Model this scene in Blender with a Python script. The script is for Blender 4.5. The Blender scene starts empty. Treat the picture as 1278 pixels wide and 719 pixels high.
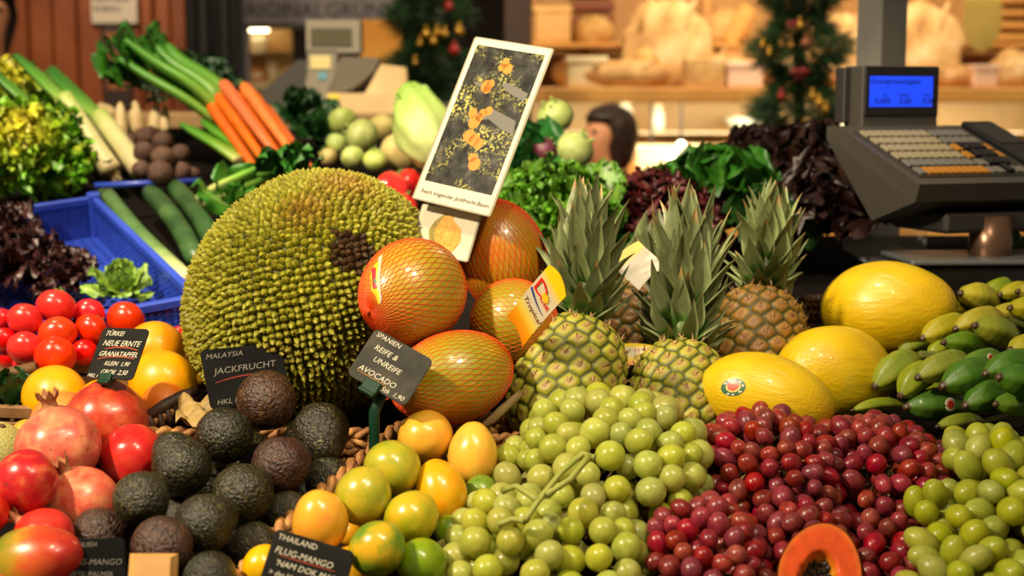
import bpy, math, random
import numpy as np
from mathutils import Vector, Matrix, Quaternion, noise

random.seed(7)
rng = np.random.default_rng(11)
SC = bpy.context.scene
COL = SC.collection
PI = math.pi

# ------------------------------------------------------------------ camera
F = 1775.0; CX = 639.0; CY = 359.5; EYE = Vector((0, 0, 1.5))
PITCH = math.atan((359.5 - 130) / F)
RGT = Vector((1, 0, 0))
FWD = Vector((0, math.cos(PITCH), -math.sin(PITCH)))
UPV = Vector((0, math.sin(PITCH), math.cos(PITCH)))
TOW = -FWD
cam_data = bpy.data.cameras.new('camera')
cam = bpy.data.objects.new('camera', cam_data); COL.objects.link(cam)
cam.location = EYE; cam.rotation_euler = (PI / 2 - PITCH, 0, 0)
cam_data.lens = 50; cam_data.sensor_width = 36; cam_data.clip_end = 60
cam_data.dof.use_dof = True; cam_data.dof.focus_distance = 1.60; cam_data.dof.aperture_fstop = 4.2
SC.camera = cam

def ray(px, py):
    d = FWD * F + RGT * (px - CX) + UPV * (CY - py)
    return d
def P(px, py, Y):
    d = ray(px, py); return EYE + d * (Y / d.y)
def U(py, Y):                      # metres per pixel at that place
    return Y / ray(CX, py).y
def slope(py):
    d = ray(CX, py); return -d.z / d.y
# the sloping stall top: height = 1.0 + 0.23 (Y - 1.3)
TS = 0.23
def ztab(Y): return 1.0 + TS * (Y - 1.3)
def YH(py, h): return (0.5 + TS * 1.3 - h) / (slope(py) + TS)
def PH(px, py, h): return P(px, py, YH(py, h))
def W3(r, u, t): return (RGT * r + UPV * u + TOW * t).normalized()

def lin(c):
    return tuple(((x / 255) / 12.92 if x / 255 <= 0.04045 else ((x / 255 + 0.055) / 1.055) ** 2.4) for x in c[:3])
def C4(c): return (*lin(c), 1.0)

# ------------------------------------------------------------------ materials
class NT:
    def __init__(s, name):
        s.m = bpy.data.materials.new(name); s.m.use_nodes = True
        s.t = s.m.node_tree; s.n = s.t.nodes
        s.b = s.n['Principled BSDF']; s.out = s.n['Material Output']
    def new(s, typ, **kw):
        x = s.n.new(typ)
        for k, v in kw.items(): setattr(x, k, v)
        return x
    def link(s, a, b): s.t.links.new(a, b)
    def put(s, **kw):
        for k, v in kw.items():
            key = k.replace('_', ' ')
            if key in s.b.inputs: s.b.inputs[key].default_value = v
    def ramp(s, src, stops):
        r = s.new('ShaderNodeValToRGB'); e = r.color_ramp.elements
        while len(e) < len(stops): e.new(0.5)
        for i, (p, c) in enumerate(stops):
            e[i].position = p; e[i].color = c if len(c) == 4 else (*c, 1)
        s.link(src, r.inputs['Fac']); return r.outputs['Color']
    def coord(s, kind='Object'): return s.new('ShaderNodeTexCoord').outputs[kind]
    def noise(s, co, scale, detail=4, rough=0.55, dist=0.0):
        x = s.new('ShaderNodeTexNoise'); x.inputs['Scale'].default_value = scale
        x.inputs['Detail'].default_value = detail; x.inputs['Roughness'].default_value = rough
        x.inputs['Distortion'].default_value = dist
        s.link(co, x.inputs['Vector']); return x.outputs['Fac']
    def mix(s, fac, a, b, mode='MIX'):
        x = s.new('ShaderNodeMix', data_type='RGBA', blend_type=mode)
        for sock, v in ((x.inputs[0], fac), (x.inputs[6], a), (x.inputs[7], b)):
            if hasattr(v, 'links'): s.link(v, sock)
            else: sock.default_value = v if not isinstance(v, tuple) or len(v) == 4 else (*v, 1)
        return x.outputs[2]
    def math(s, op, a, b=0.0):
        x = s.new('ShaderNodeMath', operation=op)
        for i, v in enumerate((a, b)):
            if hasattr(v, 'links'): s.link(v, x.inputs[i])
            else: x.inputs[i].default_value = v
        return x.outputs[0]
    def bump(s, h, strength=0.3, dist=0.01):
        x = s.new('ShaderNodeBump'); x.inputs['Strength'].default_value = strength
        x.inputs['Distance'].default_value = dist
        s.link(h, x.inputs['Height']); s.link(x.outputs['Normal'], s.b.inputs['Normal'])
    def color(s, sock): s.link(sock, s.b.inputs['Base Color'])
    def jitter(s, col, hue=0.02, val=0.2, sat=0.1):
        o = s.new('ShaderNodeObjectInfo').outputs['Random']
        h = s.new('ShaderNodeHueSaturation')
        s.link(s.math('ADD', s.math('MULTIPLY', o, hue), 0.5 - hue / 2), h.inputs['Hue'])
        r2 = s.math('FRACT', s.math('MULTIPLY', o, 7.31))
        s.link(s.math('ADD', s.math('MULTIPLY', r2, val), 1 - val / 2), h.inputs['Value'])
        r3 = s.math('FRACT', s.math('MULTIPLY', o, 3.77))
        s.link(s.math('ADD', s.math('MULTIPLY', r3, sat), 1 - sat / 2), h.inputs['Saturation'])
        s.link(col, h.inputs['Color']); return h.outputs['Color']

def fmat(name, stops, scale=2.0, rough=0.4, bump=0.0, bscale=40, bdist=0.01, spots=None, jit=None, coat=0.0, sss=0.0, spec=0.5, metal=0.0, detail=4, dist=0.0, sssr=(0.02, 0.012, 0.004), trans=0.0):
    """procedural mottled surface: noise -> ramp of colours (sRGB 0..255), optional spots and bump."""
    t = NT(name); co = t.coord()
    if jit:   # shift the pattern from one object to the next
        o = t.new('ShaderNodeObjectInfo').outputs['Random']
        v = t.new('ShaderNodeVectorMath', operation='ADD'); t.link(co, v.inputs[0])
        cb = t.new('ShaderNodeCombineXYZ'); t.link(t.math('MULTIPLY', o, 37.0), cb.inputs[0]); t.link(t.math('MULTIPLY', o, 91.0), cb.inputs[1])
        t.link(cb.outputs[0], v.inputs[1]); co = v.outputs[0]
    if len(stops) == 1:
        c = t.ramp(t.noise(co, scale, detail), [(0.0, lin([x * 0.93 for x in stops[0][1]])), (1.0, lin([min(255, x * 1.05) for x in stops[0][1]]))])
    else:
        c = t.ramp(t.noise(co, scale, detail, dist=dist), [(p, lin(k)) for p, k in stops])
    if spots:
        for sc, th, k in spots:
            f = t.ramp(t.noise(co, sc, 2), [(th, (0, 0, 0)), (min(1, th + 0.04), (1, 1, 1))])
            c = t.mix(f, c, C4(k))
    if jit: c = t.jitter(c, *jit)
    t.color(c)
    t.put(Roughness=rough, Metallic=metal, Coat_Weight=coat, Subsurface_Weight=sss, Specular_IOR_Level=spec, Transmission_Weight=trans)
    t.b.inputs['Coat Roughness'].default_value = 0.12
    if sss:
        t.b.inputs['Subsurface Radius'].default_value = (1, 0.6, 0.25); t.b.inputs['Subsurface Scale'].default_value = sssr[0]
    if bump:
        t.bump(t.noise(co, bscale, 3), bump, bdist)
    return t.m

def vmat(name, rough=0.5, bump=0.0, bscale=60, bdist=0.005, vary=0.25, vscale=8, coat=0.0, sss=0.0, jit=None, spec=0.5):
    """surface whose pigment is stored per vertex in 'Col', lightly mottled."""
    t = NT(name); co = t.coord()
    a = t.new('ShaderNodeAttribute', attribute_name='Col').outputs['Color']
    n = t.ramp(t.noise(co, vscale, 4), [(0.25, (1 - vary,) * 3), (0.75, (1.0,) * 3)])
    c = t.mix(1.0, a, n, 'MULTIPLY')
    if jit: c = t.jitter(c, *jit)
    t.color(c); t.put(Roughness=rough, Coat_Weight=coat, Subsurface_Weight=sss, Specular_IOR_Level=spec)
    if sss: t.b.inputs['Subsurface Scale'].default_value = 0.01
    if bump: t.bump(t.noise(co, bscale, 3), bump, bdist)
    return t.m

def plain(name, c, rough=0.5, metal=0.0, emit=0.0, coat=0.0, alpha=None, spec=0.5):
    return fmat(name, [(0, c)], 6, rough, metal=metal, coat=coat, spec=spec) if not emit else emitter(name, c, emit)
def emitter(name, c, s):
    t = NT(name); t.put(Base_Color=C4(c), Emission_Color=C4(c), Emission_Strength=s, Roughness=0.4); return t.m

# ------------------------------------------------------------------ mesh building
def mesh_np(name, V, faces, mat=None, col=None, smooth=True):
    me = bpy.data.meshes.new(name)
    V = np.asarray(V, dtype=float)
    me.from_pydata(V.tolist(), [], [tuple(int(i) for i in f) for f in faces])
    if smooth: me.polygons.foreach_set('use_smooth', [True] * len(me.polygons))
    if col is not None:
        a = me.color_attributes.new('Col', 'FLOAT_COLOR', 'POINT')
        c = np.ones((len(V), 4)); c[:, :3] = np.asarray(col)[:, :3]
        a.data.foreach_set('color', c.ravel())
    if mat is not None: me.materials.append(mat)
    me.update()
    return me

def link(name, data, parent=None, M=None, mat=None):
    o = bpy.data.objects.new(name, data); COL.objects.link(o)
    if parent is not None: o.parent = parent
    if M is not None:
        if isinstance(M, Vector): o.location = M
        else: o.matrix_local = M
    if mat is not None and data is not None:
        if not data.materials: data.materials.append(mat)
        o.material_slots[0].link = 'OBJECT'; o.material_slots[0].material = mat
    return o
def tag(o, label, cat, group=None, kind=None):
    if label: o['label'] = label
    if cat: o['category'] = cat
    if group: o['group'] = group
    if kind: o['kind'] = kind
    return o
def empty(name, M=None):
    return link(name, None, None, M)

class B:
    """collects simple solids into one mesh."""
    def __init__(s): s.V = []; s.Fc = []; s.Cc = []
    def add(s, V, Fs, col=None):
        k = len(s.V); s.V += [tuple(v) for v in V]; s.Fc += [tuple(i + k for i in f) for f in Fs]
        if col is not None:
            s.Cc += ([tuple(col)] * len(V) if np.ndim(col) == 1 else [tuple(c) for c in col])
        return s
    def box(s, lo, hi, M=None, bev=0.0, col=None):
        """box with chamfered edges"""
        lo = Vector(lo); hi = Vector(hi); b = min(bev, 0.49 * min(hi[i] - lo[i] for i in range(3)))
        if b <= 0:
            V = [Vector((x, y, z)) for x in (lo.x, hi.x) for y in (lo.y, hi.y) for z in (lo.z, hi.z)]
            Fs = [(0, 1, 3, 2), (4, 6, 7, 5), (0, 4, 5, 1), (2, 3, 7, 6), (0, 2, 6, 4), (1, 5, 7, 3)]
        else:
            V = []; idx = {}
            for sx in (0, 1):
                for sy in (0, 1):
                    for sz in (0, 1):
                        for ax in range(3):
                            p = [0, 0, 0]
                            for i, sg in enumerate((sx, sy, sz)):
                                e = (lo, hi)[sg][i]; inn = lo[i] + b if sg == 0 else hi[i] - b
                                p[i] = e if i == ax else inn
                            idx[(sx, sy, sz, ax)] = len(V); V.append(Vector(p))
            Fs = []
            for ax in range(3):
                a1, a2 = [(1, 2), (2, 0), (0, 1)][ax]
                for sg in (0, 1):
                    q = []
                    for u, v in ((0, 0), (1, 0), (1, 1), (0, 1)):
                        k = [0, 0, 0]; k[ax] = sg; k[a1] = u; k[a2] = v; q.append(idx[(*k, ax)])
                    Fs.append(tuple(q if sg else q[::-1]))
                for u in (0, 1):       # edge strips along axis ax
                    for v in (0, 1):
                        k0 = [0, 0, 0]; k0[a1] = u; k0[a2] = v; k1 = list(k0); k1[ax] = 1
                        q = [idx[(*k0, a1)], idx[(*k1, a1)], idx[(*k1, a2)], idx[(*k0, a2)]]
                        Fs.append(tuple(q if (u + v) % 2 else q[::-1]))
            for sx in (0, 1):
                for sy in (0, 1):
                    for sz in (0, 1):
                        q = [idx[(sx, sy, sz, a)] for a in range(3)]
                        Fs.append(tuple(q if (sx + sy + sz) % 2 else q[::-1]))
        if M is not None: V = [M @ v for v in V]
        return s.add(V, Fs, col)
    def tube(s, pts, rad, seg=8, cap=True, col=None, squash=None):
        pts = [Vector(p) for p in pts]; n = len(pts)
        rads = rad if hasattr(rad, '__len__') else [rad] * n
        V = []; Fs = []; cc = []
        prev = None
        for i, p in enumerate(pts):
            t = (pts[min(i + 1, n - 1)] - pts[max(i - 1, 0)]).normalized()
            if prev is None:
                a = Vector((0, 0, 1)) if abs(t.z) < 0.9 else Vector((1, 0, 0)); x = (a - t * a.dot(t)).normalized()
            else: x = (prev - t * prev.dot(t)).normalized()
            prev = x; y = t.cross(x)
            for k in range(seg):
                an = 2 * PI * k / seg
                V.append(p + (x * math.cos(an) * (squash or 1) + y * math.sin(an)) * rads[i])
                if col is not None: cc.append(col if np.ndim(col) == 1 else col[i])
        for i in range(n - 1):
            for k in range(seg):
                Fs.append((i * seg + k, i * seg + (k + 1) % seg, (i + 1) * seg + (k + 1) % seg, (i + 1) * seg + k))
        if cap:
            Fs.append(tuple(range(seg))[::-1]); Fs.append(tuple((n - 1) * seg + k for k in range(seg)))
        return s.add(V, Fs, cc if col is not None else None)
    def ball(s, c, r, nu=12, nv=8, M=None, col=None):
        V, Fs = sphere(nu, nv); rr = np.array(r if hasattr(r, '__len__') else (r, r, r))
        V = V * rr + np.array(c)
        if M is not None: V = [M @ Vector(v) for v in V]
        return s.add(V, Fs, col)
    def lathe(s, prof, seg=20, M=None, col=None):
        V = []; Fs = []; n = len(prof)
        for r, z in prof:
            for k in range(seg):
                a = 2 * PI * k / seg; V.append(Vector((r * math.cos(a), r * math.sin(a), z)))
        for i in range(n - 1):
            for k in range(seg):
                Fs.append((i * seg + k, i * seg + (k + 1) % seg, (i + 1) * seg + (k + 1) % seg, (i + 1) * seg + k))
        Fs.append(tuple(range(seg))[::-1]); Fs.append(tuple((n - 1) * seg + k for k in range(seg)))
        if M is not None: V = [M @ v for v in V]
        return s.add(V, Fs, col)
    def prism(s, poly, z0, z1, M=None, col=None):
        n = len(poly)
        V = [Vector((x, y, z0)) for x, y in poly] + [Vector((x, y, z1)) for x, y in poly]
        Fs = [tuple(range(n))[::-1], tuple(range(n, 2 * n))] + [(i, (i + 1) % n, n + (i + 1) % n, n + i) for i in range(n)]
        if M is not None: V = [M @ v for v in V]
        return s.add(V, Fs, col)
    def mesh(s, name, mat=None, smooth=False):
        return mesh_np(name, s.V, s.Fc, mat, s.Cc if s.Cc and len(s.Cc) == len(s.V) else None, smooth)
    def obj(s, name, mat, parent=None, M=None, smooth=False):
        """vertices are in world space when the parent is an unrotated empty: shift them to it"""
        if parent is not None and M is None:
            off = parent.location; V = [tuple(Vector(v) - off) for v in s.V]
        else: V = s.V
        me = mesh_np(name, V, s.Fc, mat, s.Cc if s.Cc and len(s.Cc) == len(s.V) else None, smooth)
        return link(name, me, parent, M)

_sph = {}
def sphere(nu, nv):
    if (nu, nv) in _sph: return _sph[(nu, nv)]
    V = [(0, 0, -1)]
    for j in range(1, nv):
        th = PI * j / nv
        for i in range(nu):
            a = 2 * PI * i / nu; V.append((math.sin(th) * math.cos(a), math.sin(th) * math.sin(a), -math.cos(th)))
    V.append((0, 0, 1)); L = len(V) - 1; Fs = []
    for i in range(nu):
        Fs.append((0, 1 + (i + 1) % nu, 1 + i))
        for j in range(nv - 2):
            a = 1 + j * nu; Fs.append((a + i, a + (i + 1) % nu, a + nu + (i + 1) % nu, a + nu + i))
        a = 1 + (nv - 2) * nu; Fs.append((a + i, a + (i + 1) % nu, L))
    _sph[(nu, nv)] = (np.array(V), Fs); return _sph[(nu, nv)]

def lump(V, amp, fr, seed=0, oct=2):
    out = []
    for v in V:
        n = 0; a = 1; f = fr
        for _ in range(oct):
            n += a * noise.noise(Vector(v) * f + Vector((seed * 7.3, seed * 3.1, seed))); a *= 0.5; f *= 2
        out.append(1 + amp * n)
    return np.asarray(V) * np.array(out)[:, None]

def roundrect(w, h, r, n=5):
    pts = []
    for cx, cy, a0 in ((w / 2 - r, h / 2 - r, 0), (-w / 2 + r, h / 2 - r, 90), (-w / 2 + r, -h / 2 + r, 180), (w / 2 - r, -h / 2 + r, 270)):
        for k in range(n + 1):
            a = math.radians(a0 + 90 * k / n); pts.append((cx + r * math.cos(a), cy + r * math.sin(a)))
    return pts

def axisM(loc, axis, roll=0.0, scale=(1, 1, 1)):
    q = axis.to_track_quat('Z', 'Y') @ Quaternion((0, 0, 1), roll)
    return Matrix.Translation(loc) @ q.to_matrix().to_4x4() @ Matrix.Diagonal((*scale, 1))
def frameM(loc, x, y):
    """x along the width, y up the face (made square to x), z out of the face"""
    x = x.normalized(); y = (y - x * y.dot(x)).normalized(); z = x.cross(y)
    m = Matrix((x, y, z)).transposed().to_4x4(); m.translation = loc; return m
def boardM(px, py, Y, X, Yv, yz):
    """frame of a rectangle whose projected edges are X and Yv (pixels, y up); returns matrix, width, height in metres"""
    dot = X[0] * Yv[0] + X[1] * Yv[1]; xz = -dot / yz
    u = U(py, Y)
    xv = (RGT * X[0] + UPV * X[1] + TOW * xz) * u; yv = (RGT * Yv[0] + UPV * Yv[1] + TOW * yz) * u
    return frameM(P(px, py, Y), xv, yv), xv.length, yv.length

def text_mesh(lines, depth=0.0003):
    """lines: (text, x, y, size, rotation, shear) in a board's own metres -> one mesh"""
    b = B()
    for t, x, y, size, rot, sh in lines:
        cu = bpy.data.curves.new('lettering', 'FONT'); cu.body = t; cu.size = size; cu.shear = sh; cu.extrude = depth / 2; cu.resolution_u = 2
        o = bpy.data.objects.new('lettering', cu); COL.objects.link(o)
        dg = bpy.context.evaluated_depsgraph_get()
        me = bpy.data.meshes.new_from_object(o.evaluated_get(dg))
        R = Matrix.Translation((x, y, 0)) @ Matrix.Rotation(rot, 4, 'Z')
        b.add([R @ v.co for v in me.vertices], [tuple(p.vertices) for p in me.polygons])
        bpy.data.objects.remove(o); bpy.data.meshes.remove(me); bpy.data.curves.remove(cu)
    return b

def settle(items, it=200, k=0.5):
    """items: dicts with px, py, r (px), Y, and rd (depth factor). Slide along the sight lines until spheres stop overlapping."""
    for d in items:
        d['p'] = P(d['px'], d['py'], d['Y']); d['R'] = d['r'] * U(d['py'], d['Y'])
    for _ in range(it):
        mv = 0
        for i in range(len(items)):
            for j in range(i):
                a, b = items[i], items[j]
                df = a['p'] - b['p']; L = df.length; need = (a['R'] + b['R']) * 0.985
                if L < need:
                    lat2 = max(0, L * L - (a['Y'] - b['Y']) ** 2); want = math.sqrt(max(0.0, need * need - lat2))
                    ov = (want - abs(a['Y'] - b['Y'])) * k
                    f, g = (a, b) if a['Y'] < b['Y'] else (b, a)
                    f['Y'] -= ov * 0.55; g['Y'] += ov * 0.45; mv = 1
                    for e in (f, g):
                        ymax = YH(e['py'], e['R'] * 0.9)
                        e['Y'] = min(e['Y'], ymax)
                        e['p'] = P(e['px'], e['py'], e['Y']); e['R'] = e['r'] * U(e['py'], e['Y'])
        if not mv: break
    return items
# ================================================================== MAIN FRUIT
# ---- jackfruit
def build_jackfruit():
    Y = 1.785; px, py = 391, 367; u = U(py, Y)
    c = P(px, py, Y)
    ax = W3(0.74, 0.67, 0.05)
    V, Fs = sphere(72, 48)
    SX, SZ = 143 * u, 166 * u
    def shape(n):
        n = np.asarray(n)
        r = np.ones(len(n)) + 0.05 * n[:, 2] ** 2 * np.sign(-n[:, 2]) * 0.5
        p = n * np.array([SX, SX, SZ]) * r[:, None]
        w = np.array([noise.noise(Vector(q) * 2.1) for q in n])
        return p * (1 + 0.025 * w)[:, None]
    body = shape(V) * 0.985
    olive = np.array(lin((126, 118, 22))); 
    N = 4000
    i = np.arange(N); z = 1 - 2 * (i + 0.5) / N; ph = i * PI * (3 - math.sqrt(5))
    pts = np.stack([np.sqrt(1 - z * z) * np.cos(ph), np.sqrt(1 - z * z) * np.sin(ph), z], 1)
    pts += rng.normal(0, 0.008, pts.shape); pts /= np.linalg.norm(pts, axis=1)[:, None]
    sp = math.sqrt(4 * PI / N) * 0.60
    M = axisM(c, ax, 0.3)
    Mi = M.to_3x3().inverted()
    # the rotten patch and the browned areas, in the fruit's own directions
    def dirat(x, y):                     # direction of the surface point seen at pixel (x, y)
        d = (ray(x, y)).normalized(); o = EYE - c
        R = 150 * u; bq = o.dot(d); disc = max(0, bq * bq - (o.dot(o) - R * R)); t = -bq - math.sqrt(disc)
        return np.array((Mi @ (o + d * t)).normalized())
    rot = dirat(432, 318); br1 = dirat(372, 262); br2 = dirat(420, 232); br3 = dirat(350, 440)
    VV = []; FF = []; CC = []
    base = shape(pts)
    for k in range(N):
        n = pts[k]
        a = np.cross(n, [0.3, 0.2, 0.93]); a /= np.linalg.norm(a); b = np.cross(n, a)
        g = np.array([n[0] / SX, n[1] / SX, n[2] / SZ]); g /= np.linalg.norm(g)
        a = a - g * a.dot(g); a /= np.linalg.norm(a); b = np.cross(g, a)
        rr = sp * (SX * (1 + 0.12 * abs(n[2]))) * rng.uniform(1.08, 1.32); hgt = sp * SX * rng.uniform(1.05, 1.65)
        j = len(VV); off = rng.uniform(0, 6.28)
        dr = np.linalg.norm(n - rot); dark = max(0, 1 - dr / 0.235) > 0.28 + rng.uniform(-0.14, 0.14)
        brown = max(0.0, 0.85 - np.linalg.norm(n - br1) / 0.35, 0.9 - np.linalg.norm(n - br2) / 0.42, 0.35 - np.linalg.norm(n - br3) / 0.6)
        tone = rng.uniform(0, 1)
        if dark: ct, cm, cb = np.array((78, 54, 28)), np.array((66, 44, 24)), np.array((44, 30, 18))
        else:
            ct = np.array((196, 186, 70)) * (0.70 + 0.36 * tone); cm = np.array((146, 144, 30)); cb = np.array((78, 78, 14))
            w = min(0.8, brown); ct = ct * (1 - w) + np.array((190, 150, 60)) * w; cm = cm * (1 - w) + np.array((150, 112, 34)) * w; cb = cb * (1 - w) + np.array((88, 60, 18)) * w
            if tone > 0.9 - 0.3 * w: ct = np.array((120, 84, 30))
        for q in range(6):
            an = off + q * PI / 3
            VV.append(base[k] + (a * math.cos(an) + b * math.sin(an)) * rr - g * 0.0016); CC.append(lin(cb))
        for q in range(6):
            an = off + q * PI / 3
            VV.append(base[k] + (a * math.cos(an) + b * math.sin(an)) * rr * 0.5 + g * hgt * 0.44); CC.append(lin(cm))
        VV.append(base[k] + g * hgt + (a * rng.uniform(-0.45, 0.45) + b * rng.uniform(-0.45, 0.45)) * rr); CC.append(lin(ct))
        for q in range(6):
            q2 = (q + 1) % 6
            FF.append((j + q, j + q2, j + 6 + q2, j + 6 + q)); FF.append((j + 6 + q, j + 6 + q2, j + 12))
    nb = len(VV)
    VV += [tuple(p) for p in body]; CC += [lin((84, 76, 16))] * len(body)
    FF += [tuple(k + nb for k in f) for f in Fs]
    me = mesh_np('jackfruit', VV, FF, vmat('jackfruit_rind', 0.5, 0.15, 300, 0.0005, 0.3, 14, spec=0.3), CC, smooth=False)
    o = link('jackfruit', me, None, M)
    tag(o, 'huge spiky yellow green jackfruit with a brown rotten patch', 'jackfruit')
    return o
build_jackfruit()

# ---- netted pomelos
pomelo_skin = fmat('pomelo_skin', [(0.3, (158, 144, 18)), (0.55, (182, 150, 22)), (0.72, (202, 138, 26)), (0.85, (210, 116, 26))], 0.9, 0.22, 0.6, 34, 0.0008, jit=(0.012, 0.12, 0.06), coat=0.7)
pomelo_green = fmat('pomelo_skin_green', [(0.3, (132, 136, 18)), (0.55, (154, 144, 22)), (0.75, (178, 140, 24)), (0.88, (200, 124, 26))], 0.8, 0.22, 0.6, 34, 0.0008, coat=0.7)
pomelo_red = fmat('pomelo_skin_ripe', [(0.3, (156, 136, 22)), (0.55, (178, 122, 26)), (0.78, (200, 84, 24))], 0.9, 0.22, 0.6, 34, 0.0008, coat=0.7)
net_mat = plain('net_orange', (232, 76, 18), 0.38, coat=0.3)
def pomelo_V(nu, nv, k):
    V, Fs = sphere(nu, nv); V = V.copy()
    z = V[:, 2]; V[:, :2] *= (1 - 0.10 * np.clip(z, 0, 1) ** 2)[:, None]; V[:, 2] = np.where(z > 0, z * 1.04, z * 0.97)
    return V, Fs
def net_mesh(ns=50, turns=0.55, w=0.0056):
    b = B()
    def surf(lon, t):
        th = t
        p = np.array([math.sin(th) * math.cos(lon), math.sin(th) * math.sin(lon), math.cos(th)])
        z = p[2]; p[:2] *= (1 - 0.10 * max(0, z) ** 2); p[2] = z * 1.04 if z > 0 else z * 0.97
        return Vector(p * 1.006)
    for sgn in (1, -1):
        for i in range(ns):
            pts = []
            for k in range(27):
                t = 0.035 + (PI - 0.07) * k / 26
                lon = 2 * PI * i / ns + sgn * turns * math.log(math.tan(max(0.05, min(t, PI - 0.05)) / 2)) * 0.72
                pts.append(surf(lon, t))
            b.tube(pts, w, 3, cap=False)
    # gathered knot at the pole
    b.ball((0, 0, 1.045), (0.05, 0.05, 0.05), 10, 6)
    for k in range(9):
        a = k * 0.7; b.tube([(0.02 * math.cos(a), 0.02 * math.sin(a), 1.05), (0.06 * math.cos(a), 0.06 * math.sin(a), 1.10 + 0.02 * (k % 3))], 0.008, 4)
    return b.mesh('net', net_mat, True)
NET = net_mesh()
V, Fs = pomelo_V(48, 32, 0)
POM = mesh_np('pomelo', V, Fs, pomelo_skin)
def pomelo(px, py, Y, rx, ry, axis, label, mat=None, roll=0, k=None):
    u = U(py, Y); r = (rx + ry) / 2 * u
    M = axisM(P(px, py, Y), axis, roll, (min(rx, ry) * u, min(rx, ry) * u, max(rx, ry) * u) if k is None else tuple(q * u for q in k))
    o = link('pomelo', POM, None, M, mat or pomelo_skin)
    link('net', NET, o)
    return tag(o, label, 'pomelo', 'pomelos in orange nets')
pm1 = pomelo(516, 364, 1.622, 75, 61, W3(-0.66, -0.30, 0.69), 'orange netted pomelo with a net knot and a red and yellow paper band', k=(60, 66, 74), roll=0.2)
pm2 = pomelo(627, 321, 1.77, 56, 71, W3(-0.2, 0.9, 0.2), 'reddest netted pomelo, behind the white cardboard pictures, topmost of the pile', pomelo_red)
pm3 = pomelo(641, 402, 1.675, 56, 54, W3(0.8, -0.2, 0.4), 'netted pomelo partly covered by the yellow and white paper tag', pomelo_green)
pm4 = pomelo(566, 471, 1.575, 82, 58, W3(-0.80, -0.22, 0.30), 'greenish netted pomelo lowest in the pile, behind the avocado price slate', pomelo_green, k=(57, 57, 80))

# ---- pineapples
def pineapple_body(seed, R, L, warm):
    """barrel with hexagonal eyes; z up, from 0 to L"""
    rg = np.random.default_rng(seed)
    nu, nv = 220, 150
    nc, nr = 18, int(L / 0.0205); n = nc * nr; ci = np.repeat(np.arange(nc), nr); ri = np.tile(np.arange(nr), nc)
    ez = L * (ri + 0.25 + 0.5 * (ci % 2)) / nr; ea = ci * 2 * PI / nc + ez / L * 0.9 + rg.normal(0, 0.012, n); ez = ez + rg.normal(0, 0.0006, n)
    def prof(z):
        t = np.clip(z / L, 0, 1)
        return R * (np.clip(1 - np.abs(2 * t - 0.92) ** 3.2, 0.0, 1)) ** 0.5 * 0.98 + 0.004
    th = np.linspace(0, 2 * PI, nu, endpoint=False); zz = L * (0.5 - 0.5 * np.cos(np.linspace(0.02, PI - 0.02, nv)))
    A, Z = np.meshgrid(th, zz); A = A.ravel(); Z = Z.ravel()
    d = np.sqrt(((np.mod(A[:, None] - ea[None] + PI, 2 * PI) - PI) * R * 0.95) ** 2 + (Z[:, None] - ez[None]) ** 2)
    s = np.sort(d, 1); f1, f2 = s[:, 0], s[:, 1]; e = f2 - f1
    near = d.argmin(1)
    h = 0.0042 * np.clip(e / 0.010, 0, 1) ** 0.6 - 0.0012 * np.exp(-(f1 / 0.0028) ** 2)
    r = prof(Z) + h * np.clip(prof(Z) / R * 1.5, 0, 1)
    V = np.stack([r * np.cos(A), r * np.sin(A), Z], 1)
    Fs = [(j * nu + k, j * nu + (k + 1) % nu, (j + 1) * nu + (k + 1) % nu, (j + 1) * nu + k) for j in range(nv - 1) for k in range(nu)]
    Fs.append(tuple(range(nu))[::-1]); Fs.append(tuple((nv - 1) * nu + k for k in range(nu)))
    lc = lambda c: np.array(lin(c))
    edge = lc((58, 66, 14)); mid = lc((168, 168, 44)) if not warm else lc((166, 126, 44)); cen = lc((184, 148, 82)) if not warm else lc((172, 116, 66)); spot = lc((96, 52, 28))
    tone = rg.uniform(0.78, 1.12, n)[near][:, None]
    t1 = np.clip((e - 0.001) / 0.0045, 0, 1)[:, None]; t2 = np.clip(1.15 - f1 / 0.0072, 0, 1)[:, None]; t3 = np.clip(1.3 - f1 / 0.0017, 0, 1)[:, None]
    c = edge * (1 - t1) + mid * t1; c = c * (1 - t2 * 0.9) + cen * t2 * 0.9; c = c * (1 - t3) + spot * t3; c = c * tone
    V = V.tolist(); C = c.tolist()
    for k in range(n):      # dry bract in each eye
        rr = float(prof(ez[k])) + 0.002; ca, sa = math.cos(ea[k]), math.sin(ea[k]); p = Vector((rr * ca, rr * sa, ez[k]))
        nrm = Vector((ca, sa, 0)); tan = Vector((-sa, ca, 0)); up = Vector((0, 0, 1))
        for m in range(3):
            dv = (up * rg.uniform(0.5, 1.0) + tan * rg.uniform(-0.9, 0.9) + nrm * 0.35).normalized(); ln = rg.uniform(0.005, 0.012)
            sd = dv.cross(nrm).normalized() * 0.0013; j = len(V)
            V += [tuple(p - sd), tuple(p + sd), tuple(p + nrm * 0.0018), tuple(p + dv * ln + nrm * 0.0015)]
            cc = lin((190, 150, 100) if m < 2 else (110, 66, 34)); C += [cc] * 4
            Fs += [(j, j + 1, j + 3), (j + 1, j + 2, j + 3), (j + 2, j, j + 3)]
    return mesh_np('body', V, Fs, PINE_M, C)
PINE_M = vmat('pineapple_rind', 0.5, 0.2, 400, 0.001, 0.3, 60)
CROWN_M = vmat('pineapple_leaf', 0.42, 0.1, 200, 0.0003, 0.28, 30)
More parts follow.
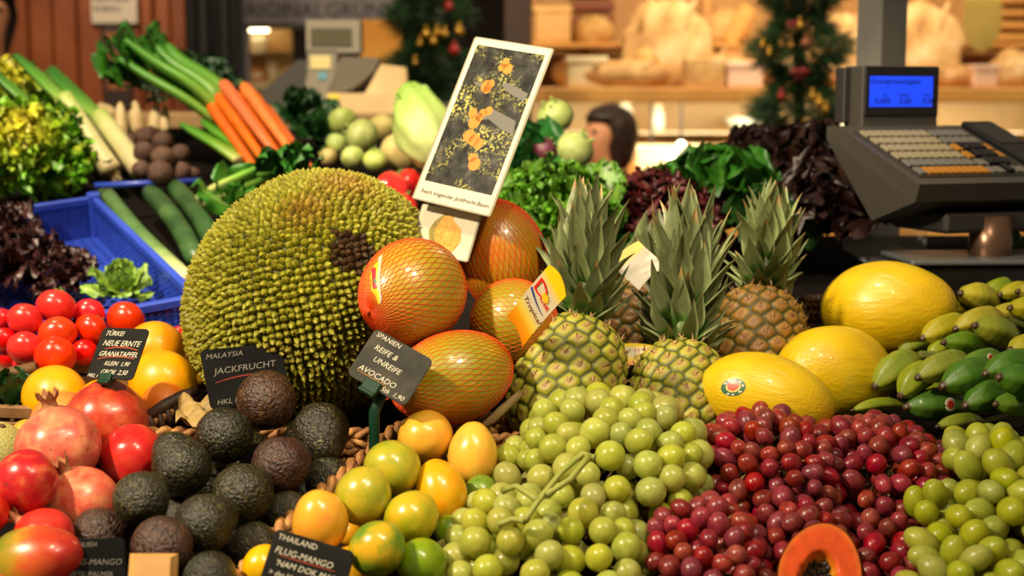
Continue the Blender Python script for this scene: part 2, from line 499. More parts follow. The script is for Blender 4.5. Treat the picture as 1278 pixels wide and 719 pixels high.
def crown_mesh(seed, H, n=46, spread=1.0, lean=(0, 0), tone=(112, 122, 80)):
    rg = np.random.default_rng(seed); b = B()
    for i in range(n):
        t = i / (n - 1)                         # 0 lowest, 1 innermost
        a = i * 2.39996 + rg.uniform(-0.25, 0.25)
        L = H * (0.24 + 0.26 * min(1, t * 1.5)) * rg.uniform(0.85, 1.15)
        w = (0.0085 + 0.0045 * min(1, t * 1.6)) * rg.uniform(0.85, 1.2)
        el0 = math.radians(26 + 56 * t ** 0.8 + rg.uniform(-7, 7)); bend = math.radians(rg.uniform(-14, 22)) * spread
        z0 = H * 0.60 * t ** 1.05; r0 = 0.022 * (1 - 0.85 * t)
        d = Vector((math.cos(a), math.sin(a), 0)); side = Vector((-math.sin(a), math.cos(a), 0))
        p = d * r0 + Vector((lean[0] * z0, lean[1] * z0, z0)); V = []; Cc = []; Fs = []; NS = 9
        el = el0
        tw = rg.uniform(-0.25, 0.25); dry = rg.uniform() < 0.3
        for k in range(NS + 1):
            s = k / NS
            ww = w * (0.85 + 0.35 * math.sin(PI * min(1, s * 1.25))) * max(0.03, (1 - s ** 2.6))
            dirv = d * math.cos(el) + Vector((0, 0, 1)) * math.sin(el); nrm = (dirv.cross(side)).normalized() * -1
            sd = (side * math.cos(tw * s) + nrm * math.sin(tw * s))
            for q, (x, y) in enumerate(((-1, 0.55), (-0.5, 0.12), (0, 0), (0.5, 0.12), (1, 0.55))):
                V.append(p + sd * ww * x - nrm * ww * y * -1)
                base = np.array((186, 192, 130)) * (1 - s) ** 1.5 * 0.35 + np.array(tone) * (1 - 0.35 * (1 - s) ** 1.5)
                if abs(x) == 1: base = base * 1.18 + 10
                base = base * rg.uniform(0.92, 1.06)
                if s < 0.22 and t < 0.6: base = np.array((92, 140, 54))
                if s > 0.93 or (dry and s > 0.86): base = np.array((170, 140, 88))
                Cc.append(lin(np.clip(base, 0, 255)))
            p = p + dirv * (L / NS); el += -bend / NS * (1 + s)
            if rg.uniform() < 0.02: el += 0.3
        for k in range(NS):
            for q in range(4):
                Fs.append((k * 5 + q, k * 5 + q + 1, (k + 1) * 5 + q + 1, (k + 1) * 5 + q))
        b.add(V, Fs, Cc)
        V2 = [v + Vector((0, 0, -0.0007)) for v in V]; b.add(V2, [f[::-1] for f in Fs], [tuple(np.array(c) * 0.9) for c in Cc])
    b.lathe([(0.004, -0.01), (0.022, -0.004), (0.02, H * 0.15), (0.008, H * 0.60)], 12, None, lin((84, 110, 44)))
    return b.mesh('crown', CROWN_M, True)
def pineapple(top, R, L, axis, H, caxis, seed, label, warm=False, roll=0, n=46, spread=1.0, tone=(112, 122, 80)):
    """top: world point of the shoulder where the crown sits"""
    base = top - axis * L
    root = empty('pineapple', base)
    q = axis.to_track_quat('Z', 'Y') @ Quaternion((0, 0, 1), roll)
    link('body', pineapple_body(seed, R, L, warm), root, q.to_matrix().to_4x4())
    qc = caxis.to_track_quat('Z', 'Y') @ Quaternion((0, 0, 1), roll * 1.7)
    link('crown', crown_mesh(seed + 50, H, n, spread, (0, 0), tone), root, Matrix.Translation(top - base - axis * 0.006) @ qc.to_matrix().to_4x4())
    return tag(root, label, 'pineapple', 'pineapples')
pineapple(P(731, 394, 1.70), 0.0605, 0.17, W3(0.26, 0.88, -0.40), 0.165, W3(-0.0, 0.98, -0.15), 3, 'upright pineapple beside the yellow paper tag, tallest crown, all its rind showing', n=74)
pineapple(P(852, 432, 1.73), 0.054, 0.150, W3(0.12, 0.74, -0.58), 0.192, W3(0.05, 0.98, -0.10), 9, 'pineapple sunk behind the pale green grapes with a broad spread crown', roll=0.8, n=72, spread=1.3)
pineapple(P(800, 347, 1.88), 0.055, 0.15, W3(0.10, 0.92, -0.38), 0.10, W3(0.25, 0.9, -0.4), 17, 'brownish pineapple squeezed between two others with its crown out of sight', True, 0.4, n=20)
pineapple(P(953, 362, 1.89), 0.0580, 0.16, W3(0.20, 0.84, -0.48), 0.142, W3(0.10, 0.98, 0.05), 23, 'orange brown pineapple beside the yellow melons, its crown tips leaning over', True, 1.9, n=58, spread=1.2, tone=(132, 144, 92))

# ---- yellow melons
MELM = NT('melon_yellow')
def _melon():
    t = MELM; co = t.coord()
    n = t.noise(co, 1.6, 3); c = t.ramp(n, [(0.3, lin((202, 164, 8))), (0.55, lin((212, 178, 12))), (0.75, lin((208, 182, 30)))])
    t.color(c); t.put(Roughness=0.36, Coat_Weight=0.15)
    m = t.new('ShaderNodeMapping'); m.inputs['Scale'].default_value = (7, 7, 1.6); t.link(co, m.inputs['Vector'])
    t.bump(t.noise(m.outputs[0], 1.6, 3, 0.6, 0.6), 0.6, 0.0020)
_melon(); MELM = MELM.m
V, Fs = sphere(56, 40); V = lump(V, 0.018, 1.4, 3); z = V[:, 2]; V[:, :2] *= (1 - 0.07 * z)[:, None]
MELON = mesh_np('melon', V, Fs, MELM)
scar_m = plain('melon_scar', (104, 84, 34), 0.8)
def scar_mesh():
    b = B(); b.lathe([(0.012, 1.0), (0.05, 1.008), (0.06, 0.985)], 14); b.lathe([(0.016, 1.0), (0.022, 1.03), (0.012, 1.045)], 10); return b.mesh('stem_scar', scar_m, True)
SCAR = scar_mesh()
def melon(px, py, Y, rx, ry, axis, label, roll=0):
    u = U(py, Y); o = link('melon', MELON, None, axisM(P(px, py, Y), axis, roll, (ry * u, ry * u, rx * u)))
    link('stem_scar', SCAR, o); return tag(o, label, 'melon', 'yellow melons')
mel1 = melon(1108, 386, 1.90, 84, 60, W3(0.82, 0.05, 0.45), 'large yellow melon behind the bananas, its stem scar showing, highest of three')
mel2 = melon(1041, 466, 1.77, 76, 60, W3(-0.8, 0.15, 0.3), 'wrinkled yellow melon between the two others, overlapped by a stickered melon')
mel3 = melon(957, 495, 1.625, 84, 53, W3(0.95, -0.2, 0.2), 'yellow melon with an oval green and red sticker behind red grapes')

# ---- avocados
AVO_D = fmat('avocado_dark', [(0.35, (24, 23, 11)), (0.55, (38, 36, 15)), (0.68, (76, 70, 26)), (0.8, (108, 98, 40))], 7, 0.33, 1.0, 9, 0.0032, jit=(0.03, 0.45, 0.2), spec=0.6)
AVO_B = fmat('avocado_brown', [(0.35, (40, 24, 17)), (0.55, (66, 40, 26)), (0.68, (96, 64, 36)), (0.8, (120, 92, 54))], 7, 0.35, 1.0, 9, 0.0030, jit=(0.02, 0.3, 0.2), spec=0.6)
def avo_mesh(seed):
    V, Fs = sphere(44, 30); V = V.copy(); z = V[:, 2]
    V[:, :2] *= (1 - 0.16 * np.clip(z + 0.25, 0, 2) ** 1.2)[:, None]; V[:, 2] = np.where(z > 0, z * 1.28, z)
    V = lump(V, 0.03, 1.6, seed); V = lump(V, 0.010, 7.0, seed + 5, 1)
    b = B(); b.add(V, Fs)
    return b.mesh('avocado', AVO_D, True)
AVOS = [avo_mesh(s) for s in (1, 2, 3)]
stem_m = plain('fruit_stem_brown', (92, 70, 40), 0.8)
bb = B(); bb.lathe([(0.07, 1.14), (0.10, 1.19), (0.085, 1.23)], 10); STEMN = bb.mesh('stem', stem_m, True)
avo = [  # px, py, r, h, kind, axis, label
 (333, 500, 36, .115, 1, (.1, -.2, -1), 'purple brown avocado topmost of the heap, against the jackfruit slate'),
 (280, 543, 35, .085, 0, (-.3, .3, -1), 'green flecked black avocado below the jackfruit slate'),
 (401, 538, 34, .085, 0, (.2, -.6, .5), 'dark green avocado next to the green slate holder'),
 (351, 580, 35, .085, 1, (.6, .2, -1), 'warm brown avocado in the middle of the heap under the topmost one'),
 (226, 582, 36, .085, 0, (-.5, .8, -.3), 'matt black avocado touching the pomegranate with the side-facing crown'),
 (304, 616, 37, .08, 0, (.3, .2, -1), 'black avocado below the warm brown one, its skin glossy'),
 (256, 653, 36, .095, 0, (.7, .4, -1), 'large glossy green black avocado low in the heap'),
 (176, 624, 34, .10, 0, (.1, -.7, -.4), 'round black avocado overlapping the pomegranates, foremost in its row'),
 (203, 682, 37, .085, 1, (.2, .1, -1), 'dull brown black avocado directly above the wooden block'),
 (125, 668, 34, .06, 1, (.8, .2, -.4), 'brown flecked avocado half covered by the mango slate'),
 (317, 682, 30, .045, 0, (0, .3, -1), 'small dark green avocado at the rim of the mango basket, lowest down'),
 (261, 722, 33, .06, 0, (.3, .2, -1), 'dark green avocado cut by the bottom edge of the view'),
 (410, 597, 27, .045, 0, (.5, .2, -1), 'small black avocado wedged against the basket under the slate holder'),
 (358, 640, 27, .045, 0, (.2, .3, -1), 'black avocado wedged against the rope rim beside the orange mango'),
]
its = [dict(px=a[0], py=a[1], r=a[2] * 1.03, Y=YH(a[1], a[3]), d=a) for a in avo]
settle(its)
for k, d in enumerate(its):
    a = d['d']; s = a[2] * 1.06 * U(a[1], d['Y'])
    o = link('avocado', AVOS[k % 3], None, axisM(P(a[0], a[1], d['Y']), W3(*a[5]), k * 1.3, (s,) * 3), AVO_B if a[4] else AVO_D)
    link('stem', STEMN, o)
    tag(o, a[6], 'avocado', 'avocados in the basket')

for px, py, lb in ((312, 568, 'black avocado deep in the gap under the purple brown one'), (262, 606, 'black avocado deep in the gap beside the matt black one'), (222, 648, 'black avocado deep in the gap between the round black and the large glossy ones'), (303, 664, 'black avocado deep in the gap beside the small dark green one'), (366, 612, 'black avocado deep in the gap under the warm brown one'), (372, 556, 'black avocado deep in the gap beside the dark green one'), (160, 690, 'black avocado deep in the gap beside the dull brown black one')):
    Y = YH(py, .03) + .008; s = 33 * U(py, Y); o = link('avocado', AVOS[px % 3], None, axisM(P(px, py, Y), W3(.3, .5, -.8), px, (s,) * 3), AVO_D); link('stem', STEMN, o); tag(o, lb, 'avocado', 'avocados in the basket')

# ---- mangoes (yellow and green)
MAN_Y = fmat('mango_yellow', [(0.25, (204, 158, 14)), (0.5, (222, 166, 16)), (0.75, (226, 146, 24))], 1.3, 0.3, 0.12, 26, 0.0003, [(9, 0.71, (126, 108, 22))], jit=(0.012, 0.12, 0.1), coat=0.35)
MAN_G = fmat('mango_yellow_green', [(0.3, (140, 148, 16)), (0.5, (168, 160, 18)), (0.72, (196, 162, 20))], 1.2, 0.3, 0.12, 26, 0.0003, [(9, 0.7, (92, 98, 20))], jit=(0.015, 0.14, 0.1), coat=0.35)
MAN_N = fmat('mango_green', [(0.3, (82, 118, 18)), (0.6, (116, 140, 24)), (0.8, (150, 150, 26))], 1.0, 0.32, 0.1, 26, 0.0003, [(10, 0.72, (60, 80, 16))], jit=(0.01, 0.1, 0.1), coat=0.35)
MAN_O = fmat('mango_orange', [(0.3, (216, 164, 16)), (0.55, (226, 160, 28)), (0.8, (224, 122, 40))], 0.9, 0.3, 0.12, 26, 0.0003, [(9, 0.73, (120, 96, 24))], jit=(0.01, 0.1, 0.1), coat=0.35)
MAN_P = fmat('mango_two_tone', [(0.42, (92, 126, 20)), (0.55, (160, 150, 24)), (0.66, (208, 160, 22))], 0.8, 0.3, 0.12, 26, 0.0003, [(9, 0.72, (76, 90, 18))], coat=0.35)
def mango_mesh(seed, long):
    V, Fs = sphere(40, 28); V = V.copy(); z = V[:, 2]
    V[:, 2] *= long; V[:, 0] += 0.07 * z * z; V[:, 1] *= 0.94; V[:, :2] *= (1 - 0.06 * z)[:, None]
    V = lump(V, 0.022, 1.3, seed)
    return mesh_np('mango', V, Fs, MAN_Y)
MANS = [mango_mesh(4, 1.1), mango_mesh(5, 1.04), mango_mesh(6, 1.2)]
bb = B(); bb.lathe([(0.05, 1.0), (0.075, 1.06), (0.05, 1.075), (0.03, 1.10)], 10); MSTEM = bb.mesh('stem', stem_m, True)
mang = [
 (532, 544, 32, .095, MAN_Y, 0, (.3, .4, -1), 'yellow mango topmost of the heap, in front of the greenish pomelo'),
 (590, 566, 31, .085, MAN_Y, 2, (.05, .9, -.2), 'tall yellow mango standing upright beside the basket rim'),
 (490, 583, 34, .105, MAN_G, 1, (.1, .3, -1), 'yellow green round mango just under the topmost yellow one'),
 (453, 618, 35, .105, MAN_G, 1, (-.2, .2, -1), 'olive green round mango above the orange ones, nearest the rope rim'),
 (550, 613, 32, .08, MAN_Y, 2, (-.2, .8, -.3), 'yellow mango freckled with black dots in the middle of the heap'),
 (514, 646, 33, .085, MAN_G, 1, (.5, .3, -1), 'dull yellow green mango below the freckled one'),
 (400, 650, 34, .095, MAN_O, 0, (.0, .6, .1), 'orange yellow mango resting on the rope rim above the chalk slate'),
 (472, 684, 34, .095, MAN_P, 1, (.5, .3, -1), 'mango half green half orange yellow, low in the heap'),
 (527, 703, 30, .07, MAN_N, 0, (.4, .2, -1), 'green mango at the bottom edge beside the grapes'),
 (436, 712, 30, .055, MAN_O, 0, (.2, .4, -1), 'orange mango half hidden by the corner of the chalk slate'),
 (601, 614, 21, .06, MAN_N, 0, (.2, .4, -1), 'small green mango peeping out above the pale green grapes'),
 (563, 662, 19, .055, MAN_N, 0, (.2, .4, -1), 'green mango mostly covered by pale green grapes'),
 (441, 664, 18, .05, MAN_O, 0, (.2, .4, -1), 'orange mango in the gap between the orange and two tone mangoes'),
 (631, 591, 17, .05, MAN_Y, 0, (.2, .6, -1), 'yellow mango showing a sliver beside the upper grapes'),
 (327, 706, 24, .055, MAN_Y, 0, (.2, .6, -.3), 'yellow mango behind the tilted chalk slate at the basket rim'),
]
its = [dict(px=a[0], py=a[1], r=a[2] * 1.03, Y=YH(a[1], a[3]), d=a) for a in mang]
settle(its)
for k, d in enumerate(its):
    a = d['d']; s = a[2] * 1.06 * U(a[1], d['Y'])
    o = link('mango', MANS[a[5]], None, axisM(P(a[0], a[1], d['Y']), W3(*a[6]), k * 1.7, (s,) * 3), a[4])
    link('stem', MSTEM, o)
    tag(o, a[7], 'mango', 'mangoes in the basket')

# ---- pomegranates, the red mango and the netted melon at the corner
POMG = fmat('pomegranate_skin', detail=9, stops= [(0.25, (158, 34, 30)), (0.45, (184, 52, 40)), (0.6, (196, 84, 54)), (0.78, (206, 132, 84))], scale=2.4, rough=0.3, bump=0.15, bscale=20, bdist=0.0005, spots=[(7.5, 0.69, (120, 66, 46))], jit=(0.02, 0.12, 0.1), coat=0.1)
POMP = fmat('pomegranate_pale', detail=9, stops= [(0.25, (178, 50, 40)), (0.45, (204, 96, 66)), (0.62, (212, 130, 86)), (0.8, (216, 158, 104))], scale=2.4, rough=0.32, bump=0.15, bscale=20, bdist=0.0005, spots=[(7.5, 0.67, (140, 84, 56))], jit=(0.01, 0.1, 0.1), coat=0.08)
POMR = fmat('pomegranate_red', [(0.25, (176, 26, 26)), (0.5, (202, 40, 36)), (0.75, (208, 74, 56))], 1.1, 0.26, 0.15, 20, 0.0005, jit=(0.01, 0.1, 0.1), coat=0.15)
V, Fs = sphere(48, 32); V = V.copy(); a = np.arctan2(V[:, 1], V[:, 0]); rr = np.hypot(V[:, 0], V[:, 1])
V *= (1 + 0.022 * np.cos(5 * a) * rr ** 2)[:, None]; z = V[:, 2]; V[:, 2] = np.where(z > 0.86, z + 0.55 * (z - 0.86), z); V[:, 2] *= 0.95
V = lump(V, 0.02, 1.5, 8); PGM = mesh_np('pomegranate', V, Fs, POMG)
calyx_m = fmat('pomegranate_crown', [(0.3, (150, 84, 56)), (0.6, (170, 116, 70)), (0.8, (110, 70, 40))], 6, 0.6, 0.3, 20, 0.001)
def calyx():
    b = B(); n = 24; V = []; Fs = []
    for j, (r, zz) in enumerate(((0.30, 0.90), (0.19, 1.0), (0.17, 1.12), (0.21, 1.22), (0.25, 1.30))):
        for k in range(n):
            an = 2 * PI * k / n; tooth = abs(((k / n * 6) % 1) - 0.5) * 2
            rad = r * (1 + (0.12 * (1 - tooth) if j > 2 else 0)); z = zz + (0.13 * (1 - tooth) - 0.10 * tooth if j == 4 else 0)
            V.append((rad * math.cos(an), rad * math.sin(an), z))
    for j in range(4):
        for k in range(n): Fs.append((j * n + k, j * n + (k + 1) % n, (j + 1) * n + (k + 1) % n, (j + 1) * n + k))
    b.add(V, Fs); b.add([(x * 0.86, y * 0.86, z) for x, y, z in V], [f[::-1] for f in Fs])
    b.lathe([(0.10, 1.02), (0.12, 1.1), (0.07, 1.16)], 12)
    return b.mesh('calyx', calyx_m, True)
CAL = calyx()
pg = [
 (133, 527, 53, .075, POMG, (-.02, 1, -.25), 'large red pomegranate carrying the pomegranate price slate'),
 (73, 559, 53, .09, POMP, (-.15, .95, .15), 'large orange pink pomegranate with an upright crown in front of the oranges'),
 (166, 572, 42, .06, POMR, (-.9, .15, .2), 'bright red pomegranate with its crown pointing sideways'),
 (31, 602, 41, .11, POMG, (.5, -.4, -.8), 'dark red smooth pomegranate at the edge of the view'),
 (103, 627, 46, .075, POMP, (-.38, .88, .28), 'pale orange pomegranate with a crown, next to the round black avocado'),
 (-14, 640, 26, .10, POMR, (.1, .3, -1), 'red pomegranate almost out of view at the side'),
 (55, 672, 38, .075, POMR, (-.75, .55, .1), 'red pomegranate behind the red and green mango'),
 (7, 548, 22, .03, POMR, (.1, .3, -1), 'pomegranate peeping out above the dark red smooth one'),
]
its = [dict(px=a[0], py=a[1], r=a[2] * 0.98, Y=YH(a[1], a[3]), d=a) for a in pg if a[0] != 7]
settle(its)
PGY = {}
for k, d in enumerate(its):
    a = d['d']; s = a[2] * U(a[1], d['Y']); PGY[k] = d['Y']
    o = link('pomegranate', PGM, None, axisM(P(a[0], a[1], d['Y']), W3(*a[5]), k * 0.9, (s,) * 3), a[4])
    link('calyx', CAL, o)
    tag(o, a[6], 'pomegranate', 'pomegranates')
def redmango():
    t = NT('mango_red_green'); co = t.coord(); s = t.new('ShaderNodeSeparateXYZ'); t.link(co, s.inputs[0])
    f = t.math('ADD', t.math('MULTIPLY', s.outputs[2], 0.38), t.math('MULTIPLY', t.noise(co, 1.6, 4), 0.5)); 
    c = t.ramp(f, [(0.0, lin((112, 120, 20))), (0.2, lin((170, 130, 26))), (0.36, lin((200, 84, 34))), (0.6, lin((172, 36, 24)))])
    t.color(c); t.put(Roughness=0.32, Coat_Weight=0.35); t.bump(t.noise(co, 30, 2), 0.08, 0.0004); return t.m
REDM = redmango()
for px, py, r, Y, ax, lb in ((44, 700, 45, PGY[6] - 0.075, (.95, .15, .2), 'red and green mango in the corner beside the dark mango slate'), (-10, 738, 30, 1.24, (.9, .2, .1), 'red mango barely in view below the red and green one')):
    u = U(py, Y); o = link('mango', MANS[2], None, axisM(P(px, py, Y), W3(*ax), 0.4, (r * u, r * u, r * u * 1.15)), REDM); link('stem', MSTEM, o)
    tag(o, lb, 'mango', 'red mangoes')
def nettedmelon():
    t = NT('cantaloupe_rind'); co = t.coord(); v = t.new('ShaderNodeTexVoronoi', feature='DISTANCE_TO_EDGE'); v.inputs['Scale'].default_value = 9; t.link(co, v.inputs['Vector'])
    c = t.ramp(v.outputs['Distance'], [(0.03, lin((196, 178, 118))), (0.10, lin((150, 150, 72)))])
    t.color(c); t.put(Roughness=0.7); t.bump(t.math('SUBTRACT', 1.0, v.outputs['Distance']), 0.5, 0.002); return t.m
Yc = YH(562, .05) + 0.04
o = link('cantaloupe', mesh_np('cantaloupe', *sphere(40, 28), nettedmelon()), None, axisM(P(-6, 566, Yc), W3(.3, .8, .3), 0, (40 * U(566, Yc),) * 3))
bb = B(); bb.lathe([(0.08, .98), (0.11, 1.02), (0.06, 1.06)], 10); link('stem', bb.mesh('stem', stem_m, True), o)
tag(o, 'pale green netted cantaloupe at the edge beside the pomegranates', 'melon')

# ---- big oranges / grapefruit
ORA = fmat('orange_yellow_peel', [(0.3, (226, 146, 14)), (0.6, (236, 166, 22)), (0.8, (230, 150, 20))], 1.2, 0.34, 0.4, 42, 0.0005, jit=(0.012, 0.08, 0.06), coat=0.12)
ORB = fmat('orange_deep_peel', [(0.3, (220, 112, 18)), (0.6, (232, 134, 40)), (0.8, (226, 122, 30))], 1.2, 0.42, 0.6, 42, 0.0007, jit=(0.01, 0.08, 0.06), coat=0.1)
V, Fs = sphere(44, 30); V = lump(V, 0.012, 1.3, 12); V[:, 2] *= 0.96; ORM = mesh_np('orange', V, Fs, ORA)
bb = B(); bb.lathe([(0.06, .95), (0.075, .972), (0.03, .985)], 8); OST = bb.mesh('stem_button', plain('stem_button_green', (106, 104, 40), 0.8), True)
orr = [
 (69, 496, 41, .05, ORA, 'yellow orange grapefruit on its own near the tomato crate'),
 (194, 438, 38, .075, ORA, 'uppermost yellow grapefruit behind the pomegranate price slate'),
 (203, 478, 42, .06, ORA, 'large yellow grapefruit shaded by the pomegranate price slate'),
 (127, 503, 30, .05, ORA, 'yellow grapefruit between the price slate and the large red pomegranate'),
 (80, 530, 42, .05, ORB, 'rough skinned deep orange behind the two large pomegranates'),
 (243, 466, 24, .045, ORA, 'yellow grapefruit squeezed in next to the jackfruit'),
 (206, 506, 30, .05, ORB, 'dull orange lying against the woven basket edge'),
 (33, 541, 18, .03, ORA, 'orange between the cantaloupe and the large orange pink pomegranate'),
]
its = [dict(px=a[0], py=a[1], r=a[2] * 0.98, Y=YH(a[1], a[3]), d=a) for a in orr]
for d in its:      # keep them behind the pomegranates
    d['Y'] += 0.02
settle(its)
for k, d in enumerate(its):
    a = d['d']; s = a[2] * U(a[1], d['Y'])
    o = link('orange' if a[4] is ORB else 'grapefruit', ORM, None, axisM(P(a[0], a[1], d['Y']), W3(.3, .5, -.6), k, (s,) * 3), a[4])
    link('stem_button', OST, o)
    tag(o, a[5], 'orange' if a[4] is ORB else 'grapefruit', 'oranges and grapefruits')

# ---- tomatoes
TOM = fmat('tomato_skin', [(0.3, (206, 28, 14)), (0.6, (218, 42, 18)), (0.8, (216, 62, 24))], 1.0, 0.26, 0.0, jit=(0.012, 0.16, 0.05), coat=0.15)
V, Fs = sphere(36, 24); V = V.copy(); a = np.arctan2(V[:, 1], V[:, 0]); V[:, :2] *= (1 + 0.03 * np.cos(5 * a) * np.abs(V[:, 2]) ** 1)[:, None]; V[:, 2] *= 0.84
TM = mesh_np('tomato', V, Fs, TOM)
TST_M = plain('tomato_stem_green', (78, 104, 30), 0.6)
bb = B()
for k in range(5):
    a = k * 2 * PI / 5; bb.tube([(0, 0, .84), (.22 * math.cos(a), .22 * math.sin(a), .87), (.42 * math.cos(a), .42 * math.sin(a), .80)], [.06, .06, .01], 5)
bb.tube([(0, 0, .84), (.02, 0, .95), (.08, .03, 1.08)], .05, 6); TST = bb.mesh('calyx', TST_M, True)
tom = [
 (70, 383, 25, .10, 'topmost ripe tomato of the pile, in the middle'), (31, 399, 22, .095, 'ripe tomato in the top row beside the topmost one'),
 (1, 399, 15, .09, 'ripe tomato of the top row cut by the edge of the view'), (72, 417, 24, .085, 'ripe tomato directly under the topmost one'),
 (114, 411, 21, .08, 'ripe tomato just beside the upper corner of the pomegranate price slate'), (111, 392, 20, .085, 'ripe tomato behind the others in the top row, towards the price slate'),
 (157, 399, 24, .075, 'ripe tomato above the pomegranate price slate'), (4, 424, 16, .075, 'ripe tomato of the second row cut by the edge of the view'),
 (31, 434, 22, .07, 'ripe tomato in the third row above the small cherry tomatoes'), (69, 445, 26, .06, 'large ripe tomato lowest in the pile behind the crate edge'),
 (105, 440, 17, .055, 'ripe tomato half covered by the pomegranate price slate'), (184, 389, 10, .05, 'cherry tomato above the uppermost grapefruit, first of two'),
 (205, 389, 11, .05, 'cherry tomato above the uppermost grapefruit, second of two'), (240, 376, 12, .055, 'ripe tomato touching the spiky jackfruit, highest beside it'),
 (12, 447, 14, .05, 'cherry tomato in the vine cluster at the edge, upper one'), (26, 455, 11, .045, 'cherry tomato in the vine cluster at the edge, lower one'),
 (42, 451, 9, .045, 'smallest cherry tomato of the vine cluster at the edge'), (224, 416, 10, .04, 'cherry tomato between the grapefruit and the jackfruit'),
 (234, 438, 11, .04, 'cherry tomato lowest beside the jackfruit'), (237, 405, 9, .04, 'tiny tomato beside the jackfruit under the highest one'),
]
its = [dict(px=a[0], py=a[1], r=a[2] * 0.95, Y=YH(a[1], a[3]), d=a) for a in tom]
settle(its)
for k, d in enumerate(its):
    a = d['d']; s = a[2] * U(a[1], d['Y']); q = W3(rng.uniform(-.5, .5), rng.uniform(.2, .9), rng.uniform(-1, -.4))
    o = link('tomato', TM, None, axisM(P(a[0], a[1], d['Y']), q, k, (s,) * 3)); link('calyx', TST, o)
    tag(o, a[4], 'tomato', 'tomatoes in the crate')
# ================================================================== GRAPES, BANANAS, PAPAYA
GR_G = fmat('grape_pale_green', [(0.3, (142, 146, 52)), (0.6, (164, 162, 68)), (0.8, (178, 170, 86))], 1.2, 0.3, 0.0, 8, 0.001, jit=(0.03, 0.3, 0.2), coat=0.06, sss=0.4, spec=.3, sssr=(0.25,))
GR_Y = fmat('grape_yellow_green', [(0.3, (132, 138, 34)), (0.6, (154, 154, 48)), (0.8, (168, 162, 62))], 1.2, 0.34, 0.0, 8, 0.001, jit=(0.03, 0.26, 0.2), coat=0.03, sss=0.4, spec=.35, sssr=(0.25,))
GR_R = fmat('grape_red', [(0.25, (84, 20, 26)), (0.5, (124, 30, 32)), (0.75, (146, 54, 48))], 1.3, 0.32, 0.0, 8, 0.001, jit=(0.03, 0.6, 0.15), coat=0.05, sss=0.2, spec=.4, sssr=(0.15,))
GST = fmat('grape_stem_green', [(0.3, (124, 134, 48)), (0.7, (150, 150, 66))], 30, 0.6)
GSTB = fmat('grape_stem_brown', [(0.3, (96, 66, 34)), (0.7, (128, 110, 50))], 30, 0.7)
V, Fs = sphere(20, 14); V = V.copy(); V[-1, 2] = 0.985; GRAPE = mesh_np('grape', V, Fs)
ALLG = []
def bunch(px, py, a_px, py0, py1, c, r, long, mat, stemmat, label, group, hoff=0.0, seed=0, stem=None, tilt=0.0):
    """mound of grapes lying on the stall: centre pixel, half width in px, upper and lower edge in px, height c, grape radius r"""
    rg = np.random.default_rng(100 + seed)
    Y0, Y1 = YH(py1, c * 0.45 + hoff), YH(py0, c * 0.45 + hoff)
    al = math.atan(TS); ctr = P(px, py, (Y0 + Y1) / 2); ctr = Vector((ctr.x, (Y0 + Y1) / 2, ztab((Y0 + Y1) / 2) + hoff))
    a = a_px * U(py, ctr.y); b = (Y1 - Y0) / 2 / math.cos(al)
    ex = Vector((1, 0, 0)); ey = Vector((0, math.cos(al), math.sin(al))); ez = Vector((0, -math.sin(al), math.cos(al)))
    root = empty('grape_bunch', ctr)
    acc = []; n_outer = 0
    for layer, (sc, lim) in enumerate(((1.0, 100), (0.66, 24))):
        for _ in range(5200 if layer == 0 else 500):
            th = math.acos(1 - rg.uniform(0, 1.45 if hoff > .03 else 1.15)); ph = rg.uniform(0, 2 * PI)
            e = 0.85
            sx = math.copysign(abs(math.cos(ph)) ** e, math.cos(ph)); sy = math.copysign(abs(math.sin(ph)) ** e, math.sin(ph))
            lumpy = 1 + 0.10 * noise.noise(Vector((sx * 2.2 + seed, sy * 2.2, seed * 1.7)))
            st = math.sin(th) ** 0.85
            p = ex * (max(a - r, r) * sx * st) * sc * lumpy + ey * (max(b - r, r) * sy * st) * sc * lumpy + ez * ((max(0.0, c - r) if th < PI / 2 else hoff) * math.cos(th) * sc * lumpy + 0.004)
            rr = r * rg.uniform(0.86, 1.1)
            if p.dot(ez) < -0.01 - hoff: continue
            w = ctr + p
            if w.z < ztab(w.y) + rr * 0.5: continue
            if any((p - q).length < (rr + s) * 0.86 for q, s in acc): continue
            if any((w - q).length < (rr + s) * 1.0 for q, s in ALLG): continue
            if len(acc) >= lim + (n_outer if layer else 0): break
            acc.append((p, rr))
        if layer == 0: n_outer = len(acc)
    ALLG.extend((ctr + p, s) for p, s in acc)
    sb = B(); core = ez * 0.010
    for k, (p, rr) in enumerate(acc):
        out = (p - core * 0.5); out = out.normalized() if out.length > 1e-4 else ez
        axv = (out + Vector((rg.normal(0, .5), rg.normal(0, .5), rg.normal(0, .5)))).normalized()
        kk = long * rg.uniform(0.93, 1.1)
        o = link('grape', GRAPE, root, axisM(p, axv, rg.uniform(0, 6), (rr, rr, rr * kk)), mat)
        q = p - axv * rr * kk * 0.97
        sb.tube([q, q * 0.8 + core * 0.2 - axv * 0.003, p * 0.45 + core * 0.5], [0.0012, 0.0012, 0.0016], 5)
    sb.tube([ex * a * -0.6 + ez * c * .2, core, ex * a * 0.6 + ey * b * .2 + ez * c * .2], [0.0015, 0.003, 0.0015], 6)
    if stem:
        for pts in stem:
            w = [P(x, y, YH(y, hh)) - ctr for x, y, hh in pts]
            # round the polyline
            fine = []
            for i in range(len(w) - 1):
                for t in (0, .34, .67): fine.append(w[i].lerp(w[i + 1], t))
            fine.append(w[-1]); n = len(fine)
            sb.tube(fine, [0.0042 if i in (0, n - 1) else 0.0031 for i in range(n)], 7)
    me = mesh_np('stem', sb.V, sb.Fc, stemmat); link('stem', me, root)
    return tag(root, label, 'grapes', group)
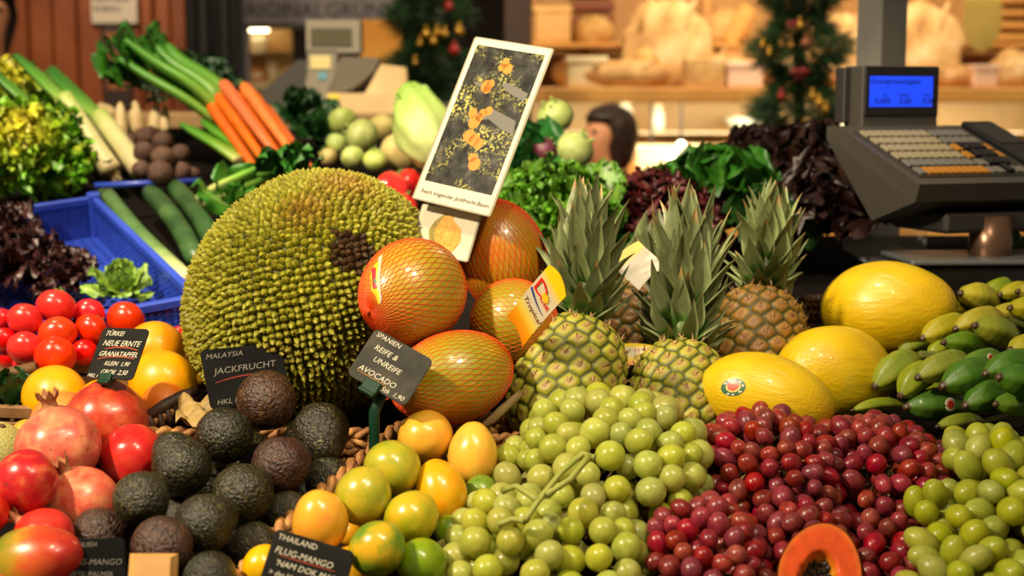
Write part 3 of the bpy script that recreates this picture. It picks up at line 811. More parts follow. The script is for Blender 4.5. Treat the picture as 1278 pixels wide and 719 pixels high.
G1 = 'pale green grapes'; G2 = 'red grapes'; G3 = 'yellow green grapes'
bunch(765, 545, 124, 482, 612, .062, .0146, 1.08, GR_G, GSTB, 'bunch of pale green grapes lying against the two pineapples', G1, 0.075, 1)
bunch(640, 672, 100, 606, 745, .068, .0145, 1.06, GR_G, GST, 'bunch of pale green grapes next to the mangoes with a thick bare green stem', G1, 0.03, 2,
      stem=[[(655, 650, .115), (672, 625, .128), (700, 590, .142), (727, 566, .150), (742, 572, .148)], [(672, 625, .128), (645, 607, .13), (628, 612, .12)], [(682, 618, .132), (712, 598, .142), (735, 570, .149)], [(655, 650, .115), (640, 648, .112), (622, 655, .105)]])
bunch(735, 668, 84, 600, 748, .07, .0145, 1.08, GR_G, GSTB, 'bunch of pale green grapes bordering the red grapes, at the bottom of the view', G1, 0.03, 3)
bunch(672, 585, 60, 530, 640, .055, .0142, 1.08, GR_G, GSTB, 'small bunch of pale green grapes under the bare green stem', G1, 0.05, 4)
bunch(960, 556, 90, 505, 618, .055, .0104, 1.24, GR_R, GSTB, 'bunch of red grapes below the stickered melon', G2, 0.05, 5)
bunch(1095, 566, 100, 520, 622, .055, .0104, 1.24, GR_R, GSTB, 'bunch of red grapes in front of the bananas', G2, 0.035, 6)
bunch(872, 668, 92, 612, 748, .06, .0106, 1.2, GR_R, GSTB, 'bunch of red grapes bordering the pale green ones', G2, 0.03, 7)
bunch(988, 640, 80, 585, 720, .06, .0106, 1.24, GR_R, GSTB, 'bunch of red grapes just above the cut papaya', G2, 0.015, 8)
bunch(1090, 648, 62, 590, 742, .05, .0106, 1.24, GR_R, GSTB, 'dark bunch of red grapes between the papaya and the yellow green grapes', G2, 0.0, 9)
bunch(1242, 590, 84, 535, 660, .07, .0136, 1.30, GR_Y, GSTB, 'bunch of yellow green grapes closest to the bananas', G3, 0.04, 10)
bunch(1182, 645, 74, 580, 706, .065, .0134, 1.34, GR_Y, GSTB, 'bunch of yellow green grapes bordering the red ones', G3, 0.02, 11)
bunch(1208, 718, 106, 650, 775, .065, .0134, 1.34, GR_Y, GSTB, 'bunch of yellow green grapes at the bottom corner of the view', G3, 0.012, 12)

# ---- bananas: (tip px, tip py, other end px, py, half width px, h, tone, sticker)
def ban_mesh(seed, bend):
    V = []; Fs = []; C = []; ns, sg = 40, 30
    for i in range(ns + 1):
        s = i / ns
        r = float(np.interp(s, [0, .02, .05, .10, .18, .30, .42, .70, .86, 1], [.17, .22, .26, .44, .70, .91, 1.0, 1.0, .76, .38]))
        z = 4.2 * (s - 0.5); x = bend * (1 - (2 * s - 1) ** 2)
        for k in range(sg):
            an = 2 * PI * k / sg; rr = r * (1 + 0.06 * math.cos(5 * an))
            V.append((x + rr * math.cos(an), rr * math.sin(an), z))
            C.append(s)
    for i in range(ns):
        for k in range(sg): Fs.append((i * sg + k, i * sg + (k + 1) % sg, (i + 1) * sg + (k + 1) % sg, (i + 1) * sg + k))
    Fs.append(tuple(range(sg))[::-1]); Fs.append(tuple(ns * sg + k for k in range(sg)))
    return mesh_np('banana', V, Fs)
def ban_mat(name, a, b):
    t = NT(name); co = t.coord(); s = t.new('ShaderNodeSeparateXYZ'); t.link(co, s.inputs[0]); z = s.outputs[2]
    c = t.ramp(t.noise(co, 0.5, 3), [(0.3, lin(a)), (0.7, lin(b))])
    sp = t.ramp(t.noise(co, 2.6, 3), [(0.70, (0, 0, 0)), (0.74, (1, 1, 1))]); c = t.mix(sp, c, C4((70, 74, 22)))
    tip = t.ramp(z, [(0.0, (1, 1, 1)), (0.02, (0, 0, 0))]); tz = t.math('MULTIPLY', t.math('ADD', z, 2.1), .25)
    tip = t.ramp(tz, [(0.045, (1, 1, 1)), (0.07, (0, 0, 0))]); c = t.mix(tip, c, C4((70, 50, 32)))
    c = t.jitter(c, 0.015, 0.16, 0.1); t.color(c); t.put(Roughness=0.42, Coat_Weight=0.1); t.bump(t.noise(co, 3, 2), 0.15, 0.0008); return t.m
BT = {'g': ban_mat('banana_green', (74, 120, 22), (104, 138, 28)), 'd': ban_mat('banana_dark_green', (46, 96, 22), (78, 120, 28)), 'y': ban_mat('banana_yellow_green', (150, 150, 26), (172, 160, 34)), 'm': ban_mat('banana_lime', (112, 136, 26), (142, 148, 32))}
BANS = [ban_mesh(1, 0.32), ban_mesh(2, 0.55)]
bst_m = plain('banana_stalk', (104, 112, 46), 0.7)
stk_w = plain('sticker_white', (206, 196, 176), 0.35); stk_r = plain('sticker_red', (196, 52, 30), 0.35)
def bananas(label, items, seed):
    pts = []
    for it in items:
        (x0, y0, x1, y1, w, h, tone, st) = it
        p = PH(x0, y0, h); q = P(x1, y1, p.y + 0.035); pts.append((p, q, w * U(y0, p.y), tone, st))
    root = empty('banana_bunch', pts[0][1])
    for k, (p, q, w, tone, st) in enumerate(pts):
        d = q - p; L = max(d.length, w * 3.8) * 1.08; d.normalize(); c = p + d * L / 2
        up = Vector((0, -0.25, 1)); x = (up - d * up.dot(d)).normalized(); y = d.cross(x)
        R = Matrix((x, y, d)).transposed().to_4x4()
        M = Matrix.Translation(c - root.location) @ R @ Matrix.Diagonal((w, w, L / 4.2, 1))
        o = link('banana', BANS[(k + seed) % 2], root, M, BT[tone])
        if st:
            sb = B(); sb.lathe([(0.40, 0.0), (0.42, 0.03), (0.36, 0.05)], 20)
            sb2 = B(); sb2.lathe([(0.25, 0.05), (0.25, 0.056), (0.2, 0.06)], 16)
            # on the side facing the buyers
            t = (EYE - c).normalized(); t = (t - d * t.dot(d)).normalized(); zl = L / 4.2
            off = 0.0
            bend = 0.32 if (k + seed) % 2 == 0 else 0.55
            cc = c + x * (bend * w) + d * off + t * w * 1.0 - root.location
            zf = t; xf = d; yf = zf.cross(xf)
            SM = Matrix((xf, yf, zf)).transposed().to_4x4(); SM.translation = cc
            SM = SM @ Matrix.Diagonal((w, w, w, 1))
            so = link('sticker', sb.mesh('sticker', stk_w, True), o, M.inverted() @ SM)
            link('sticker_print', sb2.mesh('sticker_print', stk_r, True), o, M.inverted() @ SM)
    # the ends gather in a stalk on the far side
    b = B(); m = sum((q for _p, q, *_r in pts), Vector()) / len(pts) + Vector((0.05, 0.03, -0.005))
    for p, q, w, *_ in pts: b.tube([q + (q - p).normalized() * w * 0.6, (q + m) / 2 + Vector((0.02, 0, 0)), m], [w * .36, w * .3, w * .3], 8)
    b.obj('stalk', bst_m, root)
    return tag(root, label, 'bananas', 'bananas')
bananas('bunch of stubby yellow green bananas lying highest, behind the others', [
 (1196, 366, 1240, 386, 18, .105, 'y', 0), (1246, 369, 1288, 372, 13, .10, 'y', 0), (1238, 389, 1285, 405, 15, .12, 'y', 0), (1258, 385, 1300, 402, 16, .13, 'y', 0), (1268, 364, 1310, 374, 14, .11, 'y', 0), (1226, 372, 1262, 362, 13, .08, 'm', 0)], 0)
bananas('bunch of stubby lime bananas beside the highest melon, one with a round sticker', [
 (1143, 397, 1200, 391, 14, .075, 'y', 1), (1149, 424, 1205, 406, 17, .095, 'y', 0), (1190, 412, 1248, 400, 15, .115, 'y', 0), (1214, 406, 1266, 430, 18, .14, 'm', 0), (1258, 438, 1300, 444, 17, .14, 'y', 0)], 1)
bananas('bunch of stubby bananas half ripe, in the middle, with dark specks', [
 (1090, 485, 1140, 450, 20, .06, 'm', 0), (1120, 441, 1168, 428, 13, .05, 'm', 0), (1157, 443, 1195, 430, 12, .08, 'm', 0), (1175, 428, 1228, 444, 15, .115, 'g', 0), (1143, 473, 1204, 452, 18, .105, 'm', 0), (1122, 497, 1160, 466, 18, .075, 'm', 0)], 0)
bananas('bunch of stubby dark green bananas hanging over the others', [
 (1173, 484, 1242, 474, 22, .105, 'd', 0), (1200, 457, 1246, 448, 13, .12, 'g', 1), (1227, 468, 1290, 458, 18, .135, 'd', 0), (1244, 471, 1292, 490, 21, .15, 'd', 0)], 1)
bananas('lowest bunch of stubby green bananas, just above the grapes, one with a round sticker', [
 (1128, 509, 1205, 512, 21, .065, 'd', 1), (1202, 508, 1256, 498, 19, .09, 'd', 0), (1240, 505, 1292, 512, 16, .105, 'g', 0), (1062, 513, 1122, 507, 9, .04, 'm', 0), (1168, 533, 1222, 527, 11, .06, 'm', 0), (1130, 486, 1190, 496, 14, .055, 'm', 0)], 0)

# ---- papaya half
def papaya():
    px, py, Y = 1024, 712, YH(700, 0.115); u = U(py, Y); c = P(px, py, Y)
    face = W3(-0.05, 0.42, 0.9); longax = W3(0.30, 0.92, -0.35); m = frameM(c, (longax.cross(face)), longax)
    rx, ry, dz = 52 * u, 62 * u, 46 * u
    root = empty('papaya_half', c); R = m.copy(); R.translation = (0, 0, 0)
    V, Fs = sphere(48, 32); V = V.copy()
    def outl(V):
        V = V.copy(); V[:, 0] *= 1 - 0.12 * V[:, 1]; return V
    sk = outl(V); sk[:, 2] = np.where(sk[:, 2] > 0, 0, sk[:, 2]); sk *= np.array((rx, ry, dz))
    skin = fmat('papaya_skin', [(0.3, (214, 120, 20)), (0.7, (180, 140, 30))], 20, 0.4)
    Fs = [f for f in Fs if min(V[q, 2] for q in f) < -1e-6]
    link('skin', mesh_np('skin', sk, Fs, skin), root, R)
    # flesh: disc with a hollow
    n, rings = 64, 14; V = []; Fs = []; C = []
    for j in range(rings + 1):
        f = 1 - j / rings
        for k in range(n):
            a = 2 * PI * k / n; x = f * math.cos(a) * 0.965; y = f * math.sin(a) * 0.965; x *= 1 - 0.12 * y
            hol = max(0, 1 - math.hypot((f * math.cos(a)) / 0.47, (f * math.sin(a) + 0.22) / 0.62) ** 2)
            V.append((x * rx, y * ry, 0.0015 - 0.6 * dz * math.sqrt(hol) * 0.9))
            q = min(1, max(0, hol * 4)); edge = min(1, max(0, (f - 0.86) / 0.14))
            col = np.array((226, 84, 24)) * (1 - q) + np.array((226, 150, 30)) * q; col = col * (1 - edge * .6) + np.array((232, 140, 44)) * edge * .6; C.append(lin(col))
    for j in range(rings):
        for k in range(n): Fs.append((j * n + k, j * n + (k + 1) % n, (j + 1) * n + (k + 1) % n, (j + 1) * n + k))
    link('flesh', mesh_np('flesh', V, Fs, vmat('papaya_flesh', 0.35, 0.3, 300, 0.001, 0.35, 90, coat=0.15), C), root, R)
    sm = plain('papaya_seed', (24, 22, 14), 0.25, coat=0.5); sv, sf = sphere(10, 8); SEED = mesh_np('seed', sv, sf, sm)
    rg = np.random.default_rng(5); pl = []
    while len(pl) < 46:
        a = rg.uniform(0, 2 * PI); f = rg.uniform(0, 1) ** .5
        x, y = f * .36 * math.cos(a), -0.26 + f * .50 * math.sin(a)
        hol = max(0, 1 - math.hypot(x / 0.47, (y + 0.22) / 0.62) ** 2); z = -0.54 * dz * math.sqrt(hol) + 0.0025
        p = Vector((x * rx, y * ry, z))
        if any((p - q).length < 0.0042 for q in pl): continue
        pl.append(p); link('seed', SEED, root, R @ axisM(p, Vector((rg.normal(), rg.normal(), rg.normal())).normalized(), 0, (.0026, .0026, .0034)))
    return tag(root, 'cut papaya half with orange flesh and black seeds', 'papaya')
papaya()
# ================================================================== SIGNS, TAGS, BASKETS
slate_m = fmat('slate_black', [(0.35, (20, 21, 19)), (0.65, (34, 35, 31)), (0.85, (58, 56, 48))], 18, 0.85, 0.08, 120, 0.0004, spec=.2)
slate_g = fmat('slate_grey', [(0.3, (44, 45, 41)), (0.55, (62, 61, 54)), (0.8, (88, 80, 64))], 26, 0.8, 0.08, 120, 0.0004, spec=.25)
slate_d = fmat('slate_deep_black', [(0.35, (11, 11, 11)), (0.7, (20, 20, 19))], 18, 0.9, 0.05, 120, 0.0004, spec=.15)
chalk_m = plain('chalk_white', (206, 200, 178), 0.9); chalk_d = plain('chalk_faint', (112, 108, 98), 0.9)
redch = plain('chalk_red', (150, 62, 36), 0.9); yelch = plain('chalk_amber', (150, 104, 56), 0.9)
clip_m = plain('clip_green', (5, 50, 30), 0.4)
def arc(x0, x1, y0, bow, w, z, lift=0.0):
    b = B(); n = 16
    pts = [Vector((x0 + (x1 - x0) * k / n, y0 + lift * k / n + bow * (1 - (2 * k / n - 1) ** 2), z)) for k in range(n + 1)]
    V = []; Fs = []
    for k, p in enumerate(pts):
        ww = w * (0.5 + 0.5 * math.sin(PI * (k + .6) / (n + 1.2))); V += [p + Vector((0, ww / 2, 0)), p - Vector((0, ww / 2, 0))]
    for k in range(n): Fs.append((2 * k, 2 * k + 1, 2 * k + 3, 2 * k + 2))
    return V, Fs
def slate(M, w, h, mat, lines, label, arcs=(), chalk=None, r=0.006, arcmat=None, clip=None):
    root = empty('price_slate', M)
    b = B(); pr = roundrect(w, h, r); n = len(pr); ins = [(x * (1 - .0012 / w * 2), y * (1 - .0012 / h * 2)) for x, y in pr]
    V = [Vector((x, y, -0.0018)) for x, y in pr] + [Vector((x, y, -0.0004)) for x, y in pr] + [Vector((x, y, 0)) for x, y in ins]
    Fs = [tuple(range(n))[::-1], tuple(range(2 * n, 3 * n))] + [(j * n + i, j * n + (i + 1) % n, (j + 1) * n + (i + 1) % n, (j + 1) * n + i) for j in (0, 1) for i in range(n)]
    b.add(V, Fs); link('board', b.mesh('board', mat), root)
    t = text_mesh([(s, x * w - w / 2, h / 2 - y * h, sz * h, math.radians(rt), sh) for s, x, y, sz, rt, sh in lines])
    link('chalk_lettering', t.mesh('chalk_lettering', chalk or chalk_m), root, Matrix.Translation((0, 0, 0.0004)))
    if arcs:
        b = B()
        for x0, x1, y, bow, ww, lf in arcs: b.add(*arc(x0 * w - w / 2, x1 * w - w / 2, h / 2 - y * h, bow * h, ww * h, 0.0005, lf * h))
        link('chalk_underline', b.mesh('chalk_underline', arcmat or redch), root)
    if clip:
        cx, cy, cw, ch, pts = clip
        b = B(); b.box((cx * w - w / 2 - cw / 2, h / 2 - cy * h - ch / 2, -0.005), (cx * w - w / 2 + cw / 2, h / 2 - cy * h + ch / 2, 0.0042), None, 0.0012)
        b.box((cx * w - w / 2 - cw / 2 - .001, h / 2 - cy * h - ch / 2 - .003, -0.006), (cx * w - w / 2 + cw / 2 - .0008, h / 2 - cy * h - ch / 2 + .001, 0.005), None, 0.001)
        c = link('clip', b.mesh('clip', clip_m), root)
        if pts:
            Mi = M.inverted(); b = B(); q = [Mi @ p for p in pts]
            b.tube(q, 0.0062, 8, squash=0.45); link('stake', b.mesh('stake', clip_m, True), root)
    return tag(root, label, 'price sign', 'chalk price slates')
# pomegranate slate
Yp = PGY[0] - 0.004
M, w, h = boardM(146.5, 441, Yp, (68, -1), (15, 62), -26)
slate(M, w, h, slate_m, [('TÜRKEI', .10, .16, .135, 0, .3), ('NEUE ERNTE', .12, .36, .155, 0, .3), ('GRANATAPFEL', .11, .565, .14, 0, .3), ('KLEIN  1,90', .30, .745, .12, 0, .4), ('GROß  2,50', .28, .915, .13, 0, .35), ('HKL I', .03, .975, .10, -6, .3)],
      'small black chalk slate for Turkish pomegranates standing on a pomegranate crown', [(.2, .92, .43, .05, .03, .0), (.12, .90, .63, .05, .03, .03)], clip=(.46, .985, .016, .010, None))
# jackfruit slate
def surfY(px, py, c, R):
    d = ray(px, py).normalized(); o = EYE - c; bq = o.dot(d); t = -bq - math.sqrt(max(0, bq * bq - (o.dot(o) - R * R))); return (EYE + d * t).y
M, w, h = boardM(307, 468, 1.615, (94, 9), (-23, 70), -42)
slate(M, w, h, slate_d, [('MALAYSIA', .05, .17, .12, 1, .3), ('JACKFRUCHT', .12, .44, .15, 2, .25), ('kg', .46, .72, .17, 3, .3), ('HKL I', .08, .95, .12, 2, .3)],
      'dark chalk slate reading Malaysia leaning on the jackfruit', [(.12, .86, .58, .05, .028, .05)], chalk=chalk_d, arcmat=plain('chalk_dark_red', (110, 30, 22), 0.9))
# avocado slate with green stake
M, w, h = boardM(487, 458, 1.492, (74, -40), (35, 56), -20)
sp = [P(478, 488, 1.492), P(467, 515, 1.492), P(467, 560, 1.50), P(468, 600, 1.505)]
slate(M, w, h, slate_g, [('SPANIEN', .06, .13, .13, 0, .2), ('REIFE &', .14, .36, .15, 0, .2), ('UNREIFE', .22, .56, .15, 0, .2), ('AVOCADO', .10, .82, .155, 0, .2), ('Stk  1,90', .56, .965, .13, 3, .3)],
      'grey chalk slate for avocados held up by a green plastic clip and stake', [(.10, .62, .845, .0, .018, 0)], arcmat=yelch, clip=(.42, .985, .019, .014, sp))
# thai mango slate
M, w, h = boardM(383, 713, 1.238, (98, -34), (19, 72), -30)
slate(M, w, h, slate_m, [('THAILAND', .05, .15, .13, 0, .1), ('FLUG-MANGO', .06, .36, .145, 0, .2), ("'NAM DOK MAI'", .11, .545, .135, 0, .2), ('> das Honigs FRUCHT', .06, .70, .115, 0, .3), ('> faserfrei', .06, .84, .125, 0, .3)],
      'black chalk slate for Thai mangoes tilted among the orange mangoes', [(.12, .82, .385, .0, .02, .0)])
# brazil mango slate
M, w, h = boardM(117, 706, 1.256, (72, -1), (-8, 64), -22)
slate(M, w, h, slate_d, [('BRASILIEN', .06, .15, .125, 0, .0), ('FLUG-MANGO', .05, .46, .155, -3, .2), ('SORTE: PALMER', .02, .66, .125, -4, .2)],
      'black chalk slate for Brazilian mangoes propped between the red mango and the wooden block', chalk=chalk_d)
# wooden block beside it
wood_b = fmat('block_wood', [(0.3, (176, 128, 66)), (0.7, (196, 150, 84))], 30, 0.5, 0.1, 90, 0.002)
b = B(); M, w, h = boardM(190, 722, 1.215, (58, -2), (-4, 58), -34)
o = []
ww, hh = w / 2, h / 2
V = [(-ww, -hh, -.012), (ww, -hh, -.012), (ww, hh, -.012), (-ww, hh, -.012), (-ww, -hh, .0), (ww, -hh, .0), (ww, hh, .0), (-ww, hh, .0)]
b.box((-ww, -hh, -.022), (ww, hh, -.002), None, .0)
b.add([(-ww, -hh, -.002), (ww, -hh, -.002), (ww, hh, -.002), (-ww, hh, -.002), (-ww + .006, -hh, .004), (ww - .006, -hh, .004), (ww - .006, hh - .006, .004), (-ww + .006, hh - .006, .004)], [(4, 5, 6, 7), (3, 2, 6, 7)[::-1], (0, 3, 7, 4), (1, 2, 6, 5)[::-1], (0, 4, 5, 1)])
o = link('wooden_block', b.mesh('wooden_block', wood_b), None, M)
tag(o, 'pale wooden block with a slanted rim standing in front of the avocados', 'block')

# ---- the two laminated pictures of jackfruit
lam_m = fmat('laminated_paper', [(0.4, (204, 194, 168)), (0.7, (214, 204, 180))], 8, 0.22, coat=0.5)
film_m = plain('laminate_film', (150, 142, 120), 0.15, coat=0.6)
def pic_mat():
    t = NT('tree_photograph_print'); co = t.coord()
    bas = t.ramp(t.noise(co, 60, 5), [(0.35, lin((22, 22, 20))), (0.55, lin((52, 52, 46))), (0.75, lin((92, 92, 84)))])
    s = t.new('ShaderNodeSeparateXYZ'); t.link(co, s.inputs[0])
    lf = t.ramp(t.noise(co, 260, 3), [(0.50, (0, 0, 0)), (0.55, (1, 1, 1))])
    big = t.ramp(t.noise(co, 22, 2), [(0.46, (0, 0, 0)), (0.6, (1, 1, 1))])
    low = t.ramp(s.outputs[1], [(0.0, (1, 1, 1)), (0.05, (.35, .35, .35))])
    f = t.math('MULTIPLY', t.math('MULTIPLY', lf, big), 0.9)
    c = t.mix(f, bas, C4((172, 166, 84))); t.color(c); t.put(Roughness=0.22, Coat_Weight=0.4); return t.m
M, w, h = boardM(602, 155, 1.735, (100, -27), (79, 210), -34)
root = empty('picture_card', M)
b = B(); b.prism(roundrect(w, h, .003), -.0012, 0); link('laminate', b.mesh('laminate', film_m), root)
b = B(); b.prism(roundrect(w * .955, h * .985, .002), 0, .0004); link('paper', b.mesh('paper', lam_m), root)
ph = h * .835; pc = h * .035
b = B(); b.box((-w * .425, pc - ph / 2, .0004), (w * .425, pc + ph / 2, .0007)); po = link('photograph', b.mesh('photograph', pic_mat()), root)
fr = plain('printed_fruit', (196, 128, 50), 0.25, coat=0.4); gk = plain('printed_trunk', (104, 102, 94), 0.25, coat=0.4)
b = B()
for x, y, r in ((.0, .40, .05), (.05, .365, .06), (-.02, .37, .045), (-.12, .22, .07), (-.10, .20, .05), (-.16, .02, .055), (-.04, .03, .05), (.02, .055, .05), (-.10, -.04, .075), (-.06, .0, .05), (-.10, -.14, .07), (-.02, -.16, .07), (.05, -.18, .06), (.09, -.32, .075), (.04, -.28, .05), (-.08, .24, .05)):
    pts = [(x * w + r * w * math.cos(a) * .95, y * ph + pc + r * w * math.sin(a)) for a in [2 * PI * k / 14 for k in range(14)]]
    b.prism(pts, .0007, .00085)
link('printed_fruit', b.mesh('printed_fruit', fr), root)
b = B()
for pts in (((.10, .27), (.40, .22), (.38, .16), (.14, .21), (.05, .25)), ((-.28, .22), (-.05, .20), (-.1, .23), (-.26, .24)), ((-.2, -.02), (.02, .08), (.38, .02), (.40, -.07), (.28, -.06), (.05, .0), (-.2, -.05))):
    b.prism([(x * w, y * ph + pc) for x, y in pts][::-1], .00068, .00078)
link('printed_branch', b.mesh('printed_branch', gk), root)
t = text_mesh([('Reich tragender Jackfrucht-Baum.', -w * .42, -h * .455, h * .035, 0, .15)]); link('caption', t.mesh('caption', plain('print_grey', (70, 66, 58), 0.5)), root, Matrix.Translation((0, 0, .0008)))
tag(root, 'tall laminated picture of a fruiting tree, tilted, with a printed caption', 'picture card')
# small card below
M, w, h = boardM(555, 290, 1.728, (78, -14), (18, 62), -10)
root = empty('picture_card', M)
b = B(); b.prism(roundrect(w, h, .003), -.0012, 0); link('laminate', b.mesh('laminate', film_m), root)
b = B(); b.prism(roundrect(w * .95, h * .96, .002), 0, .0004); link('paper', b.mesh('paper', lam_m), root)
slm = fmat('printed_slice', [(0.35, (206, 132, 40)), (0.65, (226, 174, 84))], 300, 0.3, coat=0.4)
rnd = fmat('printed_rind', [(0.35, (128, 116, 50)), (0.65, (160, 140, 70))], 300, 0.3, coat=0.4)
b = B(); b.prism([(x * w, y * h) for x, y in ((-.06, .38), (-.2, .2), (-.26, .0), (-.2, -.22), (-.05, -.36), (.1, -.36), (.0, 0), (.02, .3))][::1], .0004, .0006); link('printed_rind', b.mesh('printed_rind', rnd), root)
b = B(); b.prism([(x * w, y * h) for x, y in ((.06, .36), (-.08, .3), (-.16, .05), (-.12, -.18), (.02, -.34), (.22, -.36), (.30, -.12), (.24, .12), (.10, .24))], .0006, .0008); link('printed_slice', b.mesh('printed_slice', slm), root)
tag(root, 'small laminated picture of a cut jackfruit piece, below the tall one', 'picture card')

# ---- pineapple tags
def tag_card(cx, cy, Y, X, Yv, yz, label, full=True, rev=False):
    M, w, h = boardM(cx, cy, Y, X, Yv, yz)
    root = empty('paper_tag', M)
    t = NT('tag_paper'); co = t.coord(); s = t.new('ShaderNodeSeparateXYZ'); t.link(co, s.inputs[0])
    f = t.math('DIVIDE', s.outputs[0], w); f = t.math('ADD', f, 0.5)
    c = t.ramp(f, [(0.0, lin((232, 128, 12))), (0.22, lin((234, 164, 22))), (0.34, lin((226, 204, 76))), (0.5, lin((204, 196, 172))), (0.8, lin((206, 196, 164))), (0.92, lin((232, 200, 20)))] if rev == 0 else [(0.0, lin((186, 178, 158))), (0.72, lin((190, 182, 156))), (0.8, lin((214, 190, 40))), (1.0, lin((220, 190, 20)))])
    t.color(c); t.put(Roughness=0.3, Coat_Weight=0.4)
    # gently curved sheet, with bowed ends
    n = 14; V = []; Fs = []
    for i in range(n + 1):
        for j in range(9):
            x = (i / n - .5) * w; y = (j / 8 - .5) * h; bow = .07 * w * (1 - (2 * j / 8 - 1) ** 2)
            V.append((x + bow * (1.0 if i > n / 2 else -.0) * max(0, 2 * i / n - 1) + bow * .9 * max(0, 1 - 2 * i / n), y, -.02 * w * (2 * i / n - 1) ** 2))
    k = len(V); V += [(x, y, z - .0008) for x, y, z in V]
    for i in range(n):
        for j in range(8):
            a = i * 9 + j; q = (a, a + 9, a + 10, a + 1); Fs.append(q); Fs.append(tuple(k + v for v in q[::-1]))
    link('card', mesh_np('card', V, Fs, t.m), root)
    z = Matrix.Translation((0, 0, .0006))
    if full:
        red = plain('tag_red', (222, 40, 34), 0.3); blu = plain('tag_blue', (44, 62, 150), 0.3); sun = plain('tag_sun', (246, 190, 40), 0.3); brn = plain('tag_brown', (110, 70, 40), 0.3)
        R = Matrix.Rotation(-PI / 2, 4, 'Z')
        # the card's x runs from the orange end to the yellow end: lettering is turned to read across it
        b = text_mesh([('D', .0, 0, h * .80, 0, 0)]); b2 = text_mesh([('ole', 0, 0, h * .36, 0, 0)])
        tb = B(); tb.add([Matrix.Translation((w * .16, h * .46, 0)) @ R @ Vector(v) for v in b.V], b.Fc); tb.add([Matrix.Translation((w * .155, h * .04, 0)) @ R @ Vector(v) for v in b2.V], b2.Fc)
        link('red_lettering', tb.mesh('red_lettering', red), root, z)
        b = text_mesh([('Tropical', 0, 0, h * .27, 0, .35)]); tb = B(); tb.add([Matrix.Translation((-w * .06, h * .46, 0)) @ R @ Vector(v) for v in b.V], b.Fc)
        link('brown_lettering', tb.mesh('brown_lettering', brn), root, z)
        sb = B(); cx_, cy_ = w * .24, -h * .10; pts = []
        for q in range(24): a = 2 * PI * q / 24; rr = (.19 if q % 2 else .12) * h; pts.append((cx_ + rr * math.cos(a), cy_ + rr * math.sin(a)))
        sb.prism(pts, .0006, .0009); link('sun_emblem', sb.mesh('sun_emblem', sun), root)
        ab = B(); V = []; n = 12
        for q in range(n + 1):
            tq = q / n; x = w * (.13 - .06 * math.sin(PI * tq * .6)); y = h * (.46 - .86 * tq); ww_ = h * .09 * (1 - .75 * tq); V += [(x + ww_ / 2, y, .0008), (x - ww_ / 2, y, .0008)]
        ab.add(V, [(2 * q, 2 * q + 1, 2 * q + 3, 2 * q + 2) for q in range(n)]); link('blue_arc', ab.mesh('blue_arc', blu), root)
    else:
        red = plain('tag_red_line', (206, 70, 60), 0.3); yel = plain('tag_pineapple', (190, 160, 40), 0.3)
        b = B()
        for q in range(3): b.add(*arc(w * .12 + q * w * .05, w * .32 + q * w * .02, h * (.15 - .1 * q), h * .04, h * .03, .0006))
        link('red_lines', b.mesh('red_lines', red), root)
        b = B()
        for q in range(2):
            x = -w * .02 - q * w * .12; b.prism([(x + w * .05 * math.cos(a), -h * .12 + h * .13 * math.sin(a)) for a in [2 * PI * k / 12 for k in range(12)]], .0006, .0009); b.prism([(x - .004, h * .0), (x + .004, h * .0), (x, h * .2)], .0006, .0009)
        link('printed_pineapple', b.mesh('printed_pineapple', yel), root)
    return tag(root, label, 'paper tag', 'pineapple tags')
tag_card(666, 384, 1.555, (52, 66), (-20, 38), -14, 'yellow and white paper tag with red lettering hanging between pomelo and pineapple')
tag_card(797, 332, 1.735, (-34, 32), (36, 30), -14, 'whitish paper tag with two small printed fruits behind the tallest crown', False, 1)
tag_card(800, 444, 1.70, (6, 26), (-44, 4), -10, 'small orange and yellow paper tag corner between two pineapples', False)
# sticker band on the first pomelo
def on_surface(o, px, py):
    dg = bpy.context.evaluated_depsgraph_get(); Mi = o.matrix_basis.inverted(); d = ray(px, py)
    a = Mi @ EYE; b = Mi.to_3x3() @ d; ok, loc, nrm, _ = o.data and bpy_ray(o, a, b.normalized()); 
    return o.matrix_basis @ loc, (o.matrix_basis.to_3x3().inverted().transposed() @ nrm).normalized()
def bpy_ray(o, a, b):
    from mathutils.bvhtree import BVHTree
    bv = BVHTree.FromPolygons([v.co for v in o.data.vertices], [tuple(p.vertices) for p in o.data.polygons])
    loc, nrm, i, _d = bv.ray_cast(a, b); return loc is not None, loc, nrm, i
def decal(o, name, outline, mat, lift, nsub=1):
    """thin sheet that follows the fruit: outline (pixels) is projected on it as a fan, with a raised centre"""
    cx = sum(p[0] for p in outline) / len(outline); cy = sum(p[1] for p in outline) / len(outline)
    V = []; n = len(outline); rings = 4; Mi = o.matrix_basis.inverted(); from mathutils.bvhtree import BVHTree
    bv = BVHTree.FromPolygons([v.co for v in o.data.vertices], [tuple(p.vertices) for p in o.data.polygons])
    a = Mi @ EYE
    def hit(x, y):
        b = (Mi.to_3x3() @ ray(x, y)).normalized(); loc, nrm, i, _ = bv.ray_cast(a, b)
        if loc is None:
            loc, nrm, i, _ = bv.find_nearest(a + b * (a.length * 0.98))
        return loc + nrm * lift
    V.append(hit(cx, cy))
    for j in range(1, rings + 1):
        for x, y in outline: V.append(hit(cx + (x - cx) * j / rings, cy + (y - cy) * j / rings))
    Fs = [(0, 1 + k, 1 + (k + 1) % n) for k in range(n)]
    for j in range(rings - 1):
        for k in range(n): Fs.append((1 + j * n + k, 1 + (j + 1) * n + k, 1 + (j + 1) * n + (k + 1) % n, 1 + j * n + (k + 1) % n))
    return link(name, mesh_np(name, V, Fs, mat), o)
pap = plain('band_yellow', (236, 206, 40), 0.35); bandw = plain('band_pale', (206, 196, 166), 0.3)
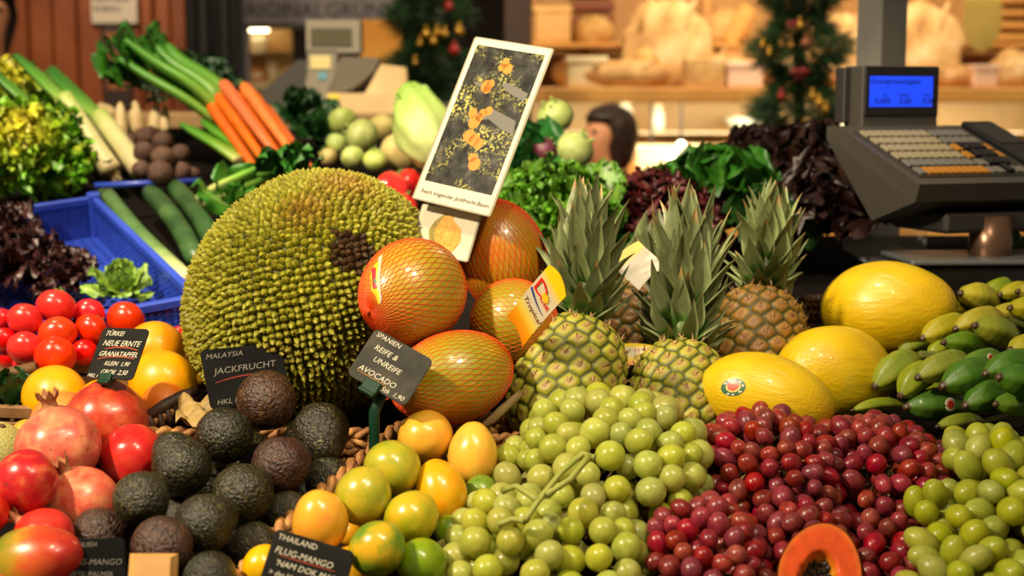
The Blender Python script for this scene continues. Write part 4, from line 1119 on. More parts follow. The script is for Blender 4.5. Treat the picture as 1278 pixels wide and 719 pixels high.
decal(pm1, 'paper_band', [(468, 331), (474, 325), (473, 350), (476, 375), (473, 380), (464, 362), (463, 345)], pap, .012)
decal(pm1, 'band_edge', [(473, 322), (478, 318), (474, 345), (477, 372), (475, 380), (472, 360), (471.5, 340)], bandw, .016)
decal(pm1, 'band_print', [(465.5, 336), (470, 334), (470, 347), (471.5, 359), (466.5, 361), (465, 348)], plain('band_red', (196, 34, 52), 0.35), .02)
decal(pm1, 'band_dot', [(467, 349), (470, 348.5), (470.3, 353), (467.3, 353.5)], plain('band_green', (80, 120, 90), 0.4), .024)
# round sticker on the third melon
ell = lambda cx, cy, rx, ry, n=20, rot=-.15: [(cx + rx * math.cos(2 * PI * k / n) * math.cos(rot) - ry * math.sin(2 * PI * k / n) * math.sin(rot), cy + rx * math.cos(2 * PI * k / n) * math.sin(rot) + ry * math.sin(2 * PI * k / n) * math.cos(rot)) for k in range(n)]
decal(mel3, 'sticker', ell(915.5, 483.5, 15.5, 11), plain('sticker_green', (58, 98, 66), 0.35), .006)
decal(mel3, 'sticker_rim', ell(915.5, 483, 9.4, 6.7), plain('sticker_cream', (226, 200, 120), 0.35), .010)
decal(mel3, 'sticker_fruit', [(907.8, 482), (909, 478), (912, 476.8), (915.5, 478), (919, 476.8), (922.5, 478), (923.4, 481), (921, 485.6), (915.5, 488.4), (910, 486.6)], plain('sticker_salmon', (220, 92, 72), 0.35), .014)
smk = plain('sticker_white_dash', (196, 196, 176), 0.4)
for x, y, a, b_ in ((906, 479, 2.2, 1.2), (911, 475.2, 2.4, 1.0), (917, 474.6, 2.4, 1.0), (924, 477, 2, 1.2), (927.5, 481.5, 1.5, 1.8), (924, 489, 2.6, 1.4), (909, 491.6, 2.6, 1.2), (915, 492.6, 2, 1.1)):
    decal(mel3, 'sticker_lettering', ell(x, y, a, b_, 8), smk, .012)

# ---- baskets of braided rope
def rope_mat():
    t = NT('basket_rope'); co = t.coord()
    c = t.ramp(t.noise(co, 55, 4), [(0.3, lin((104, 64, 28))), (0.5, lin((160, 108, 54))), (0.72, lin((200, 150, 84)))]); t.color(c); t.put(Roughness=0.65); t.bump(t.noise(co, 260, 3), 0.4, 0.002); return t.m
ROPE = rope_mat(); BASKD = fmat('basket_base_dark', [(0.3, (16, 11, 7)), (0.7, (30, 21, 13))], 40, 0.9, spec=.1)
ROPED = fmat('basket_rope_dark', [(0.3, (40, 26, 16)), (0.6, (76, 50, 28)), (0.8, (110, 76, 42))], 55, 0.6, 0.4, 260, 0.002)
def braid(b, pts, rad, hand=1, pitch=4.6):
    """two strands twisted round each other along a path"""
    pts = [Vector(p) for p in pts]; seg = [(pts[i + 1] - pts[i]).length for i in range(len(pts) - 1)]; L = sum(seg)
    def at(s):
        for i, d in enumerate(seg):
            if s <= d or i == len(seg) - 1: return pts[i].lerp(pts[i + 1], min(1, s / d)), (pts[i + 1] - pts[i]).normalized()
            s -= d
    n = max(8, int(L / rad * 2.2))
    for o in range(2):
        q = []; rr = []
        for k in range(n + 1):
            s = L * k / n; p, t = at(s); side = t.cross(Vector((0, -.3, 1))).normalized(); up = side.cross(t)
            a = hand * 2 * PI * s / (rad * pitch) + o * PI
            q.append(p + (side * math.cos(a) + up * math.sin(a)) * rad * .50); rr.append(rad * (.62 + .08 * math.sin(k * 1.7 + o)))
        b.tube(q, rr, 7)
def weave(b, p0, p1, h, rad, down=Vector((0, 0, -1))):
    rows = max(1, int(h / (rad * 1.6)))
    for r in range(rows): braid(b, [p0 + down * (r + 1) * rad * 1.6, p1 + down * (r + 1) * rad * 1.6], rad * .98, 1 if r % 2 else -1, 5.5)
def basket(name, label, corners, rims, walls, rad, mat, bottom=True):
    root = empty(name, corners[0]); b = B()
    for path in rims: braid(b, path, rad)
    b.obj('rim', mat, root, smooth=True)
    b = B()
    for p0, p1, h in walls: weave(b, p0, p1, h, rad)
    b.obj('side', mat, root, smooth=True)
    if bottom:
        b = B(); q = [Vector((c.x, c.y, ztab(c.y) + .004)) for c in corners]; q2 = [v + Vector((0, 0, .006)) for v in q]
        b.add(q + q2, [(3, 2, 1, 0), (4, 5, 6, 7), (0, 1, 5, 4), (1, 2, 6, 5), (2, 3, 7, 6), (3, 0, 4, 7)]); b.obj('base', BASKD, root)
    return tag(root, label, 'basket', 'woven baskets')
# mango basket: the rim runs up beside the avocados, then along the back
mb0 = P(288, 732, 1.30); mb1 = P(345, 662, 1.395); mb2 = P(428, 592, 1.505); mb3 = P(497, 533, 1.60)
mbr = P(640, 520, 1.66)
basket('basket', 'light rope basket rim dividing the avocados from the mangoes', [mb0, mb3, mbr, P(640, 735, 1.33)], [[mb0, mb1, mb2, mb3], [mb3, mbr]], [(mb0, mb1, .06), (mb1, mb2, .06), (mb2, mb3, .05), (mb3, mbr, .05)], .0085, ROPE)
# avocado basket: back side seen in two places
ab0 = P(176, 540, 1.585); ab1 = P(252, 541, 1.605); ab2 = P(432, 541, 1.625); ab3 = P(500, 552, 1.625)
basket('basket', 'braided basket behind the avocados, its woven side showing beside the pomegranates', [P(120, 735, 1.33), ab0, ab2, P(285, 735, 1.33)], [[ab0, ab1], [ab1, ab2], [ab2, P(470, 541, 1.63)]], [(ab0, ab1, .05), (ab1, ab2, .05), (ab2, P(470, 541, 1.63), .05)], .0072, ROPE)
# dark frayed basket edge behind it, with a crumpled dry leaf
fb = [P(186, 518, 1.60), P(206, 506, 1.615), P(228, 494, 1.63), P(247, 487, 1.64)]
root = empty('basket', fb[0]); b = B(); b.tube(fb, [.006, .0075, .007, .006], 10)
for k in range(7):
    t = k / 6; p = fb[0].lerp(fb[3], t); b.tube([p, p + Vector((.004, 0, -.015)), p + Vector((.002 * k, .01, -.03 - .002 * k))], [.004, .005, .004], 6)
b.obj('rim', ROPED, root, smooth=True)
b = B()
for k in range(5): p = fb[0].lerp(fb[3], .1 + .17 * k); b.box((-.009, -.004, -.03), (.009, .004, -.004), Matrix.Translation(p) @ Matrix.Rotation(.5, 4, 'Y'), .002)
b.obj('side', ROPE, root); tag(root, 'dark splintered basket edge between the dull orange and the jackfruit', 'basket', 'woven baskets')
leafm = fmat('dry_leaf', [(0.3, (150, 120, 62)), (0.7, (186, 160, 92))], 30, 0.6, 0.3, 80, 0.004)
V = []; Fs = []
pc = P(262, 512, 1.60)
for i in range(13):
    for j in range(9):
        x = (i / 12 - .5) * .075; y = (j / 8 - .5) * .04; V.append(pc + Vector((x, y * .5, y * .6 + .007 * math.sin(i * 1.3 + j * .9) + .005 * math.sin(j * 2.1))))
for i in range(12):
    for j in range(8): a = i * 9 + j; Fs.append((a, a + 9, a + 10, a + 1))
n = len(V); V += [v + Vector((0, .001, -.001)) for v in V]; Fs += [tuple(n + q for q in f[::-1]) for f in Fs]
o = link('dry_leaf', mesh_np('dry_leaf', V, Fs, leafm)); tag(o, 'crumpled dry beige leaf under the jackfruit slate', 'leaf')
# dark basket behind the fourth pineapple, and one carrying pomelos
db0 = P(1000, 373, 1.93); db1 = P(1052, 373, 2.02)
basket('basket', 'dark brown wicker basket between the orange brown pineapple and the highest melon', [P(985, 410, 1.86), db0, db1, P(1045, 410, 1.95)], [[db0, db1]], [(db0, db1, .06)], .006, ROPED)
pb = [P(500, 545, 1.60), P(560, 548, 1.60), P(606, 533, 1.585), P(640, 503, 1.60)]
root = empty('basket', pb[0]); b = B(); b.tube([P(592, 538, 1.575), P(614, 523, 1.575), P(640, 500, 1.58), P(650, 490, 1.59)], [.0055, .006, .005, .004], 9); b.obj('rim', fmat('twig_bark', [(0.3, (120, 96, 56)), (0.7, (158, 132, 84))], 40, 0.7, 0.2, 120, 0.002), root, smooth=True)
b = B()
for k in range(4): braid(b, [P(608 + k * 2, 548 + 10 * k, 1.56), P(648, 545 + 10 * k, 1.565)], .0055)
b.obj('side', ROPE, root, smooth=True); tag(root, 'wicker basket with a bare twig handle under the pomelos', 'basket', 'woven baskets')
# support under the heaped pomelos and pineapples: upturned crates hidden by the fruit
cr_m = fmat('crate_wood', [(0.3, (110, 78, 44)), (0.7, (150, 112, 68))], 20, 0.7, 0.2, 60, 0.003)
def slat_box(name, label, c, sx, sy, sz, yaw=0, n=3, cat='crate'):
    root = empty(name, c); R = Matrix.Rotation(yaw, 4, 'Z'); al = Matrix.Rotation(math.atan(TS), 4, 'X'); T = al @ R
    b = B(); g = sz / n
    for k in range(n):
        for y in (-sy / 2, sy / 2): b.box((-sx / 2, y - .004, k * g + .002), (sx / 2, y + .004, (k + 1) * g - .004), T, .001)
        for x in (-sx / 2, sx / 2): b.box((x - .004, -sy / 2, k * g + .002), (x + .004, sy / 2, (k + 1) * g - .004), T, .001)
    for x in (-sx / 2 + .01, sx / 2 - .01):
        for y in (-sy / 2 + .01, sy / 2 - .01): b.box((x - .008, y - .008, 0), (x + .008, y + .008, sz), T, .001)
    m = b.mesh('slats', cr_m); link('slats', m, root)
    b = B(); b.box((-sx / 2, -sy / 2, -.002), (sx / 2, sy / 2, .004), T); link('base', b.mesh('base', cr_m), root)
    return tag(root, label, cat)
cc = P(60, 470, 1.83); cc = Vector((cc.x - 0.045, 1.785, ztab(1.785) + .002))
slat_box('wooden_crate', 'pale wooden crate holding the ripe tomatoes', cc, .36, .14, .042, -.08, 2)
b = B(); tr = [P(-30, 478, 1.76), P(0, 468, 1.765), P(45, 458, 1.77)]
b.tube(tr, .007, 10); o = b.obj('stick', fmat('stick_bark', [(0.3, (86, 58, 32)), (0.7, (120, 86, 50))], 40, 0.7, 0.3, 100, 0.002), None, None, True); tag(o, 'brown stick lying across the edge of the tomato crate', 'stick')
# ================================================================== LETTUCES AND THE VEGETABLES FURTHER BACK
LEAFM = vmat('leaf_green', 0.42, 0.25, 140, 0.003, 0.3, 25, sss=0.0)
def leaf_patch(b, root, axis, face, L, W, curl, ruff, freq, cin, cout, rg, nu=14, nv=12, rib=None, narrow=0.25, fringe=0.0):
    """one leaf from root along axis; its upper side looks along face"""
    axis = axis.normalized(); side = axis.cross(face).normalized(); nrm = side.cross(axis).normalized()
    V = []; C = []; Fs = []; ph = rg.uniform(0, 6.28); ph2 = rg.uniform(0, 6.28)
    cin = np.array(cin, float); cout = np.array(cout, float); rib = np.array(rib if rib is not None else cin, float)
    for i in range(nu + 1):
        u = i / nu
        wid = W * (narrow + (1 - narrow) * math.sin(min(1, u * 1.05) ** 0.9 * PI * 0.62) ** 1.0) * (1 - 0.55 * max(0, u - .82) / .18)
        for j in range(nv + 1):
            v = 2 * j / nv - 1; e = abs(v) ** 2 * (0.25 + 0.75 * u) + 0.7 * max(0, u - .7) / .3
            rz = ruff * e * (math.sin(freq * (u * 5 + v * 1.3) + ph) + 0.6 * math.sin(freq * 2.3 * (v * 2.1 - u * 3) + ph2))
            ry = ruff * 0.7 * e * math.sin(freq * (u * 4.1 - v * 2.2) + ph2)
            x = u * L + fringe * e * (rg.uniform(-1, 1)); y = v * wid + ry * math.copysign(1, v)
            z = curl * u * u * L - 0.25 * W * v * v + rz
            V.append(root + axis * x + side * y + nrm * z)
            t = min(1, max(0, (0.35 * u + 0.75 * abs(v)) * 1.1)); c = cin * (1 - t) + cout * t
            if abs(v) < 0.12 and u < 0.85: c = rib * (1 - u) + c * u
            C.append(lin(np.clip(c * rg.uniform(0.85, 1.12), 0, 255)))
    for i in range(nu):
        for j in range(nv):
            a = i * (nv + 1) + j; Fs.append((a, a + nv + 1, a + nv + 2, a + 1))
    b.add(V, Fs, C)
def lettuce(name, ctr, R, axis, n, cin, cout, ruff, freq, label, seed, cat='lettuce', group=None, flat=0.0, rib=None, W=0.5, nu=14, nv=12, mat=None, fringe=0.0, asp=1.0, heart=None, curls=0, cs=.014):
    rg = np.random.default_rng(seed); b = B(); axis = axis.normalized()
    xa = axis.orthogonal().normalized(); ya = axis.cross(xa)
    for k in range(n):
        t = (k + .5) / n; az = k * 2.39996 + rg.uniform(-.3, .3); tilt = math.radians(12 + 82 * t ** .8 + rg.uniform(-8, 8))
        d = (axis * math.cos(tilt) + (xa * math.cos(az) + ya * math.sin(az)) * math.sin(tilt)).normalized()
        L = R * rg.uniform(.85, 1.15) * (0.8 + .25 * t)
        co = np.array(cout, float) if heart is None else np.array(heart, float) + (np.array(cout, float) - np.array(heart, float)) * min(1, max(0, t * 2.0 - .25))
        n0 = len(b.V)
        leaf_patch(b, d * R * .06, d, axis if tilt > .35 else (xa * math.cos(az) + ya * math.sin(az)) * -1 + axis * .2, L, R * W * rg.uniform(.8, 1.15), .35 * (1 - t) + .1, ruff * R, freq, cin, co, rg, nu, nv, rib, fringe=fringe * R)
        for _ in range(curls):       # the frizzy margin: small curled lobes along the edge
            i = int(nu * rg.uniform(.35, 1.0)); j = (0 if rg.uniform() < .5 else nv) if i < nu - 1 else int(rg.integers(0, nv + 1))
            q = Vector(b.V[n0 + i * (nv + 1) + j]); dd = (d + Vector(rg.normal(0, .7, 3))).normalized()
            leaf_patch(b, q - dd * cs * .3, dd, Vector(rg.normal(0, 1, 3)).normalized(), cs * rg.uniform(.7, 1.3), cs * .5, rg.uniform(-.5, .5), cs * .22, 5, co * 1.0, co * rg.uniform(1.0, 1.5), rg, 3, 3)
    me = b.mesh(name, mat or LEAFM, True)
    S = Matrix.Diagonal((asp, 1, 1, 1))
    o = link(name, me, None, Matrix.Translation(ctr) @ S)
    return tag(o, label, cat, group)
g_in, g_out, g_rib = (120, 150, 54), (58, 108, 18), (150, 168, 90)
lettuce('frisee_lettuce', PH(704, 292, .055), .125, W3(-.05, .8, .45), 34, (110, 138, 58), (78, 128, 22), .05, 4.0, 'frilly green lettuce just behind the tallest pineapple crown', 31, rib=g_rib, fringe=.04, W=.40, nu=14, nv=10, curls=150, cs=.0085)
lettuce('frisee_lettuce', PH(660, 285, .045), .10, W3(-.5, .7, .4), 26, (110, 138, 58), (78, 128, 22), .05, 4.0, 'frilly green lettuce beside the reddest pomelo', 37, rib=g_rib, fringe=.04, W=.40, nu=14, nv=10, curls=150, cs=.0085)
red_in, red_out = (104, 36, 26), (74, 18, 20)
lettuce('red_lettuce', PH(803, 268, .08), .072, W3(-.1, .9, .4), 20, red_in, red_out, .16, 6.0, 'small curly dark red lettuce between the frilly green one and the smooth green one', 41, fringe=.05, curls=34, cs=.011)
lettuce('red_lettuce', PH(838, 285, .065), .078, W3(.2, .8, .5), 20, red_in, red_out, .16, 6.0, 'curly dark red lettuce behind the broad spread pineapple crown', 42, fringe=.05, curls=34, cs=.011)
lettuce('red_lettuce', PH(800, 308, .03), .07, W3(-.1, .7, .7), 14, red_in, red_out, .16, 6.0, 'curly dark red lettuce low down above the whitish paper tag', 43, fringe=.05, curls=34, cs=.011)
lettuce('green_lettuce', PH(905, 252, .085), .10, W3(.1, .9, .4), 20, (70, 128, 34), (38, 96, 16), .06, 3.0, 'bright green smooth leaf lettuce in the middle of the salad row', 45, W=.6, rib=(120, 160, 80))
lettuce('green_lettuce', PH(845, 244, .085), .072, W3(-.3, .9, .3), 14, (76, 136, 36), (44, 106, 18), .05, 3.0, 'small bright green lettuce beside the curly dark red ones', 46, W=.6, rib=(120, 160, 80))
lettuce('green_lettuce', PH(960, 285, .06), .085, W3(.1, .8, .5), 12, (50, 92, 26), (24, 62, 12), .06, 3.0, 'dark green lettuce behind the orange brown pineapple', 47, W=.6)
lettuce('green_lettuce', PH(780, 330, .02), .075, W3(.2, .6, .8), 10, (70, 118, 36), (36, 84, 18), .06, 3.0, 'green leaf lettuce half hidden by the whitish paper tag', 48, W=.5)
oak_in, oak_out = (50, 32, 18), (38, 16, 14)
for (px, py, h, R, s, lb) in ((950, 212, .11, .085, 51, 'dark red oak leaf lettuce standing up behind the bright green lettuce'), (1005, 225, .11, .10, 52, 'dark red oak leaf lettuce under the corner of the scale keyboard'), (1020, 275, .07, .10, 53, 'dark oak leaf lettuce in the shade behind the clear box'), (905, 226, .10, .06, 54, 'dark red oak leaf tuft poking up behind the bright green lettuce'), (1075, 262, .075, .09, 55, 'dark oak leaf lettuce below the scale keyboard')):
    lettuce('oak_leaf_lettuce', PH(px, py, h), R, W3(-.05, .9, .3), 18, oak_in, oak_out, .10, 4.0, lb, s, W=.5, fringe=.05)
lettuce('green_lettuce', P(1272, 285, 2.42), .06, W3(0, .9, .4), 10, (86, 140, 40), (56, 110, 20), .07, 4.0, 'green lettuce behind the pillar of the scale', 57, W=.5)

# ---- left: frisee, leeks
lettuce('frisee_lettuce', PH(40, 196, .09), .10, W3(.05, .55, .8), 50, (226, 216, 50), (96, 156, 28), .12, 6.0, 'yellow hearted frisee directly above the blue crate, the lower one', 61, W=.3, fringe=.05, rib=(220, 214, 110), heart=(230, 222, 60), curls=16, cs=.02)
lettuce('frisee_lettuce', PH(16, 136, .085), .10, W3(0, .7, .6), 46, (226, 216, 50), (90, 150, 26), .12, 6.0, 'yellow hearted frisee above the other, touching the arched leek leaf', 62, W=.3, fringe=.05, heart=(230, 222, 60), curls=16, cs=.02)
LEEKM = vmat('leek_skin', 0.4, 0.05, 80, 0.002, 0.15, 20)
def rgb_lerp(st, s):
    for i in range(len(st) - 1):
        if s <= st[i + 1][0]:
            t = (s - st[i][0]) / max(1e-6, st[i + 1][0] - st[i][0]); return np.array(st[i][1]) * (1 - t) + np.array(st[i + 1][1]) * t
    return np.array(st[-1][1])
def stalk(name, pts, rads, st, label, mat=LEEKM, cat='vegetable', group=None, seg=12, squash=None, parent=None, n=18, wob=0.0, rg=rng):
    """smooth tube along points (world) with colours along it"""
    pts = [Vector(p) for p in pts]; m = len(pts); fine = []; rr = []; cc = []
    for i in range(n + 1):
        s = i / n; x = s * (m - 1); k = min(int(x), m - 2); t = x - k
        p0, p1, p2, p3 = pts[max(0, k - 1)], pts[k], pts[k + 1], pts[min(m - 1, k + 2)]
        q = 0.5 * ((2 * p1) + (p2 - p0) * t + (2 * p0 - 5 * p1 + 4 * p2 - p3) * t * t + (3 * p1 - p0 - 3 * p2 + p3) * t ** 3)
        fine.append(q); xr = s * (len(rads) - 1); kr = min(int(xr), len(rads) - 2); rr.append(rads[kr] * (1 - (xr - kr)) + rads[kr + 1] * (xr - kr) + rg.uniform(-wob, wob)); cc.append(lin(rgb_lerp(st, s)))
    b = B(); b.tube(fine, rr, seg, True, cc, squash)
    if parent is not None: return b.obj(name, mat, parent, None, True)
    root = pts[0]; me = mesh_np(name, [tuple(Vector(v) - root) for v in b.V], b.Fc, mat, b.Cc); o = link(name, me, None, Matrix.Translation(root))
    return tag(o, label, cat, group)
leek_c = [(0, (196, 176, 128)), (.06, (214, 200, 150)), (.35, (206, 206, 140)), (.6, (138, 172, 70)), (.8, (66, 130, 40)), (1, (40, 100, 30))]
def leek(p0, p1, r, label, seed, bow=.02):
    rg = np.random.default_rng(seed); root = empty('leek', p0); m = (p0 + p1) / 2 + Vector((0, 0, bow))
    stalk('shaft', [p0, p0.lerp(m, .5), m], [r * 1.12, r, r, r], [(0, leek_c[0][1]), (.1, leek_c[1][1]), (.7, leek_c[2][1]), (1, (160, 184, 88))], None, parent=root)
    for k in range(4):
        o = Vector((rg.uniform(-.01, .01), rg.uniform(-.02, .02), rg.uniform(-.01, .02)))
        stalk('leaf', [m - (p1 - p0) * .08, m.lerp(p1, .5) + o * .6, p1 + o * 1.6 + (p1 - p0) * rg.uniform(-.05, .12)], [r * .9, r * .9, r * .4], [(0, (168, 188, 90)), (.4, (92, 150, 48)), (1, (40, 104, 30))], None, parent=root, squash=.35)
    b = B()
    for k in range(14): a = rg.uniform(0, 6.28); b.tube([p0, p0 - (p1 - p0).normalized() * .015 + Vector((.012 * math.cos(a), 0, .012 * math.sin(a)))], [.0016, .0006], 4)
    b.obj('roots', plain('root_beige', (176, 150, 104), 0.8) if 'root_beige' not in bpy.data.materials else bpy.data.materials['root_beige'], root)
    return tag(root, label, 'leek', 'leeks')
leek(PH(104, 216, .03), P(-12, 94, 2.86), .019, 'leek nearest the frisee with a green leaf arching up to the edge', 1, .03)
leek(PH(140, 215, .035), P(24, 78, 2.95), .020, 'leek in the middle of the three, its white end beside the tubers', 2, .035)
leek(PH(177, 214, .04), P(76, 106, 3.0), .020, 'thickest cream coloured leek, next to the brown tubers', 3, .02)
# parsnips / roots and brown tubers
PARS = fmat('parsnip_skin', [(0.3, (178, 150, 100)), (0.7, (212, 190, 142))], 14, 0.6, 0.2, 80, 0.003)
for k, (x0, y0, x1, y1, r, lb) in enumerate(((152, 178, 150, 128, 9, 'cream root standing behind the leeks, thinnest'), (172, 168, 168, 126, 10, 'cream root standing between leeks and celery'), (192, 166, 194, 130, 9, 'cream root leaning on the celery bunch'), (120, 158, 96, 140, 14, 'pale root lying behind the arched leek leaf'), (140, 150, 124, 132, 13, 'pale root lying beside the standing cream roots'), (205, 165, 206, 132, 7, 'slim cream root beside the celery bunch'))):
    p = PH(x0, y0, .06); q = P(x1, y1, p.y + .05); r *= U(y0, p.y)
    b = B(); b.tube([p, p.lerp(q, .1), p.lerp(q, .5), p.lerp(q, .9), q], [r * .5, r, r * .9, r * .5, r * .2], 12); tag(b.obj('parsnip', PARS, None, None, True), lb, 'root vegetable', 'cream roots')
BEET = fmat('tuber_skin', [(0.3, (62, 40, 30)), (0.6, (94, 64, 48)), (0.8, (120, 88, 64))], 3, 0.6, 0.3, 20, 0.02, jit=(0.01, .3, .1))
V, Fs = sphere(28, 20); V = lump(V, .07, 1.6, 3); TUB = mesh_np('beetroot', V, Fs, BEET)
bb = B(); bb.tube([(0, 0, .95), (.02, 0, 1.12), (.06, 0, 1.25)], [.14, .06, .02], 7); BTAIL = bb.mesh('root_tip', BEET, True)
tub = [(163, 178, 12, .06, 'farthest brown beetroot beside the cream roots'), (181, 172, 13, .07, 'brown beetroot in the upper row, above the big ones'), (203, 177, 13, .08, 'brown beetroot next to the celery foot'), (203, 197, 15, .085, 'large round brown beetroot in the middle of the pile'), (180, 190, 14, .075, 'brown beetroot beside the thickest leek'), (225, 192, 12, .07, 'brown beetroot touching the green celery stalk'), (200, 216, 16, .075, 'lowest brown beetroot showing a flat cut side'), (177, 212, 12, .05, 'small brown beetroot under the leek end'), (227, 214, 12, .055, 'brown beetroot at the shelf edge beside the celery foot'), (241, 217, 9, .04, 'smallest brown beetroot at the celery foot'), (187, 168, 11, .06, 'brown beetroot peeping over the upper row')]
its = [dict(px=a[0], py=a[1], r=a[2] * .96, Y=YH(a[1], a[3]), d=a) for a in tub]; settle(its)
for k, d in enumerate(its):
    a = d['d']; s = a[2] * U(a[1], d['Y']); o = link('beetroot', TUB, None, axisM(P(a[0], a[1], d['Y']), W3(rng.normal(), rng.normal(), -.8), k, (s,) * 3)); link('root_tip', BTAIL, o); tag(o, a[4], 'beetroot', 'brown beetroots')
# celery
def celery(p0, p1, n, wid, label, seed, cols, r=.013, leaves=True, grp='celery bunches', spread=1.0):
    rg = np.random.default_rng(seed); root = empty('celery_bunch', p0); d = p1 - p0; sd = d.cross(Vector((0, 0, 1))).normalized(); up = sd.cross(d).normalized()
    for k in range(n):
        a = (k / (n - 1) - .5) * wid; h = rg.uniform(-.3, 1) * wid * .35
        o = sd * a + up * (h + wid * .3)
        stalk('stalk', [p0 + o * .55, p0.lerp(p1, .35) + o * .9, p0.lerp(p1, .75) + o * 1.0 * spread, p1 + o * 1.15 * spread + d * rg.uniform(-.08, .08)], [r * 1.25, r, r * .9, r * .55], cols, None, parent=root, squash=.6, rg=rg)
    if leaves:
        b = B()
        for k in range(n * 4):
            o = sd * rg.uniform(-.7, .7) * wid + up * rg.uniform(0, .7) * wid
            leaf_patch(b, p1 + o + d * rg.uniform(-.12, .1) - root.location, (d.normalized() + sd * rg.uniform(-.8, .8) + up * rg.uniform(-.2, .8)), up, rg.uniform(.04, .07), .02, .2, .006, 4, (60, 120, 30), (40, 100, 20), rg, 6, 6)
        link('leaves', b.mesh('leaves', LEAFM, True), root)
    return tag(root, label, 'celery', grp)
celc = [(0, (196, 196, 120)), (.12, (150, 184, 74)), (.45, (96, 158, 42)), (1, (64, 130, 32))]
celery(PH(278, 170, .05), P(160, 108, 3.0), 11, .15, 'broad bunch of bright green celery laid diagonally beside the carrots', 5, celc, .019)
celery(PH(304, 208, .035), P(236, 170, 2.88), 4, .055, 'smaller green celery bunch lying between the beetroots and the carrots', 6, celc, .014, False)
celery(PH(258, 262, .03), P(352, 228, 2.44), 5, .05, 'pale chard bunch behind the jackfruit with white feet', 7, [(0, (206, 200, 160)), (.3, (190, 196, 120)), (.6, (120, 168, 60)), (1, (60, 120, 30))], .014)
lettuce('chard_bunch', PH(300, 262, .04), .085, W3(.4, .6, .5), 12, (110, 160, 60), (48, 112, 24), .05, 3, 'green chard leaves beside the jackfruit top', 71, cat='chard', W=.4, rib=(190, 200, 140))
lettuce('dill_bunch', PH(232, 112, .075), .085, W3(-.3, .8, .3), 22, (40, 84, 30), (22, 58, 22), .12, 6, 'dark green dill bunch behind the celery', 72, cat='herbs', W=.2, fringe=.08)
lettuce('dill_bunch', PH(262, 118, .07), .085, W3(.3, .8, .3), 18, (40, 90, 36), (24, 66, 26), .12, 6, 'dark green herb bunch above the carrots', 73, cat='herbs', W=.2, fringe=.08)
# clear bag over the celery end
# carrots
CARM = fmat('carrot_skin', [(0.3, (216, 92, 20)), (0.7, (232, 120, 36))], 9, 0.45, 0.25, 40, 0.003, jit=(.01, .15, .1))
bb = B(); prof = [(0.001, -1), (.10, -.97), (.16, -.6), (.2, 0), (.24, .5), (.26, .85), (.2, .97), (.08, 1.0)]; bb.lathe([(r, z) for r, z in prof], 16); CAR = bb.mesh('carrot', CARM, True)
bb = B()
for k in range(6): a = k * 1.05; bb.tube([(.05 * math.cos(a), .05 * math.sin(a), .98), (.08 * math.cos(a), .08 * math.sin(a), 1.14)], [.03, .015], 5)
CARTOP = bb.mesh('stem', plain('carrot_top_green', (88, 120, 40), 0.7), True)
carl = ['carrot at the celery side of the pile, in the bottom row', 'second carrot from the celery, in the bottom row', 'third carrot from the celery, in the bottom row', 'carrot at the greens side of the pile, in the bottom row', 'carrot of the second row, nearest the celery', 'carrot in the middle of the second row', 'carrot of the second row, nearest the greens', 'topmost carrot of the pile towards the celery', 'topmost carrot of the pile towards the greens']
q0 = PH(327, 222, .03); p0 = P(262, 130, q0.y + .18); d = (p0 - q0); L = d.length / 2; dn = d.normalized(); nr = Vector((1, 0, 0)).cross(dn).normalized(); nr = nr if nr.z > 0 else -nr
ry = 8.6 * U(200, q0.y); sx = ry * 2.30 / math.sqrt(1 - dn.x ** 2)
for k, (c_, row) in enumerate(((0, 0), (1, 0), (2, 0), (3, 0), (.5, 1), (1.5, 1), (2.5, 1), (1, 2), (2, 2))):
    m = (p0 + q0) / 2 + Vector((sx * c_, 0, 0)) + nr * ry * 1.98 * row + dn * rng.uniform(-.012, .012)
    o = link('carrot', CAR, None, axisM(m, (dn + Vector(rng.normal(0, .012, 3))).normalized(), k, (ry / .25, ry / .25, L * rng.uniform(.92, 1.03)))); link('stem', CARTOP, o); tag(o, carl[k], 'carrot', 'carrots')
# greens, kohlrabi, cabbages
lettuce('spinach_bunch', PH(380, 148, .055), .075, W3(.1, .7, .5), 16, (38, 84, 28), (20, 60, 20), .05, 3, 'dark green leafy bunch between the carrots and the pale kohlrabi', 75, cat='greens', W=.42)
lettuce('spinach_bunch', PH(392, 170, .04), .055, W3(.3, .7, .5), 12, (38, 88, 30), (22, 64, 20), .05, 3, 'small dark green leafy bunch touching the pale kohlrabi', 76, cat='greens', W=.42)
KOH = fmat('kohlrabi_skin', [(0.3, (140, 160, 70)), (0.6, (172, 184, 104)), (0.8, (196, 198, 136))], 1.6, 0.45, 0.15, 12, 0.02, jit=(.02, .2, .15))
KOHB = fmat('turnip_skin_beige', [(0.3, (170, 150, 84)), (0.7, (200, 180, 116))], 1.6, 0.5, 0.15, 12, 0.02, jit=(.02, .15, .1))
KOHP = fmat('kohlrabi_purple', [(0.3, (74, 26, 44)), (0.7, (104, 44, 62))], 1.6, 0.4, 0.15, 12, 0.02)
V, Fs = sphere(32, 22); V = V.copy(); V[:, 2] *= .88; V = lump(V, .03, 1.5, 7); KM = mesh_np('kohlrabi', V, Fs, KOH)
bb = B()
for k in range(5): a = k * 1.26; bb.tube([(.3 * math.cos(a), .3 * math.sin(a), .8), (.42 * math.cos(a), .42 * math.sin(a), 1.0), (.47 * math.cos(a), .47 * math.sin(a), 1.04)], [.08, .06, .05], 6)
KTOP = bb.mesh('leaf_stumps', plain('kohlrabi_stump_green', (150, 176, 90), 0.6), True)
